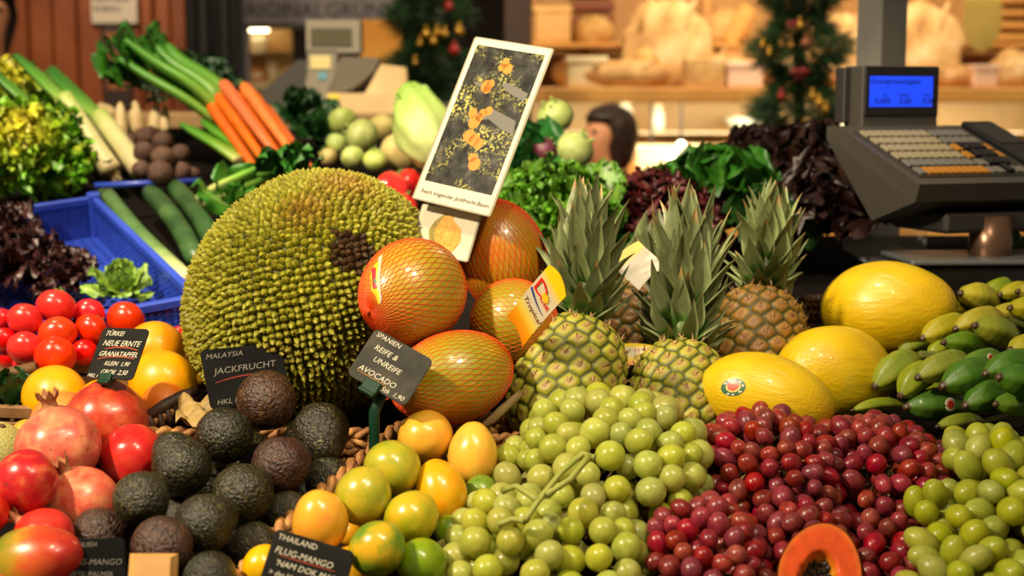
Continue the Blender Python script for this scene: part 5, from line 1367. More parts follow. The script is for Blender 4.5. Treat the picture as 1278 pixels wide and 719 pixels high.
koh = [(428, 152, 19, .07, KOH, 'pale green kohlrabi highest behind the carrots'), (452, 170, 22, .075, KOH, 'large pale green kohlrabi in the middle of its pile'), (420, 180, 14, .05, KOH, 'pale green kohlrabi next to the dark leaves'), (440, 196, 15, .06, KOH, 'pale kohlrabi lowest, seen over the jackfruit'), (468, 200, 15, .06, KOH, 'pale green kohlrabi lowest, beside the beige turnip'), (478, 160, 18, .05, KOHB, 'beige turnip behind the large kohlrabi'), (502, 190, 27, .06, KOHB, 'biggest beige turnip, half hidden by the jackfruit'), (410, 196, 12, .03, KOHB, 'small orange beige turnip beside the carrots'),
       (693, 146, 23, .12, KOH, 'upper pale green kohlrabi beside the tall laminated picture'), (718, 187, 24, .11, KOH, 'lower pale green kohlrabi in front of the person'), (681, 188, 18, .09, KOHP, 'purple kohlrabi beside the tall laminated picture'), (640, 160, 22, .07, KOH, 'kohlrabi hidden almost entirely by the tall laminated picture'), (575, 140, 18, .07, KOH, 'green kohlrabi next to the pointed cabbage, behind the tall laminated picture')]
koh = [k for k in koh if 'hidden almost' not in k[5]]
its = [dict(px=a[0], py=a[1], r=a[2] * .97, Y=YH(a[1], a[3]), d=a) for a in koh]; settle(its)
for k, d in enumerate(its):
    a = d['d']; s = a[2] * U(a[1], d['Y']); o = link('kohlrabi' if a[4] is not KOHB else 'turnip', KM, None, axisM(P(a[0], a[1], d['Y']), W3(rng.normal(0, .6), .6, rng.uniform(-.6, .6)), k, (s,) * 3), a[4]); link('leaf_stumps', KTOP, o)
    tag(o, a[5], 'kohlrabi' if a[4] is not KOHB else 'turnip', 'kohlrabi and turnips')
lettuce('broccoli_greens', PH(655, 212, .05), .10, W3(-.1, .7, .4), 14, (40, 110, 40), (24, 84, 28), .06, 3, 'green leaves below the purple kohlrabi', 78, cat='greens', W=.4)
# pointed cabbages
CABM = vmat('cabbage_leaf', 0.42, 0.2, 60, 0.004, 0.25, 14)
def cabbage(px0, py0, px1, py1, h, r, label, seed):
    p = PH(px0, py0, h); q = P(px1, py1, p.y + .12); d = q - p; L = d.length; rg = np.random.default_rng(seed)
    b = B(); V, Fs = sphere(36, 26); V = V.copy(); z = V[:, 2]; a = np.arctan2(V[:, 1], V[:, 0])
    V[:, :2] *= (1 - .32 * np.clip(z, -.2, 1))[:, None] * (1 + .05 * np.cos(7 * a + 3 * z))[:, None]; V = lump(V, .05, 2.2, seed)
    cc = [lin(np.array((196, 204, 132)) * (1 - t) + np.array((136, 178, 70)) * t) for t in np.clip((z + 1) / 2 + rg.normal(0, .06, len(z)), 0, 1)]
    b.add(V, Fs, cc); o = link('pointed_cabbage', b.mesh('pointed_cabbage', CABM, True), None, axisM((p + q) / 2, d.normalized(), seed, (r, r, L / 2)))
    b = B()
    for k in range(4):
        leaf_patch(b, Vector((0, 0, -.95)), Vector((.5 * math.cos(k * 1.6), .5 * math.sin(k * 1.6), 1)), Vector((-math.cos(k * 1.6), -math.sin(k * 1.6), .3)), 1.7, .6, .18, .05, 3, (200, 206, 150), (130, 176, 64), rg, 10, 10, (222, 222, 176))
    link('outer_leaf', b.mesh('outer_leaf', CABM, True), o); return tag(o, label, 'cabbage', 'pointed cabbages')
cabbage(545, 205, 508, 104, .075, .056, 'pale green pointed cabbage standing beside the tall laminated picture', 3)
cabbage(575, 200, 560, 150, .05, .06, 'pointed cabbage mostly behind the tall laminated picture', 4)
# red peppers behind the jackfruit
PEP = fmat('pepper_red', [(0.3, (196, 22, 24)), (0.7, (214, 44, 40))], 1.5, 0.16, coat=.5)
V, Fs = sphere(36, 24); V = V.copy(); a = np.arctan2(V[:, 1], V[:, 0]); V[:, :2] *= (1 + .08 * np.cos(4 * a))[:, None]; V[:, 2] *= 1.1; PM = mesh_np('bell_pepper', V, Fs, PEP)
bb = B(); bb.tube([(0, 0, 1.0), (.04, 0, 1.2), (.12, 0, 1.4)], [.16, .1, .08], 8); PST = bb.mesh('stem', TST_M, True)
for px, py, r, h, lb in ((487, 240, 24, .035, 'red bell pepper showing over the jackfruit'), (508, 232, 20, .03, 'red bell pepper beside the tall laminated picture, above the small one'), (500, 262, 20, .03, 'red bell pepper lowest, between jackfruit and small laminated picture')):
    Y = YH(py, h); s = r * U(py, Y); o = link('bell_pepper', PM, None, axisM(P(px, py, Y), W3(.3, .8, -.3), px, (s,) * 3)); link('stem', PST, o); tag(o, lb, 'pepper', 'red peppers')
# cucumbers / zucchini and the white leek end
CUC = fmat('cucumber_skin', [(0.3, (26, 52, 26)), (0.55, (44, 76, 36)), (0.75, (82, 112, 62))], 14, 0.4, 0.3, 120, 0.003)
for x0, y0, x1, y1, r, h, lb in ((278, 330, 214, 230, 13.5, .045, 'thick dark cucumber running from the jackfruit up to the beetroots'), (246, 328, 184, 238, 13.5, .04, 'dark cucumber lying between the thick one and the green to white leek')):
    p = PH(x0, y0, h); q = PH(x1, y1, h); m = (p + q) / 2 + Vector((.015, 0, .012)); rr = r * U(y0, p.y)
    b = B(); pts = []
    for i in range(21): s = i / 20; pts.append(p * (1 - s) ** 2 + m * 2 * s * (1 - s) + q * s * s)
    b.tube(pts, [rr * min(1, (.25 + math.sqrt(max(0, 1 - (abs(2 * i / 20 - 1)) ** 6)))) for i in range(21)], 16); tag(b.obj('cucumber', CUC, None, None, True), lb, 'cucumber', 'cucumbers')
stalk('leek', [PH(234, 352, .03), PH(211, 330, .035), PH(168, 286, .035), PH(131, 238, .03)], [.017, .018, .017, .016, .014], [(0, (206, 196, 160)), (.2, (200, 200, 140)), (.42, (120, 152, 84)), (.6, (82, 120, 66)), (1, (96, 130, 76))], 'leek turning from green to white, lying along the rim of the blue crate', vmat('leek_mottled', .45, .2, 60, .001, .45, 30), 'leek', squash=.8)
lettuce('lambs_lettuce', PH(152, 362, .03), .05, W3(.1, .8, .5), 24, (150, 172, 70), (116, 156, 50), .05, 3, 'light green salad leaves in the front corner of the blue crate', 81, W=.28, cat='salad')
for px, py, h, R, s, lb in ((22, 338, .035, .075, 82, 'dark red brown salad leaves heaped in the blue crate, biggest clump'), (82, 352, .025, .06, 83, 'dark red brown salad leaves beside the light green salad'), (0, 296, .04, .07, 84, 'dark red brown salad leaves at the edge of the view, upper part of the heap'), (-30, 350, .035, .08, 85, 'dark red brown salad leaves cut by the edge of the view')):
    lettuce('red_salad', PH(px, py, h), R, W3(.1, .85, .4), 26, (84, 40, 28), (52, 22, 20), .08, 4, lb, s, W=.26, cat='salad', group='dark red salad')
lettuce('herb_leaves', PH(16, 508, .02), .05, W3(0, .9, .3), 10, (34, 80, 28), (20, 54, 18), .06, 3, 'dark green leaves between the tomato stick and the cantaloupe', 87, cat='greens', W=.4)

# ---- blue crate
BLU = fmat('crate_blue', [(0.3, (34, 58, 160)), (0.7, (46, 76, 190))], 8, 0.4, 0.05, 60, 0.002, coat=.1)
def blue_crate(Bc, depth, width, hgt, yaw, label):
    """Bc: right front rim corner"""
    R = Matrix.Rotation(math.atan(TS), 4, 'X') @ Matrix.Rotation(yaw, 4, 'Z'); M = Matrix.Translation(Bc) @ R
    root = empty('plastic_crate', Bc)
    def lat(lo, hi, axis_u, axis_v, nu, nv, name, th=.0016, bar=.45):
        b = B(); lo = Vector(lo); hi = Vector(hi)
        for a, n in ((axis_u, nu), (axis_v, nv)):
            st = (hi[a] - lo[a]) / n
            for k in range(n):
                l = lo.copy(); h = hi.copy(); l[a] = lo[a] + (k + .5 - bar / 2) * st; h[a] = l[a] + st * bar; b.box(l, h, R)
        link(name, b.mesh(name, BLU), root)
    d, w, h = depth, width, hgt
    lat((-w, 0, -h), (0, d, -h + .003), 0, 1, 26, 30, 'floor_grid', bar=.45)
    lat((-.003, 0, -h), (0, d, 0), 1, 2, 30, 8, 'side_wall', bar=.55); lat((-w, 0, -h), (-w + .003, d, 0), 1, 2, 44, 12, 'side_wall', bar=.62)
    lat((-w, d - .003, -h), (0, d, 0), 0, 2, 38, 12, 'end_wall', bar=.62); lat((-w, 0, -h), (0, .003, 0), 0, 2, 38, 12, 'end_wall', bar=.62)
    b = B()
    for lo, hi in (((-.006, -.006, -.008), (.006, d + .006, .006)), ((-w - .006, -.006, -.008), (-w + .006, d + .006, .006)), ((-w, d - .006, -.008), (0, d + .006, .006)), ((-w, -.006, -.008), (0, .006, .006))): b.box(lo, hi, R, .002)
    for x in (0, -w):
        for y in (0, d): b.box((x - .011, y - .011, -h), (x + .011, y + .011, .012), R, .003)
    link('rim', b.mesh('rim', BLU), root)
    return tag(root, label, 'crate', 'blue plastic crates')
Bc = PH(246, 372, .066); blue_crate(Bc, .56, .42, .07, math.radians(30), 'blue plastic crate with a lattice bottom, dark salad inside')
Ec = PH(205, 236, .03)
b = B(); b.tube([P(118, 232, 2.60), P(250, 226, 2.66)], .006, 8); tag(b.obj('shelf_rail', BLU, None, None, True), 'blue rail along the shelf edge under the beetroots and leeks', 'rail')

# ---- the clear plastic box by the lettuces
t = NT('clear_plastic'); t.put(Base_Color=(.9, .92, .92, 1), Roughness=.08); tb = t.new('ShaderNodeBsdfTransparent'); mx = t.new('ShaderNodeMixShader'); mx.inputs[0].default_value = .12; t.link(tb.outputs[0], mx.inputs[1]); t.link(t.b.outputs[0], mx.inputs[2]); t.link(mx.outputs[0], t.out.inputs['Surface']); CLR = t.m
Mb = Matrix.Translation(PH(1102, 318, .0)) @ Matrix.Rotation(math.atan(TS), 4, 'X') @ Matrix.Rotation(.25, 4, 'Z')
b = B(); w, d, h = .098, .10, .055; th = .0012
b.box((-w / 2, -d / 2, 0), (w / 2, d / 2, th)); b.box((-w / 2, -d / 2, 0), (w / 2, -d / 2 + th, h)); b.box((-w / 2, d / 2 - th, 0), (w / 2, d / 2, h)); b.box((-w / 2, -d / 2, 0), (-w / 2 + th, d / 2, h)); b.box((w / 2 - th, -d / 2, 0), (w / 2, d / 2, h))
root = empty('plastic_box', Mb); link('tray', b.mesh('tray', CLR), root)
b = B(); b.box((-w / 2 - .003, -d / 2 - .003, h), (w / 2 + .003, d / 2 + .003, h + .0015), None, .0005); link('lid', b.mesh('lid', CLR), root)
tag(root, 'clear empty plastic box beside the dark lettuce under the scale', 'box')
# ================================================================== STALL, SCALE, SURROUNDINGS
tablem = fmat('stall_board', [(0.3, (12, 10, 8)), (0.7, (22, 17, 13))], 6, 0.95, 0.2, 40, 0.001, spec=.1)
root = empty('display_table', Vector((0, 2.2, 0)))
b = B()
def slope_slab(x0, x1, y0, y1, th=.05):
    V = [(x, y, ztab(y) - .022 - t) for t in (th, 0) for x, y in ((x0, y0), (x1, y0), (x1, y1), (x0, y1))]
    b.add(V, [(3, 2, 1, 0), (4, 5, 6, 7), (0, 1, 5, 4), (1, 2, 6, 5), (2, 3, 7, 6), (3, 0, 4, 7)])
slope_slab(-1.5, 1.25, 1.12, 2.55); slope_slab(-1.5, -.02, 2.55, 3.30); slope_slab(-.02, .16, 2.55, 3.02)
b.obj('board', tablem, root)
b = B(); b.box((-1.5, 1.12, .0), (1.25, 1.15, ztab(1.12))); b.obj('front_panel', fmat('stall_panel', [(0.3, (60, 40, 24)), (0.7, (84, 58, 34))], 6, 0.6), root)
for x, y in ((-1.45, 1.2), (1.2, 1.2), (-1.45, 3.2), (-.08, 3.2), (1.2, 2.48)):
    b = B(); b.box((x - .03, y - .03, 0), (x + .03, y + .03, ztab(y) - .072), None, .004); b.obj('leg', tablem, root)
tag(root, 'dark sloping market stall table under all the fruit and vegetables', 'table')

# ---- electronic scale
shell = plain('scale_grey', (66, 62, 57), 0.45); shelld = plain('scale_dark', (44, 42, 40), 0.5); shell_b = plain('scale_black', (20, 20, 21), 0.4); keyy = plain('key_amber', (160, 106, 28), 0.5); keyb = plain('key_beige', (138, 128, 100), 0.5); keyg = plain('key_grey', (100, 98, 92), 0.5); keyk = plain('key_black', (16, 16, 17), 0.4)
steel = plain('scale_steel', (120, 122, 124), 0.42, metal=.7); bronze = plain('scale_pillar', (120, 92, 74), 0.3, metal=.8)
YS = 2.02
FLp = P(1148, 230, YS); yaw = math.radians(19)
root = empty('shop_scale', Matrix.Translation(FLp) @ Matrix.Rotation(yaw, 4, 'Z'))
# local: x along the front edge, y away from the viewer, z up; the key panel rises to the back
W_, D_, tl = .285, .235, math.radians(19.5)
TP = Matrix.Rotation(tl, 4, 'X')
b = B(); dz = D_ * math.sin(tl); dy = D_ * math.cos(tl)
prof = [(0, 0), (dy, dz), (dy + .03, dz), (dy + .03, dz - .02), (.13, -.062), (.012, -.026)]        # side view (y, z), the hull tapers to the foot
V = [(x, y, z) for x in (0, W_) for y, z in prof]; n = len(prof)
V = [(x + (.008 if (x == 0 and i >= 4) else 0) - (.006 if (x == 0 and i == 5) else 0), y, z) for k, (x, y, z) in enumerate(V) for i in [k % n]]
b.add(V, [tuple(range(n)), tuple(range(n, 2 * n))[::-1]] + [(i, n + i, n + (i + 1) % n, (i + 1) % n) for i in range(n)])
link('housing', b.mesh('housing', shell), root)
b = B(); b.box((.012, .022, .0), (W_ - .070, D_ - .028, .0022), TP, .001); kp = link('keypad', b.mesh('keypad', shelld), root)
def keys(name, mat, x0, y0, nx, ny, kw, kd, sx, sy, hh=.0045):
    b = B()
    for i in range(nx):
        for j in range(ny): b.box((x0 + i * sx, y0 + j * sy, .002), (x0 + i * sx + kw, y0 + j * sy + kd, .002 + hh), TP, .0008)
    return link(name, b.mesh(name, mat), kp)
keys('beige_keys', keyb, .018, .088, 9, 4, .0112, .022, .0132, .030); keys('grey_keys', keyg, .018, .058, 9, 1, .0112, .022, .0132, .030); keys('amber_keys', keyy, .032, .028, 9, 1, .0112, .022, .0120, .030); keys('grey_keys', keyg, .018, .028, 1, 1, .0112, .022, .0132, .030)
keys('grey_keys', keyg, .142, .148, 5, 2, .011, .022, .0132, .030); keys('amber_keys', keyy, .142, .088, 1, 2, .011, .022, .0132, .030); keys('number_keys', keyk, .156, .058, 3, 3, .0115, .023, .0134, .030, .007); keys('number_keys', keyk, .1694, .028, 1, 1, .0115, .023, .0134, .030, .007); keys('amber_keys', keyy, .198, .088, 1, 2, .010, .022, .0134, .030); keys('grey_keys', keyg, .142, .028, 2, 2, .011, .020, .0132, .030); keys('grey_keys', keyg, .1834, .028, 2, 1, .011, .020, .0134, .030)
b = B(); b.box((W_ - .062, .01, .0), (W_ - .004, D_ - .004, .010), TP, .003); pr = link('printer', b.mesh('printer', shell_b), root)
b = B(); b.box((W_ - .056, .13, .010), (W_ - .012, D_ - .02, .0112), TP); link('printed_plate', b.mesh('printed_plate', shelld), pr); b = B(); b.box((W_ - .052, .05, .010), (W_ - .018, .054, .016), TP, .001); link('paper_slot', b.mesh('paper_slot', shelld), pr)
# display head
hx, hw, hh2, hd = .045, .140, .094, .052
b = B(); b.box((hx, dy + .002, dz - .01), (hx + hw, dy + .002 + hd, dz + hh2), None, .002); hd_o = link('display_head', b.mesh('display_head', shell), root)
b = B(); b.box((hx + .002, dy - .002, dz + .016), (hx + hw - .002, dy + .003, dz + hh2 - .001), None, .0015); bz = link('bezel', b.mesh('bezel', shell_b), root)
b = B(); b.box((hx - .012, dy + .036, dz + .004), (hx + .002, dy + .064, dz + hh2 - .002), None, .002); link('back_cover', b.mesh('back_cover', shelld), root)
sx0, sx1, sz0, sz1 = hx + .010, hx + hw - .014, dz + .030, dz + hh2 - .016
b = B(); b.box((sx0, dy - .0026, sz0), (sx1, dy - .0022, sz1)); scr = link('screen', b.mesh('screen', emitter('screen_blue', (20, 62, 226), 0.9)), root)
sw = sx1 - sx0
t = text_mesh([('Grundpreiseingabe', .001, sz1 - sz0 - .012, .012, 0, 0), ('kg', sw * .22, .0165, .006, 0, 0), ('EUR/kg', sw * .46, .0165, .006, 0, 0), ('EUR', sw * .86, .0165, .006, 0, 0), ('0,000', sw * .08, .005, .013, 0, 0), ('0,00', sw * .47, .005, .013, 0, 0), ('0,00', sw * .84, .005, .013, 0, 0)])
link('screen_text', t.mesh('screen_text', plain('screen_ink', (6, 10, 50), .5)), root, Matrix.Translation((sx0, dy - .0028, sz0)) @ Matrix.Rotation(PI / 2, 4, 'X'))
# bracket, pillar, base with the weighing tray
b = B(); b.box((.06, .02, -.075), (W_ - .02, .16, -.045), None, .006); link('bracket', b.mesh('bracket', shelld), root)
Mi = root.matrix_basis.inverted()
pc = Mi @ P(1236, 300, YS + .085)
pz0 = (Mi @ P(1236, 322, YS + .085)).z
b = B(); b.lathe([(.031, pz0 - .03), (.031, -.05)], 28, Matrix.Translation((pc.x, pc.y, 0))); link('pillar', b.mesh('pillar', bronze, True), root)
tc = Mi @ P(1138, 328, YS + .005)
b = B(); Rm = Matrix.Translation((tc.x, tc.y, tc.z)) @ Matrix.Rotation(-yaw + .05, 4, 'Z')
b.box((0, 0, -.006), (.40, .15, .003), Rm, .003); link('weighing_tray', b.mesh('weighing_tray', steel), root)
b = B(); b.box((.012, .012, -.050), (.385, .14, -.0065), Rm, .004); link('base', b.mesh('base', shell_b), root)
tag(root, 'dark grey shop scale with a blue lit screen and rows of keys', 'scale')

# ---- grey stall post
postm = fmat('post_grey', [(0.3, (98, 96, 92)), (0.7, (120, 118, 112))], 10, 0.5, 0.1, 60, 0.002)
pp = P(1097, 150, 2.62); u = U(150, 2.62)
b = B(); b.box((-.035, -.03, 0), (.035, .03, 2.7), None, .003)
o = link('stall_post', b.mesh('stall_post', postm), None, Matrix.Translation((pp.x, 2.62, 0)) @ Matrix.Rotation(math.radians(33), 4, 'Z')); 
b = B(); b.box((-.06, -.06, 0), (.06, .06, .012), None, .003); link('base_plate', b.mesh('base_plate', postm), o)
tag(o, 'square grey steel stall post rising behind the scale', 'post')

# ---- second scale on the far counter
YB = 3.95
cz = P(400, 140, YB).z
ctm = fmat('far_counter_top', [(0.3, (120, 92, 58)), (0.7, (150, 118, 76))], 5, 0.6)
root = empty('far_counter', Vector((-.6, YB, 0)))
b = B(); b.box((-1.15, YB - .33, cz - .04), (-.02, YB + .40, cz), None, .004); b.obj('counter_top', ctm, root)
b = B(); b.box((-1.13, YB - .30, 0), (-.05, YB + .38, cz - .04)); b.obj('counter_body', tablem, root)
tag(root, 'plain counter behind the vegetables carrying the far scale', 'counter')
s2 = plain('far_scale_grey', (128, 122, 106), 0.5); s2d = plain('far_scale_dark', (54, 52, 48), 0.5); s2w = plain('far_scale_window', (78, 76, 56), 0.3)
M2 = P(418, 100, YB); root = empty('shop_scale', M2); u = U(90, YB)
L = lambda x, y, d=0: Vector(((x - 418) * u, d, (100 - y) * u))
b = B()
def pan(pts, d0, d1, mat, name):
    b = B(); q = [L(x, y) for x, y in pts]; n = len(q); V = [v + Vector((0, d0, 0)) for v in q] + [v + Vector((0, d1, 0)) for v in q]
    b.add(V, [tuple(range(n)), tuple(range(n, 2 * n))[::-1]] + [(i, n + i, n + (i + 1) % n, (i + 1) % n) for i in range(n)]); return link(name, b.mesh(name, mat), root)
pan([(383, 26), (383, 66), (450, 66), (450, 26)], 0, .09, s2, 'display_head'); pan([(389, 36), (389, 58), (440, 58), (440, 36)], -.004, .002, s2w, 'window')
pan([(384, 64), (384, 92), (380, 108), (373, 122), (371, 140), (404, 140), (412, 122), (419, 100), (421, 64)], .0, .10, s2, 'column')
pan([(372, 74), (316, 122), (330, 140), (376, 140), (384, 100), (384, 76)], .02, .12, s2d, 'key_housing')
pan([(388, 70), (388, 86), (413, 86), (413, 70)], -.004, .002, plain('far_label_yellow', (206, 190, 130), .5), 'label')
pan([(398, 90), (398, 99), (408, 99), (408, 90)], -.004, .002, plain('far_label_blue', (90, 150, 170), .5), 'label')
b = B(); n = 14; V = []
for i in range(n + 1):
    t = i / n; a = -.2 + 1.75 * t; V += [L(478 - 62 * math.sin(a * .9) ** 1.0 if False else 480 - 66 * t, 73 + 38 * t ** 1.6, 0) + Vector((0, -.10 - .04 * t, 0)), L(480 - 66 * t, 73 + 38 * t ** 1.6, 0) + Vector((0, .14, 0))]
k = len(V); V += [v - Vector((0, 0, .008)) for v in V]
b.add(V, [(2 * i, 2 * i + 2, 2 * i + 3, 2 * i + 1) for i in range(n)] + [(k + 2 * i, k + 2 * i + 1, k + 2 * i + 3, k + 2 * i + 2) for i in range(n)]); 
pan([(432, 72), (478, 74), (470, 90), (452, 106), (436, 115), (412, 115), (420, 100), (424, 84)], -.09, .05, plain('far_scale_tray', (98, 92, 80), .35), 'tray')
tag(root, 'blurred grey shop scale with a curved tray on the far counter', 'scale')
# pale wooden box and boards on the far counter
pale = fmat('pale_board', [(0.3, (186, 160, 112)), (0.7, (212, 188, 140))], 8, 0.6)
root = empty('pale_wooden_box', P(440, 150, 3.75)); M2 = root.location; u = U(140, 3.75)
LL = lambda x, y: Vector(((x - 440) * u, 0, (150 - y) * u))
def pan2(pts, d0, d1, mat, name):
    b = B(); q = [LL(x, y) for x, y in pts]; n = len(q); V = [v + Vector((0, d0, 0)) for v in q] + [v + Vector((0, d1, 0)) for v in q]
    b.add(V, [tuple(range(n)), tuple(range(n, 2 * n))[::-1]] + [(i, n + i, n + (i + 1) % n, (i + 1) % n) for i in range(n)]); return link(name, b.mesh(name, mat), root)
pan2([(410, 116), (396, 150), (398, 158), (510, 158), (508, 118)], .0, .14, pale, 'front_board'); pan2([(474, 80), (452, 118), (508, 120), (505, 84)], .06, .10, pale, 'back_board'); pan2([(411, 118), (404, 134), (424, 134), (424, 118)], -.006, .002, plain('lemon_card', (222, 200, 70), .5), 'price_card')
tag(root, 'pale wooden display box behind the kohlrabi', 'box')
b = B(); og = P(476, 52, 5.0); u = U(52, 5.0); b.box((-.075, 0, -.075), (.075, .03, .075), None, .006); o = link('orange_board', b.mesh('orange_board', fmat('board_orange', [(0.3, (214, 134, 24)), (0.7, (226, 160, 50))], 6, .5)), None, Matrix.Translation(og))
b = B(); b.box((-.02, .005, -og.z), (.02, .025, -.07)); link('stand', b.mesh('stand', s2d), o); tag(o, 'plain orange yellow board beyond the far scale', 'board')

# ---- the room
def struct(o): o['kind'] = 'structure'; return o
dark_floor = fmat('floor_stone', [(0.3, (70, 60, 50)), (0.7, (96, 84, 70))], 2, 0.6)
b = B(); b.box((-7, -1.5, -.05), (7, 10.2, 0)); struct(link('floor', b.mesh('floor', dark_floor)))
b = B(); b.box((-7, 10, 0), (7, 10.2, 5)); struct(link('wall_back', b.mesh('wall_back', fmat('hall_wall_dark', [(0.3, (40, 32, 26)), (0.7, (56, 44, 36))], 2, 0.8))))
# wooden hut wall with upright boards
wood = fmat('hut_board', [(0.3, (104, 52, 22)), (0.5, (128, 66, 28)), (0.75, (146, 80, 36))], 3, 0.5, 0.15, 30, 0.004, jit=(.01, .25, .1))
YW = 5.4; u = U(60, YW); b = B(); seams = [-80, -50, -20, 10, 37, 67, 98, 130, 152, 176, 193, 214, 234]
bc = []
for k in range(len(seams) - 1):
    x0 = (seams[k] - CX) * u; x1 = (seams[k + 1] - CX) * u; b.box((x0 + .004, YW - .012 * (k % 2), 0), (x1 - .004, YW + .03, 2.4), None, .006)
b.box(((seams[0] - CX) * u, YW + .02, 0), ((234 - CX) * u, YW + .05, 2.4))
struct(link('wall_left', b.mesh('wall_left', wood)))
b = B(); x0 = (118 - CX) * u; x1 = (175 - CX) * u; zt = P(0, 30, YW).z; b.box((x0, YW - .03, zt), (x1, YW - .018, zt + .15), None, .002)
o = link('notice_sign', b.mesh('notice_sign', plain('notice_cream', (196, 180, 160), .6)), None)
b = B()
for k, (a_, c_) in enumerate(((.0, .11), (.0, .07))):
    z_ = .075 - .035 * k; xx = a_
    while xx < c_ + .02: ln = .008 + .006 * ((k * 7 + int(xx * 900)) % 3); b.box((xx, 0, z_), (xx + ln, .0006, z_ + .018)); xx += ln + .005
link('notice_lettering', b.mesh('notice_lettering', plain('notice_ink', (110, 98, 96), .6)), o, Matrix.Translation((x0 + .012, YW - .0306, zt + .005)))
tag(o, 'cream notice on the board wall, its writing too blurred to read', 'sign')
b = B(); b.box(((130 - CX) * u, YW - .03, zt - .33), ((165 - CX) * u, YW - .014, zt - .005), None, .002); o = link('picture_strip', b.mesh('picture_strip', plain('strip_dark', (48, 28, 20), .5)), None)
for k, (y0, y1, c) in enumerate(((40, 52, (150, 90, 44)), (62, 90, (140, 70, 60)), (98, 112, (156, 92, 44)))):
    b = B(); b.box(((135 - CX) * u, YW - .033, P(0, y1, YW).z), ((160 - CX) * u, YW - .029, P(0, y0, YW).z)); link('printed_picture', b.mesh('printed_picture', fmat('strip_picture_%s' % 'abc'[k], [(.3, [x * .7 for x in c]), (.7, c)], 30, .5)), o)
tag(o, 'narrow dark strip of small pictures on the board wall under the notice', 'picture')
# dark curtain
curt = fmat('curtain_black', [(0.3, (16, 15, 15)), (0.7, (32, 30, 29))], 4, 0.9, 0.2, 30, .01)
V = []; Fs = []; YC = 5.1; u = U(50, YC)
for i in range(41):
    x = (232 + 70 * i / 40 - CX) * u
    for j in range(7):
        z = 1.0 + 1.4 * j / 6; V.append((x + .012 * math.sin(i * .5) * (1 - j / 6), YC + .025 * math.sin(i * .85) + .01 * math.sin(i * 2.1), z))
for i in range(40):
    for j in range(6): a = i * 7 + j; Fs.append((a, a + 7, a + 8, a + 1))
k = len(V); V += [(x, y + .006, z) for x, y, z in V]; Fs += [tuple(k + q for q in f[::-1]) for f in Fs]
o = link('curtain', mesh_np('curtain', V, Fs, curt)); tag(o, 'dark hanging curtain at the end of the board wall', 'curtain')
b = B(); b.tube([((228 - CX) * u, YC, 2.42), ((305 - CX) * u, YC, 2.42)], .012, 10); link('rod', b.mesh('rod', s2d, True), o)
# dark fascia with lettering at the back
YF = 6.6; u = U(14, YF); fas = plain('fascia_grey', (124, 116, 118), .7)
b = B(); zb = P(0, 30, YF).z; b.box(((296 - CX) * u, YF, zb), ((560 - CX) * u, YF + .05, zb + .30), None, .004); o = link('shop_fascia', b.mesh('shop_fascia', fas))
for wd, xx in (('ORIGINAL', -.12), ('GRÜNER', .32)):
    t = text_mesh([(wd, xx, 0, .095, 0, 0)]); link('fascia_word', t.mesh('fascia_word', bpy.data.materials.get('fascia_letters') or plain('fascia_letters', (26, 24, 26), .7)), o, Matrix.Translation(((318 - CX) * u, YF - .002, zb + .03)) @ Matrix.Rotation(PI / 2, 4, 'X'))
b = B(); b.box(((296 - CX) * u, YF - .03, zb - .02), ((560 - CX) * u, YF + .05, zb), None, .003); link('edge', b.mesh('edge', s2d), o)
for x in (300, 556): b = B(); b.box(((x - CX) * u - .03, YF + .0, 0), ((x - CX) * u + .03, YF + .05, zb)); link('support', b.mesh('support', fas), o)
tag(o, 'dark shop fascia with blurred lettering beyond the far scale', 'fascia')
CREAMP = plain('packet_cream', (226, 206, 160), .5)
# lit cabinet behind it
b = B(); YL = 6.9; u = U(60, YL); root = empty('lit_cabinet', P(325, 60, YL))
b.box((-.13, 0, -.13), (.10, .25, .13), None, .004); b.obj('cabinet_back', plain('cabinet_cream', (226, 188, 120), .5), None).name; 
bpy.data.objects.remove(bpy.data.objects['cabinet_back'])
b = B(); b.box((-.13, .2, -.16), (.12, .24, .13)); link('back_panel', b.mesh('back_panel', plain('cabinet_cream_panel', (232, 190, 116), .5)), root)
b = B(); b.box((-.14, .0, -.2), (.13, .24, -.16), None, .003); link('cabinet_floor', b.mesh('cabinet_floor', pale), root); b = B(); b.box((-.14, .0, .13), (.13, .24, .15), None, .003); link('cabinet_top', b.mesh('cabinet_top', pale), root); b = B(); b.box((-.13, .02, -.03), (.12, .22, -.02)); link('shelf', b.mesh('shelf', pale), root)
b = B(); b.tube([(-.10, .03, .095), (.035, .03, .095)], .016, 10); link('lamp_tube', b.mesh('lamp_tube', emitter('tube_warm', (255, 232, 190), 9), True), root)
b = B(); b.box((-.05, .02, -1.6), (.05, .2, -.2)); link('pedestal', b.mesh('pedestal', s2d), root)
tag(root, 'bright lit cabinet with a lamp tube, far behind the celery', 'cabinet')

for k, (dx, dz, ww, hh_, c, lb) in enumerate(((-.10, -.16, .05, .09, (40, 50, 120), 'small dark blue packet in the lit cabinet'), (-.03, -.16, .06, .07, (206, 110, 40), 'small orange packet in the lit cabinet'), (.045, -.16, .05, .10, (200, 170, 110), 'small cream packet in the lit cabinet'), (-.02, -.02, .07, .08, (236, 226, 190), 'small white packet on the upper cabinet board'))):
    b = B(); b.box((-ww / 2, 0, 0), (ww / 2, .06, hh_), None, .004); o = link('packet', b.mesh('packet', plain('packet_%s' % 'abcd'[k], c, .5)), None, Matrix.Translation(P(325, 60, YL) + Vector((dx, .06, dz)))); bb = B(); bb.box((-ww / 2 + .006, -.002, hh_ * .3), (ww / 2 - .006, .001, hh_ * .7)); link('packet_print', bb.mesh('packet_print', CREAMP), o); tag(o, lb, 'packet', 'packets in the cabinet')
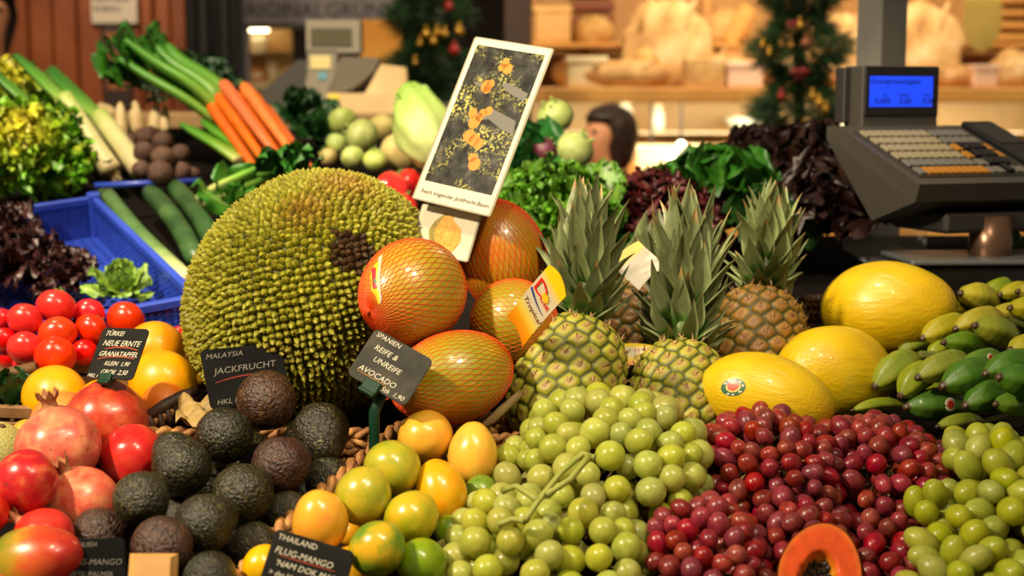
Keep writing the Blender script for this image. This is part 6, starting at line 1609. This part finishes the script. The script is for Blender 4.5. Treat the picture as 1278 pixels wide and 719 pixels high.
# ---- Christmas garlands and the brown post
GARM = vmat('fir_needles', .6, .0, 60, .005, .3, 30); gold = plain('bauble_gold', (206, 160, 60), .25, metal=.7); redb = plain('bauble_red', (150, 20, 20), .3, coat=.4); bow = plain('ribbon_red', (120, 16, 18), .5); pinkb = plain('bow_pink', (170, 110, 84), .5)
def garland(px, y0, y1, Y, w, label, seed, balls, bows):
    rg = np.random.default_rng(seed); top = P(px, y0, Y); bot = P(px, y1, Y); root = empty('hanging_fir_garland', bot); b = B(); u = U(60, Y)
    n = 6500
    for k in range(n):
        t = rg.uniform(0, 1) ; c = (top - bot) * t; ww = w * u * (0.75 + .3 * math.sin(t * 17 + seed)) * (.55 + .45 * min(1, t * 6))
        a = rg.uniform(0, 6.28); r = ww * rg.uniform(.3, 1) ** .7
        p = c + Vector((r * math.cos(a), r * math.sin(a) * .8, 0)); d = (Vector((math.cos(a), math.sin(a), rg.uniform(-.8, .6))) + Vector(rg.normal(0, .4, 3))).normalized()
        L = rg.uniform(.035, .065); s = d.orthogonal().normalized() * .0035
        col = np.array((28, 60, 26)) * rg.uniform(.6, 1.5) if rg.uniform() > .1 else np.array((66, 92, 40))
        b.add([p - s, p + s, p + d * L], [(0, 1, 2)], [lin(np.clip(col, 0, 255))] * 3)
    b.tube([Vector((0, 0, 0)), top - bot], .02, 8, True, lin((30, 30, 20))); link('needles', b.mesh('needles', GARM), root)
    for x, y, r, m in balls:
        bb = B(); c = P(x, y, Y - w * u * .85) - bot; bb.ball(c, r * U(y, Y - w * u * .85), 14, 10); bb.lathe([(.006, 0), (.006, .012)], 8, Matrix.Translation(c + Vector((0, 0, r * u * .95)))); link('bauble', bb.mesh('bauble', m, True), root)
    for x, y, s in bows:
        bb = B(); c = P(x, y, Y - w * u * .9) - bot; s *= u
        for sg in (-1, 1):
            bb.ball((0, 0, 0), (s * .55, s * .22, s * .34), 12, 8, Matrix.Translation(c + Vector((sg * s * .5, 0, s * .1))) @ Matrix.Rotation(sg * .4, 4, 'Y')); bb.tube([c, c + Vector((sg * s * .3, 0, -s * .6)), c + Vector((sg * s * .45, 0, -s * 1.1))], [s * .12, s * .2, s * .16], 8, squash=.3)
        bb.ball(c, s * .2, 10, 8); link('ribbon_bow', bb.mesh('ribbon_bow', bow, True), root)
    return tag(root, label, 'garland', 'fir garlands')
garland(538, -40, 124, 5.0, 50, 'fir garland with gold baubles behind the tall laminated picture', 3, [(532, 42, 6, gold), (546, 40, 5, gold), (555, 42, 5, gold), (541, 52, 5, gold), (524, 54, 4, gold), (518, 78, 4, gold), (567, 62, 7, redb), (560, 8, 6, redb), (573, 38, 6, gold)], [])
garland(998, -40, 176, 4.5, 62, 'fir garland with red bows and gold baubles beside the grey post', 5, [(998, 32, 6, gold), (1006, 54, 7, plain('bauble_copper', (150, 92, 64), .35, metal=.5)), (1014, 120, 5, gold), (1022, 128, 6, gold), (1004, 158, 5, gold), (960, 66, 4, gold), (952, 56, 4, gold), (1030, 136, 5, gold), (975, 120, 5, redb)], [(998, 90, 12), (990, 30, 9)])
b = B(); u = U(30, 4.7); c = P(646, 50, 4.7); b.box((-.045, -.04, 0), (.045, .04, 2.6), None, .005); o = link('wooden_post', b.mesh('wooden_post', fmat('post_brown', [(0.3, (44, 26, 16)), (0.7, (66, 40, 24))], 6, .5)), None, Matrix.Translation((c.x, 4.7, 0)))
b = B(); b.box((-.065, -.06, 0), (.065, .06, .10), None, .004); link('post_foot', b.mesh('post_foot', s2d), o)
tag(o, 'dark brown post behind the upper corner of the tall laminated picture', 'post')
# ================================================================== BREAD STALL FAR BEHIND
YR = 6.0; uR = U(100, YR)
wx = lambda px, Y=YR: (px - CX) * U(100, Y)
wz = lambda py, Y=YR: P(CX, py, Y).z
warmw = fmat('stall_pine', [(0.3, (196, 132, 56)), (0.7, (226, 168, 84))], 4, .5, .1, 40, .003)
warmd = fmat('stall_red_board', [(0.3, (120, 56, 26)), (0.7, (150, 78, 36))], 4, .6)
root = empty('bread_stall', Vector((1.0, YR + .4, 0)))
x0, x1 = wx(655), wx(1420)
b = B(); b.box((x0, YR + .62, 0), (x1, YR + .66, 2.5)); b.obj('back_wall', fmat('stall_back', [(0.3, (168, 116, 56)), (0.7, (204, 150, 78))], 2, .6), root)
b = B()
for k in range(7): z = wz(48) + .03 + k * .062; b.box((wx(712, YR + .6), YR + .58, z), (wx(765, YR + .6), YR + .615, z + .04), None, .003)
b.obj('red_slat', warmd, root)
b = B()
for k in range(7): z = wz(52) + .03 + k * .055; b.box((wx(1222, YR + .58), YR + .56, z), (wx(1330, YR + .58), YR + .60, z + .03), None, .003)
b.obj('louvre', warmw, root)
b = B(); b.box((x0, YR + .10, wz(58)), (x1, YR + .58, wz(52)), None, .004); b.obj('upper_shelf', warmw, root)
b = B(); b.box((x0, YR - .25, wz(128)), (x1, YR + .58, wz(110)), None, .006); b.obj('counter_board', warmw, root)
b = B(); b.box((x0, YR - .02, wz(232)), (x1, YR + .58, wz(226)), None, .004); b.obj('case_floor', fmat('case_floor_cream', [(0.3, (222, 170, 100)), (0.7, (236, 196, 128))], 4, .3), root)
b = B(); b.box((x0 + .05, YR + .14, wz(168)), (x1, YR + .395, wz(165.5)), None, .002); b.obj('case_shelf', fmat('case_shelf_pale', [(0.3, (206, 190, 150)), (0.7, (220, 206, 170))], 4, .25), root)
b = B(); b.box((x0, YR + .40, wz(226)), (x1, YR + .43, wz(128))); b.obj('case_back', fmat('case_back_olive', [(0.3, (150, 120, 60)), (0.7, (186, 150, 84))], 3, .5), root)
b = B(); b.box((x0, YR - .02, 0), (x1, YR + .0, wz(232))); b.obj('front_board', warmw, root)
b = B()
for x in (x0 + .02, wx(905), wx(1150), x1 - .02): b.box((x - .02, YR + .585, 0), (x + .02, YR + .62, 2.5), None, .003)
b.obj('upright', warmw, root)
b = B(); b.box((x0, YR - .2, 2.42), (x1, YR + .62, 2.48)); b.obj('roof_board', warmd, root)
b = B(); b.box((x0, YR - .19, wz(226)), (x1, YR - .186, wz(130))); 
tag(root, 'brightly lit wooden bread stall filling the far background', 'market stall')
lampm = emitter('case_lamp', (255, 240, 205), 14)
for px, py, w, lb in ((813, 187, 5, 'small round lamp glowing in the display case above the red sleeve'), (850, 181, 6, 'small round lamp glowing in the display case, above the bright tube')):
    c = P(px, py, YR + .1); b = B(); b.ball((0, 0, 0), w * uR * .8, 14, 10); o = link('case_lamp', b.mesh('case_lamp', lampm, True), None, Matrix.Translation(c)); bb = B(); bb.tube([(0, 0, w * uR * .7), (0, 0, wz(128) - c.z)], .006, 6); link('lamp_stem', bb.mesh('lamp_stem', s2d), o); tag(o, lb, 'lamp', 'case lamps')
c = P(857, 197, YR + .02); b = B(); b.tube([(-.075, 0, 0), (.075, 0, 0)], .018, 10); o = link('tube_lamp', b.mesh('tube_lamp', emitter('case_tube', (255, 240, 205), 6), True), None, Matrix.Translation(c)); bb = B(); bb.box((-.085, .0, -.025), (.085, .03, -.014)); bb.box((-.01, .0, wz(226) - c.z), (.01, .02, -.02)); link('lamp_holder', bb.mesh('lamp_holder', s2), o); tag(o, 'short bright tube lamp inside the display case', 'lamp')
# breads
CRUST = fmat('bread_crust', [(0.3, (156, 100, 44)), (0.55, (196, 142, 74)), (0.75, (232, 196, 130))], 9, .6, .3, 40, .01, jit=(.02, .2, .1))
FLOUR = fmat('bread_floury', [(0.3, (150, 98, 46)), (0.5, (206, 160, 94)), (0.72, (240, 216, 166))], 6, .7, .3, 30, .01)
TAN = fmat('paper_tan', [(0.3, (206, 148, 78)), (0.7, (228, 178, 106))], 6, .7)
CREAM = fmat('cream_box', [(0.3, (232, 204, 150)), (0.7, (244, 222, 174))], 6, .5)
PINK = fmat('pinkish_paper', [(0.3, (236, 190, 160)), (0.7, (244, 212, 184))], 6, .6)
ZT = {'shelf': wz(52), 'counter': wz(110), 'case': wz(226)}
def loaf(px, rx, ry, dY, rest, mat, label, lumps=.06, seed=0, depth=None, scored=True, cat='bread', lift=0.0):
    u = U(100, YR + dY); V, Fs = sphere(34, 26); V = lump(V, lumps, 2.2, seed, 4); V = V * np.array((rx * u, (depth or rx * .7) * u, ry * u))
    V[:, 2] = np.maximum(V[:, 2], -ry * u * .82)
    c = Vector(((px - CX) * u, YR + dY, ZT[rest] + lift * u - V[:, 2].min() + .001))
    o = link('bread_loaf', mesh_np('bread_loaf', V, Fs, mat), None, Matrix.Translation(c))
    if scored:
        bb = B()
        for k in range(3): x = (k - 1) * rx * .5 * u; bb.tube([(x - rx * .12 * u, -(depth or rx * .7) * u * .80, ry * u * .35), (x, -(depth or rx * .7) * u * .55, ry * u * .80), (x + rx * .12 * u, 0, ry * u * .98)], rx * .05 * u, 6)
        link('score_ridge', bb.mesh('score_ridge', FLOUR, True), o)
    return tag(o, label, cat, 'breads')
loaf(832, 56, 60, .04, 'counter', FLOUR, 'biggest floury round bread standing upright in the middle of the bread stall', .16, 3, 11)
loaf(806, 20, 26, -.08, 'counter', CRUST, 'brown round bread leaning in front of the biggest floury one', .05, 4, 8)
loaf(868, 20, 18, -.12, 'counter', FLOUR, 'knobbly pale bread in front of the biggest floury one', .16, 5, 15)
loaf(1148, 52, 58, .04, 'counter', FLOUR, 'large pale round bread standing directly above the scale display', .14, 6, 11)
loaf(1128, 16, 16, -.10, 'counter', CRUST, 'small brown bread at the foot of the large pale round one', .08, 7, 14)
loaf(778, 60, 19, -.16, 'counter', CRUST, 'long low brown bread lying on the counter right behind the person', .03, 8, 22)
loaf(922, 46, 27, .0, 'counter', CRUST, 'domed brown bread on the counter beside the garland with bows', .05, 9, 34)
loaf(724, 36, 25, .30, 'counter', TAN, 'pale brown bread behind the cream coloured box', .05, 10, 34)
loaf(1042, 40, 50, .04, 'counter', FLOUR, 'pale round bread between the fir garland and the grey post', .14, 11, 11)
loaf(1050, 30, 14, -.12, 'counter', CRUST, 'flat brown bread on the counter between the garland and the grey post', .05, 12, 22)
loaf(905, 50, 24, .30, 'case', CREAM, 'pale yellow loaf inside the display case by the garland', .04, 13, 26, False)
loaf(740, 26, 20, .34, 'shelf', CRUST, 'dark brown bread on the upper shelf in front of the red slats', .05, 14, 24)
loaf(1245, 52, 20, .08, 'case', CRUST, 'brown bread in the display case at the edge of the view', .05, 15, 36)
loaf(1215, 26, 26, .28, 'case', CREAM, 'cream coloured loaf in the case just beside the display head of the scale', .05, 16, 22, False)
loaf(990, 34, 20, .05, 'case', CRUST, 'brown bread low in the case behind the oak leaf lettuce', .05, 17, 30)
loaf(1196, 46, 15, -.10, 'counter', CRUST, 'flat bread on the counter board beside the scale display', .04, 18, 24)
loaf(1262, 26, 26, .0, 'counter', FLOUR, 'floury bread on the counter board at the edge of the view', .12, 19, 22)
loaf(905, 30, 24, .34, 'shelf', TAN, 'tan bread on the upper shelf beside the garland with bows', .06, 20, 22)
loaf(975, 30, 22, .10, 'counter', FLOUR, 'floury bread mostly behind the garland with bows', .10, 21, 26)
def crate_box(name, px0, py0, px1, py1, dY, dep, mat, label, cat, lid=True, tilt=0):
    c = P((px0 + px1) / 2, py1, YR + dY); u = U(py1, YR + dY); w = (px1 - px0) * u; h = (py1 - py0) * u
    c.z = min((wz(52), wz(110), wz(226)), key=lambda z: abs(z - c.z)) + .001; T = Matrix.Rotation(tilt, 4, 'Y')
    b = B(); b.box((-w / 2, 0, 0), (w / 2, dep, h), T, .008); o = link(name, b.mesh(name, mat), None, Matrix.Translation(c))
    if lid: b = B(); b.box((-w / 2 - .006, -.006, h * .84), (w / 2 + .006, dep + .006, h + .006), T, .004); link('lid', b.mesh('lid', mat), o)
    return tag(o, label, cat, None)
crate_box('paper_sack', 667, 8, 712, 52, .15, .14, TAN, 'tan paper sack on the upper shelf beside the brown post', 'sack')
crate_box('cardboard_box', 708, 91, 757, 127, -.2, .16, CREAM, 'cream coloured box on the counter above the person', 'box')
crate_box('bread_block', 855, 88, 905, 125, -.2, .16, FLOUR, 'square pale bread block on the counter edge beside the pink paper', 'bread', False)
crate_box('paper_packet', 908, 97, 952, 126, -.2, .12, PINK, 'pinkish white paper packet on the counter edge by the garland', 'packet', True)
crate_box('yellow_board', 900, 0, 920, 52, .22, .03, warmw, 'slanted yellow board leaning on the shelf beside the garland with bows', 'board', False, .5)
crate_box('bread_tray', 795, 172, 882, 214, .06, .2, CREAM, 'cream tray in the display case around the lamps', 'tray', True)
crate_box('bread_tray', 890, 196, 950, 226, .04, .1, CREAM, 'cream tray low in the display case beside the garland foot', 'tray', True)
crate_box('brown_tray', 788, 150, 816, 168, .1, .12, CRUST, 'small brown tray standing in the case behind the person', 'tray', True)
crate_box('bread_tray', 1140, 165, 1200, 215, .04, .2, CREAM, 'cream tray in the case hidden partly by the scale display', 'tray', True)
crate_box('paper_packet', 1215, 96, 1245, 122, -.2, .1, PINK, 'pale packet on the counter edge just beside the scale display', 'packet', True)
GLZ = fmat('jar_white_glaze', [(0.3, (206, 216, 186)), (0.7, (226, 232, 206))], 3, .3)
for px, py, w, h, lb in ((780, 165, 10, 34, 'tall white jar in the case right behind the person'), (821, 162, 8, 30, 'slim white jar in the case above the round lamp'), (1250, 118, 14, 20, 'round white jar in the case at the edge of the view'), (1055, 160, 10, 26, 'white jar seen beside the grey post under the garland')):
    c = P(px, py, YR + .2); c.z = wz(165.5) + .001 if 130 < py < 170 else wz(110) + .001; u = U(py, YR + .2); b = B(); b.lathe([(w * .7 * u, 0), (w * u, h * .2 * u), (w * u, h * .75 * u), (w * .6 * u, h * .9 * u), (w * .65 * u, h * u)], 18); o = link('jar', b.mesh('jar', GLZ, True), None, Matrix.Translation(c)); bb = B(); bb.lathe([(w * .72 * u, h * u), (w * .72 * u, h * 1.1 * u), (w * .3 * u, h * 1.14 * u)], 16); link('lid', bb.mesh('lid', CREAM, True), o); tag(o, lb, 'jar', 'white jars')
c = P(928, 150, YR + .25); c.z = wz(165.5) + .001; b = B(); b.lathe([(.03, 0), (.07, .03), (.085, .06), (.08, .06), (.06, .03)], 20); o = link('bowl', b.mesh('bowl', GLZ, True), None, Matrix.Translation(c)); bb = B(); bb.ball((0, 0, .05), (.065, .065, .03), 14, 8); link('filling', bb.mesh('filling', CREAM, True), o); tag(o, 'white heaped bowl in the case beside the garland', 'bowl')
# oval hanging board
c = P(1226, 20, YR - .28); u = U(20, YR - .28); b = B(); b.prism([(24 * u * math.cos(a), 44 * u * math.sin(a)) for a in [2 * PI * k / 28 for k in range(28)]], -.008, .008, Matrix.Rotation(PI / 2, 4, 'X'))
o = link('oval_board', b.mesh('oval_board', fmat('board_straw', [(.3, (160, 132, 56)), (.7, (184, 154, 74))], 8, .5)), None, Matrix.Translation(c)); bb = B(); bb.tube([(-.03, 0, 44 * u), (-.02, .10, 2.42 - c.z)], .004, 6); bb.tube([(.03, 0, 44 * u), (.02, .10, 2.42 - c.z)], .004, 6); link('cord', bb.mesh('cord', TAN), o); tag(o, 'straw coloured oval board hanging in the bread stall above the scale', 'board')

# ================================================================== PEOPLE
def skin_mesh(name, verts, edges, radii, root_i, sub=2):
    me = bpy.data.meshes.new(name); me.from_pydata([tuple(v) for v in verts], edges, []); o = bpy.data.objects.new(name, me); COL.objects.link(o)
    m = o.modifiers.new('s', 'SKIN'); m.use_smooth_shade = True
    for i, v in enumerate(me.skin_vertices[0].data):
        r = radii[i]; v.radius = r if hasattr(r, '__len__') else (r, r); v.use_root = (i == root_i)
    s = o.modifiers.new('u', 'SUBSURF'); s.levels = sub; s.render_levels = sub
    dg = bpy.context.evaluated_depsgraph_get(); out = bpy.data.meshes.new_from_object(o.evaluated_get(dg)); out.name = name
    bpy.data.objects.remove(o); bpy.data.meshes.remove(me)
    out.polygons.foreach_set('use_smooth', [True] * len(out.polygons)); return out
def person(x, y, H, face, hairc, topc, legc, skinc, label, arms, nod=.0, extra=None):
    """face: heading of the face in radians from -Y (towards the viewer), H: height"""
    k = H / 1.7; root = empty('person', Matrix.Translation((x, y, 0)) @ Matrix.Rotation(face, 4, 'Z'))
    # local: facing -y, x to the person's left hand side
    J = {'pelvis': (0, 0, .92), 'waist': (0, 0, 1.06), 'chest': (0, .01, 1.28), 'neck0': (0, .02, 1.43), 'neck1': (0, .01, 1.50), 'jaw': (0, -.036, 1.548), 'head': (0, -.005, 1.61), 'crown': (0, .005, 1.655)}
    names = list(J); V = [Vector(J[n]) * k for n in names]; R = [.125 * k, .115 * k, (.15 * k, .105 * k), .06 * k, .054 * k, (.048 * k, .056 * k), (.074 * k, .088 * k), (.066 * k, .075 * k)]
    E = [(i, i + 1) for i in range(len(names) - 1)]
    for s in (-1, 1):
        i0 = len(V); a = arms[0 if s < 0 else 1]
        sh, el, wr, hd = (Vector(q) * k for q in a)
        V += [sh, el, wr, hd]; R += [.058 * k, .042 * k, .030 * k, (.022 * k, .036 * k)]; E += [(2, i0), (i0, i0 + 1), (i0 + 1, i0 + 2), (i0 + 2, i0 + 3)]
        d = (hd - wr).normalized(); sd = d.cross(Vector((0, 0, 1))).normalized() if abs(d.z) < .9 else Vector((0, 1, 0))
        for q, (off, ln) in enumerate(((-.024, .055), (-.008, .066), (.008, .070), (.023, .058))):
            j = len(V); V += [hd + sd * off * k + d * .03 * k, hd + sd * off * k + d * ln * k + Vector((0, 0, -.018 * k))]; R += [.0085 * k, .007 * k]; E += [(i0 + 3, j), (j, j + 1)]
        j = len(V); V += [wr.lerp(hd, .6) + sd * -.035 * k, wr.lerp(hd, .9) + sd * -.052 * k]; R += [.010 * k, .008 * k]; E += [(i0 + 3, j), (j, j + 1)]
        i0 = len(V); V += [Vector((s * .09, 0, .86)) * k, Vector((s * .10, -.01, .48)) * k, Vector((s * .10, .02, .08)) * k, Vector((s * .11, -.12, .035)) * k]; R += [.085 * k, .055 * k, .038 * k, .036 * k]; E += [(0, i0), (i0, i0 + 1), (i0 + 1, i0 + 2), (i0 + 2, i0 + 3)]
    skinm = fmat('skin_%d' % int(H * 100), [(0.3, [c * .93 for c in skinc]), (0.7, skinc)], 12, .5, sss=.1)
    me = skin_mesh('body', V, E, R, 0)
    # face: brow, nose, mouth and ears pressed out of the head's own surface
    hc = Vector(J['head']) * k
    for v in me.vertices:
        p = (v.co - hc) / k
        if v.co.z > 1.50 * k and p.y < -.02:
            p0 = p.copy(); n = math.exp(-((p.x / .014) ** 2 + ((p.z + .012) / .024) ** 2)); v.co.y -= .026 * n * k
            for sx in (-1, 1):
                e = math.exp(-(((p.x - sx * .032) / .016) ** 2 + ((p.z - .012) / .012) ** 2)); v.co.y += .010 * e * k
            m = math.exp(-((p.x / .03) ** 2 + ((p.z + .055) / .008) ** 2)); v.co.y += .005 * m * k
        for sx in (-1, 1):
            e = math.exp(-(((p.y - .01) / .018) ** 2 + ((p.z + .005) / .028) ** 2)) if p.x * sx > .055 and v.co.z > 1.5 * k else 0; v.co.x += sx * .018 * e * k
    body = link('body', me, root, None, skinm)
    b = B()
    for sx in (-1, 1): b.ball((sx * .031 * k, (-.070) * k, 1.621 * k), (.011 * k, .009 * k, .007 * k), 10, 8)
    link('eye', b.mesh('eye', plain('eye_dark_%d' % int(H * 100), (30, 22, 18), .2), True), root)
    b = B(); b.tube([(-.024 * k, -.083 * k, 1.556 * k), (0, -.093 * k, 1.553 * k), (.024 * k, -.083 * k, 1.556 * k)], [.004 * k, .006 * k, .004 * k], 8); link('lips', b.mesh('lips', plain('lips_%d' % int(H * 100), (170, 84, 70), .5), True), root)
    # hair: a cap over the skull, longer at the back
    V2, Fs = sphere(36, 26); V2 = lump(V2, .05, 3, int(H * 10)); out = []
    for v in V2:
        x_, y_, z_ = v; y2 = y_ * .108 + .014; z2 = 1.622 + z_ * .098; x2 = x_ * .092
        if y_ < -.35 and z_ < .42: y2 = max(y2, -.045); z2 = max(z2, 1.662 + .01 * abs(x_))
        if z_ < -.2 and y_ > -.2: z2 -= .05 * min(1, (-.2 - z_) * 2); x2 *= 1.03
        out.append((x2 * k, y2 * k, z2 * k))
    link('hair', mesh_np('hair', out, Fs, fmat('hair_%d' % int(H * 100), [(0.3, [c * .6 for c in hairc]), (0.7, hairc)], 40, .5, .3, 160, .004)), root)
    # clothes follow the body
    def garment(name, sel, grow, mat):
        idx = [i for i in range(len(V)) if sel(i)]; mp = {i: n for n, i in enumerate(idx)}; ee = [(mp[a], mp[c]) for a, c in E if a in mp and c in mp]
        rr = [tuple(q + grow * k for q in (R[i] if hasattr(R[i], '__len__') else (R[i], R[i]))) for i in idx]
        link(name, skin_mesh(name, [V[i] for i in idx], ee, rr, 0), root, None, mat)
    nA = 8; per = 4 + 8 + 2 + 4
    arm = [nA + s * per + q for s in (0, 1) for q in (0, 1, 2)]; leg = [nA + s * per + 14 + q for s in (0, 1) for q in (0, 1, 2)]; foot = [nA + s * per + 14 + q for s in (0, 1) for q in (2, 3)]
    garment('sweater', lambda i: i in (0, 1, 2, 3) or i in arm, .016, topc); garment('trousers', lambda i: i == 0 or i in leg, .012, legc)
    b = B()
    for s in (-1, 1): b.ball((s * .107 * k, -.055 * k, .045 * k), (.05 * k, .13 * k, .045 * k), 14, 10)
    link('shoes', b.mesh('shoes', s2d, True), root)
    if extra: extra(root, k)
    return tag(root, label, 'person', None)
knit = NT('sweater_white_blue'); co = knit.coord(); knit.color(knit.ramp(knit.noise(co, 9, 2), [(0.48, lin((196, 186, 160))), (0.56, lin((60, 70, 120)))])); knit.put(Roughness=.85)
redt = fmat('scarf_red', [(.3, (150, 18, 16)), (.7, (176, 30, 24))], 8, .8); jean = fmat('trousers_dark', [(.3, (34, 36, 48)), (.7, (50, 52, 64))], 8, .8)
def redbag(root, k):
    b = B(); b.box((-.13 * k, .11 * k, 1.02 * k), (.15 * k, .25 * k, 1.42 * k), None, .045 * k); b.box((-.09 * k, .24 * k, 1.06 * k), (.11 * k, .28 * k, 1.22 * k), None, .015 * k)
    for s_ in (-.10, .11): b.tube([(s_ * k, .14 * k, 1.40 * k), (s_ * k, .02 * k, 1.46 * k), (s_ * 1.2 * k, -.11 * k, 1.36 * k), (s_ * 1.25 * k, -.10 * k, 1.16 * k), (s_ * k, .12 * k, 1.06 * k)], .018 * k, 8)
    link('rucksack', b.mesh('rucksack', redt), root)
hp = P(757, 168, 4.5); Hc = hp.z / 1.61 * 1.7
person(hp.x, 4.5, Hc, math.radians(-62), (52, 30, 18), knit.m, jean, (206, 140, 98), 'dark haired person in white and blue top with red straps, behind the kohlrabi',
       [((-.17, .0, 1.38), (-.21, -.06, 1.12), (-.12, -.24, 1.02), (-.08, -.30, 1.01)), ((.17, .0, 1.38), (.22, -.04, 1.12), (.14, -.22, 1.0), (.10, -.29, .99))], extra=redbag)
hp = P(-20, 18, 4.6); Ha = hp.z / 1.61 * 1.7
beige = fmat('coat_beige', [(.3, (120, 104, 74)), (.7, (146, 128, 94))], 8, .85)
person(hp.x, 4.6, Ha, math.radians(30), (22, 18, 16), beige, jean, (190, 130, 96), 'dark haired person in a beige coat almost out of view at the board wall',
       [((-.18, .0, 1.38), (-.23, -.0, 1.10), (-.22, -.08, .86), (-.22, -.10, .78)), ((.18, .0, 1.38), (.23, -.0, 1.10), (.22, -.08, .86), (.22, -.10, .78))])

# ================================================================== LIGHT
w = bpy.data.worlds.new('world'); SC.world = w; w.use_nodes = True
w.node_tree.nodes['Background'].inputs['Color'].default_value = (1.0, 0.78, 0.52, 1); w.node_tree.nodes['Background'].inputs['Strength'].default_value = 0.22
def spot(name, loc, target, power, size, angle, col=(1, .83, .58), blend=.6):
    d = bpy.data.lights.new(name, 'SPOT'); d.energy = power; d.shadow_soft_size = size; d.spot_size = math.radians(angle); d.spot_blend = blend; d.color = col
    o = bpy.data.objects.new(name, d); COL.objects.link(o); o.location = loc; o.rotation_euler = (Vector(target) - Vector(loc)).to_track_quat('-Z', 'Y').to_euler(); return o
def area(name, loc, target, power, sx, sy, col=(1, .83, .58)):
    d = bpy.data.lights.new(name, 'AREA'); d.shape = 'RECTANGLE'; d.energy = power; d.size = sx; d.size_y = sy; d.color = col
    o = bpy.data.objects.new(name, d); COL.objects.link(o); o.location = loc; o.rotation_euler = (Vector(target) - Vector(loc)).to_track_quat('-Z', 'Y').to_euler(); return o
spot('stall_lamp', (-1.3, 0.60, 2.55), (-.10, 1.68, 1.12), 265, .06, 64)
spot('stall_lamp_middle', (.10, 0.70, 2.9), (.1, 1.65, 1.1), 40, .06, 62)
spot('jackfruit_fill', (.50, 0.55, 2.6), (-.16, 1.7, 1.18), 75, .06, 36)  # added fill that lifts the dark lower side of the jackfruit, no stall fixture
spot('vegetable_lamp', (-1.0, 1.8, 2.9), (-.65, 2.85, 1.35), 230, .08, 74)
spot('salad_lamp', (-.1, 1.5, 2.9), (.15, 2.35, 1.3), 110, .08, 50)
area('bread_stall_lamp', (1.2, 5.55, 2.38), (1.2, 6.2, 1.4), 25, 2.4, .2, (1, .87, .64))
area('bread_case_lamp', (1.2, 5.85, wz(131)), (1.2, 6.2, 1.1), 30, 2.4, .1, (1, .90, .70))
spot('hut_lamp', (-1.6, 3.8, 2.9), (-1.9, 5.4, 1.6), 115, .1, 80)
spot('far_counter_lamp', (-.3, 2.9, 3.0), (-.1, 4.4, 1.5), 150, .1, 90)
spot('person_fill', (-.6, 4.1, 3.0), (.25, 4.5, 1.4), 35, .1, 60)  # added fill so the person's face is not dark, without a visible source
spot('garland_fill', (1.0, 3.0, 3.0), (.9, 4.6, 1.6), 60, .1, 70)  # extra light put in from the front to brighten the fir garland

SC.view_settings.view_transform = 'Standard'; SC.view_settings.look = 'None'; SC.view_settings.gamma = 1.0; SC.view_settings.use_curve_mapping = False
SC.view_settings.exposure = 0.02
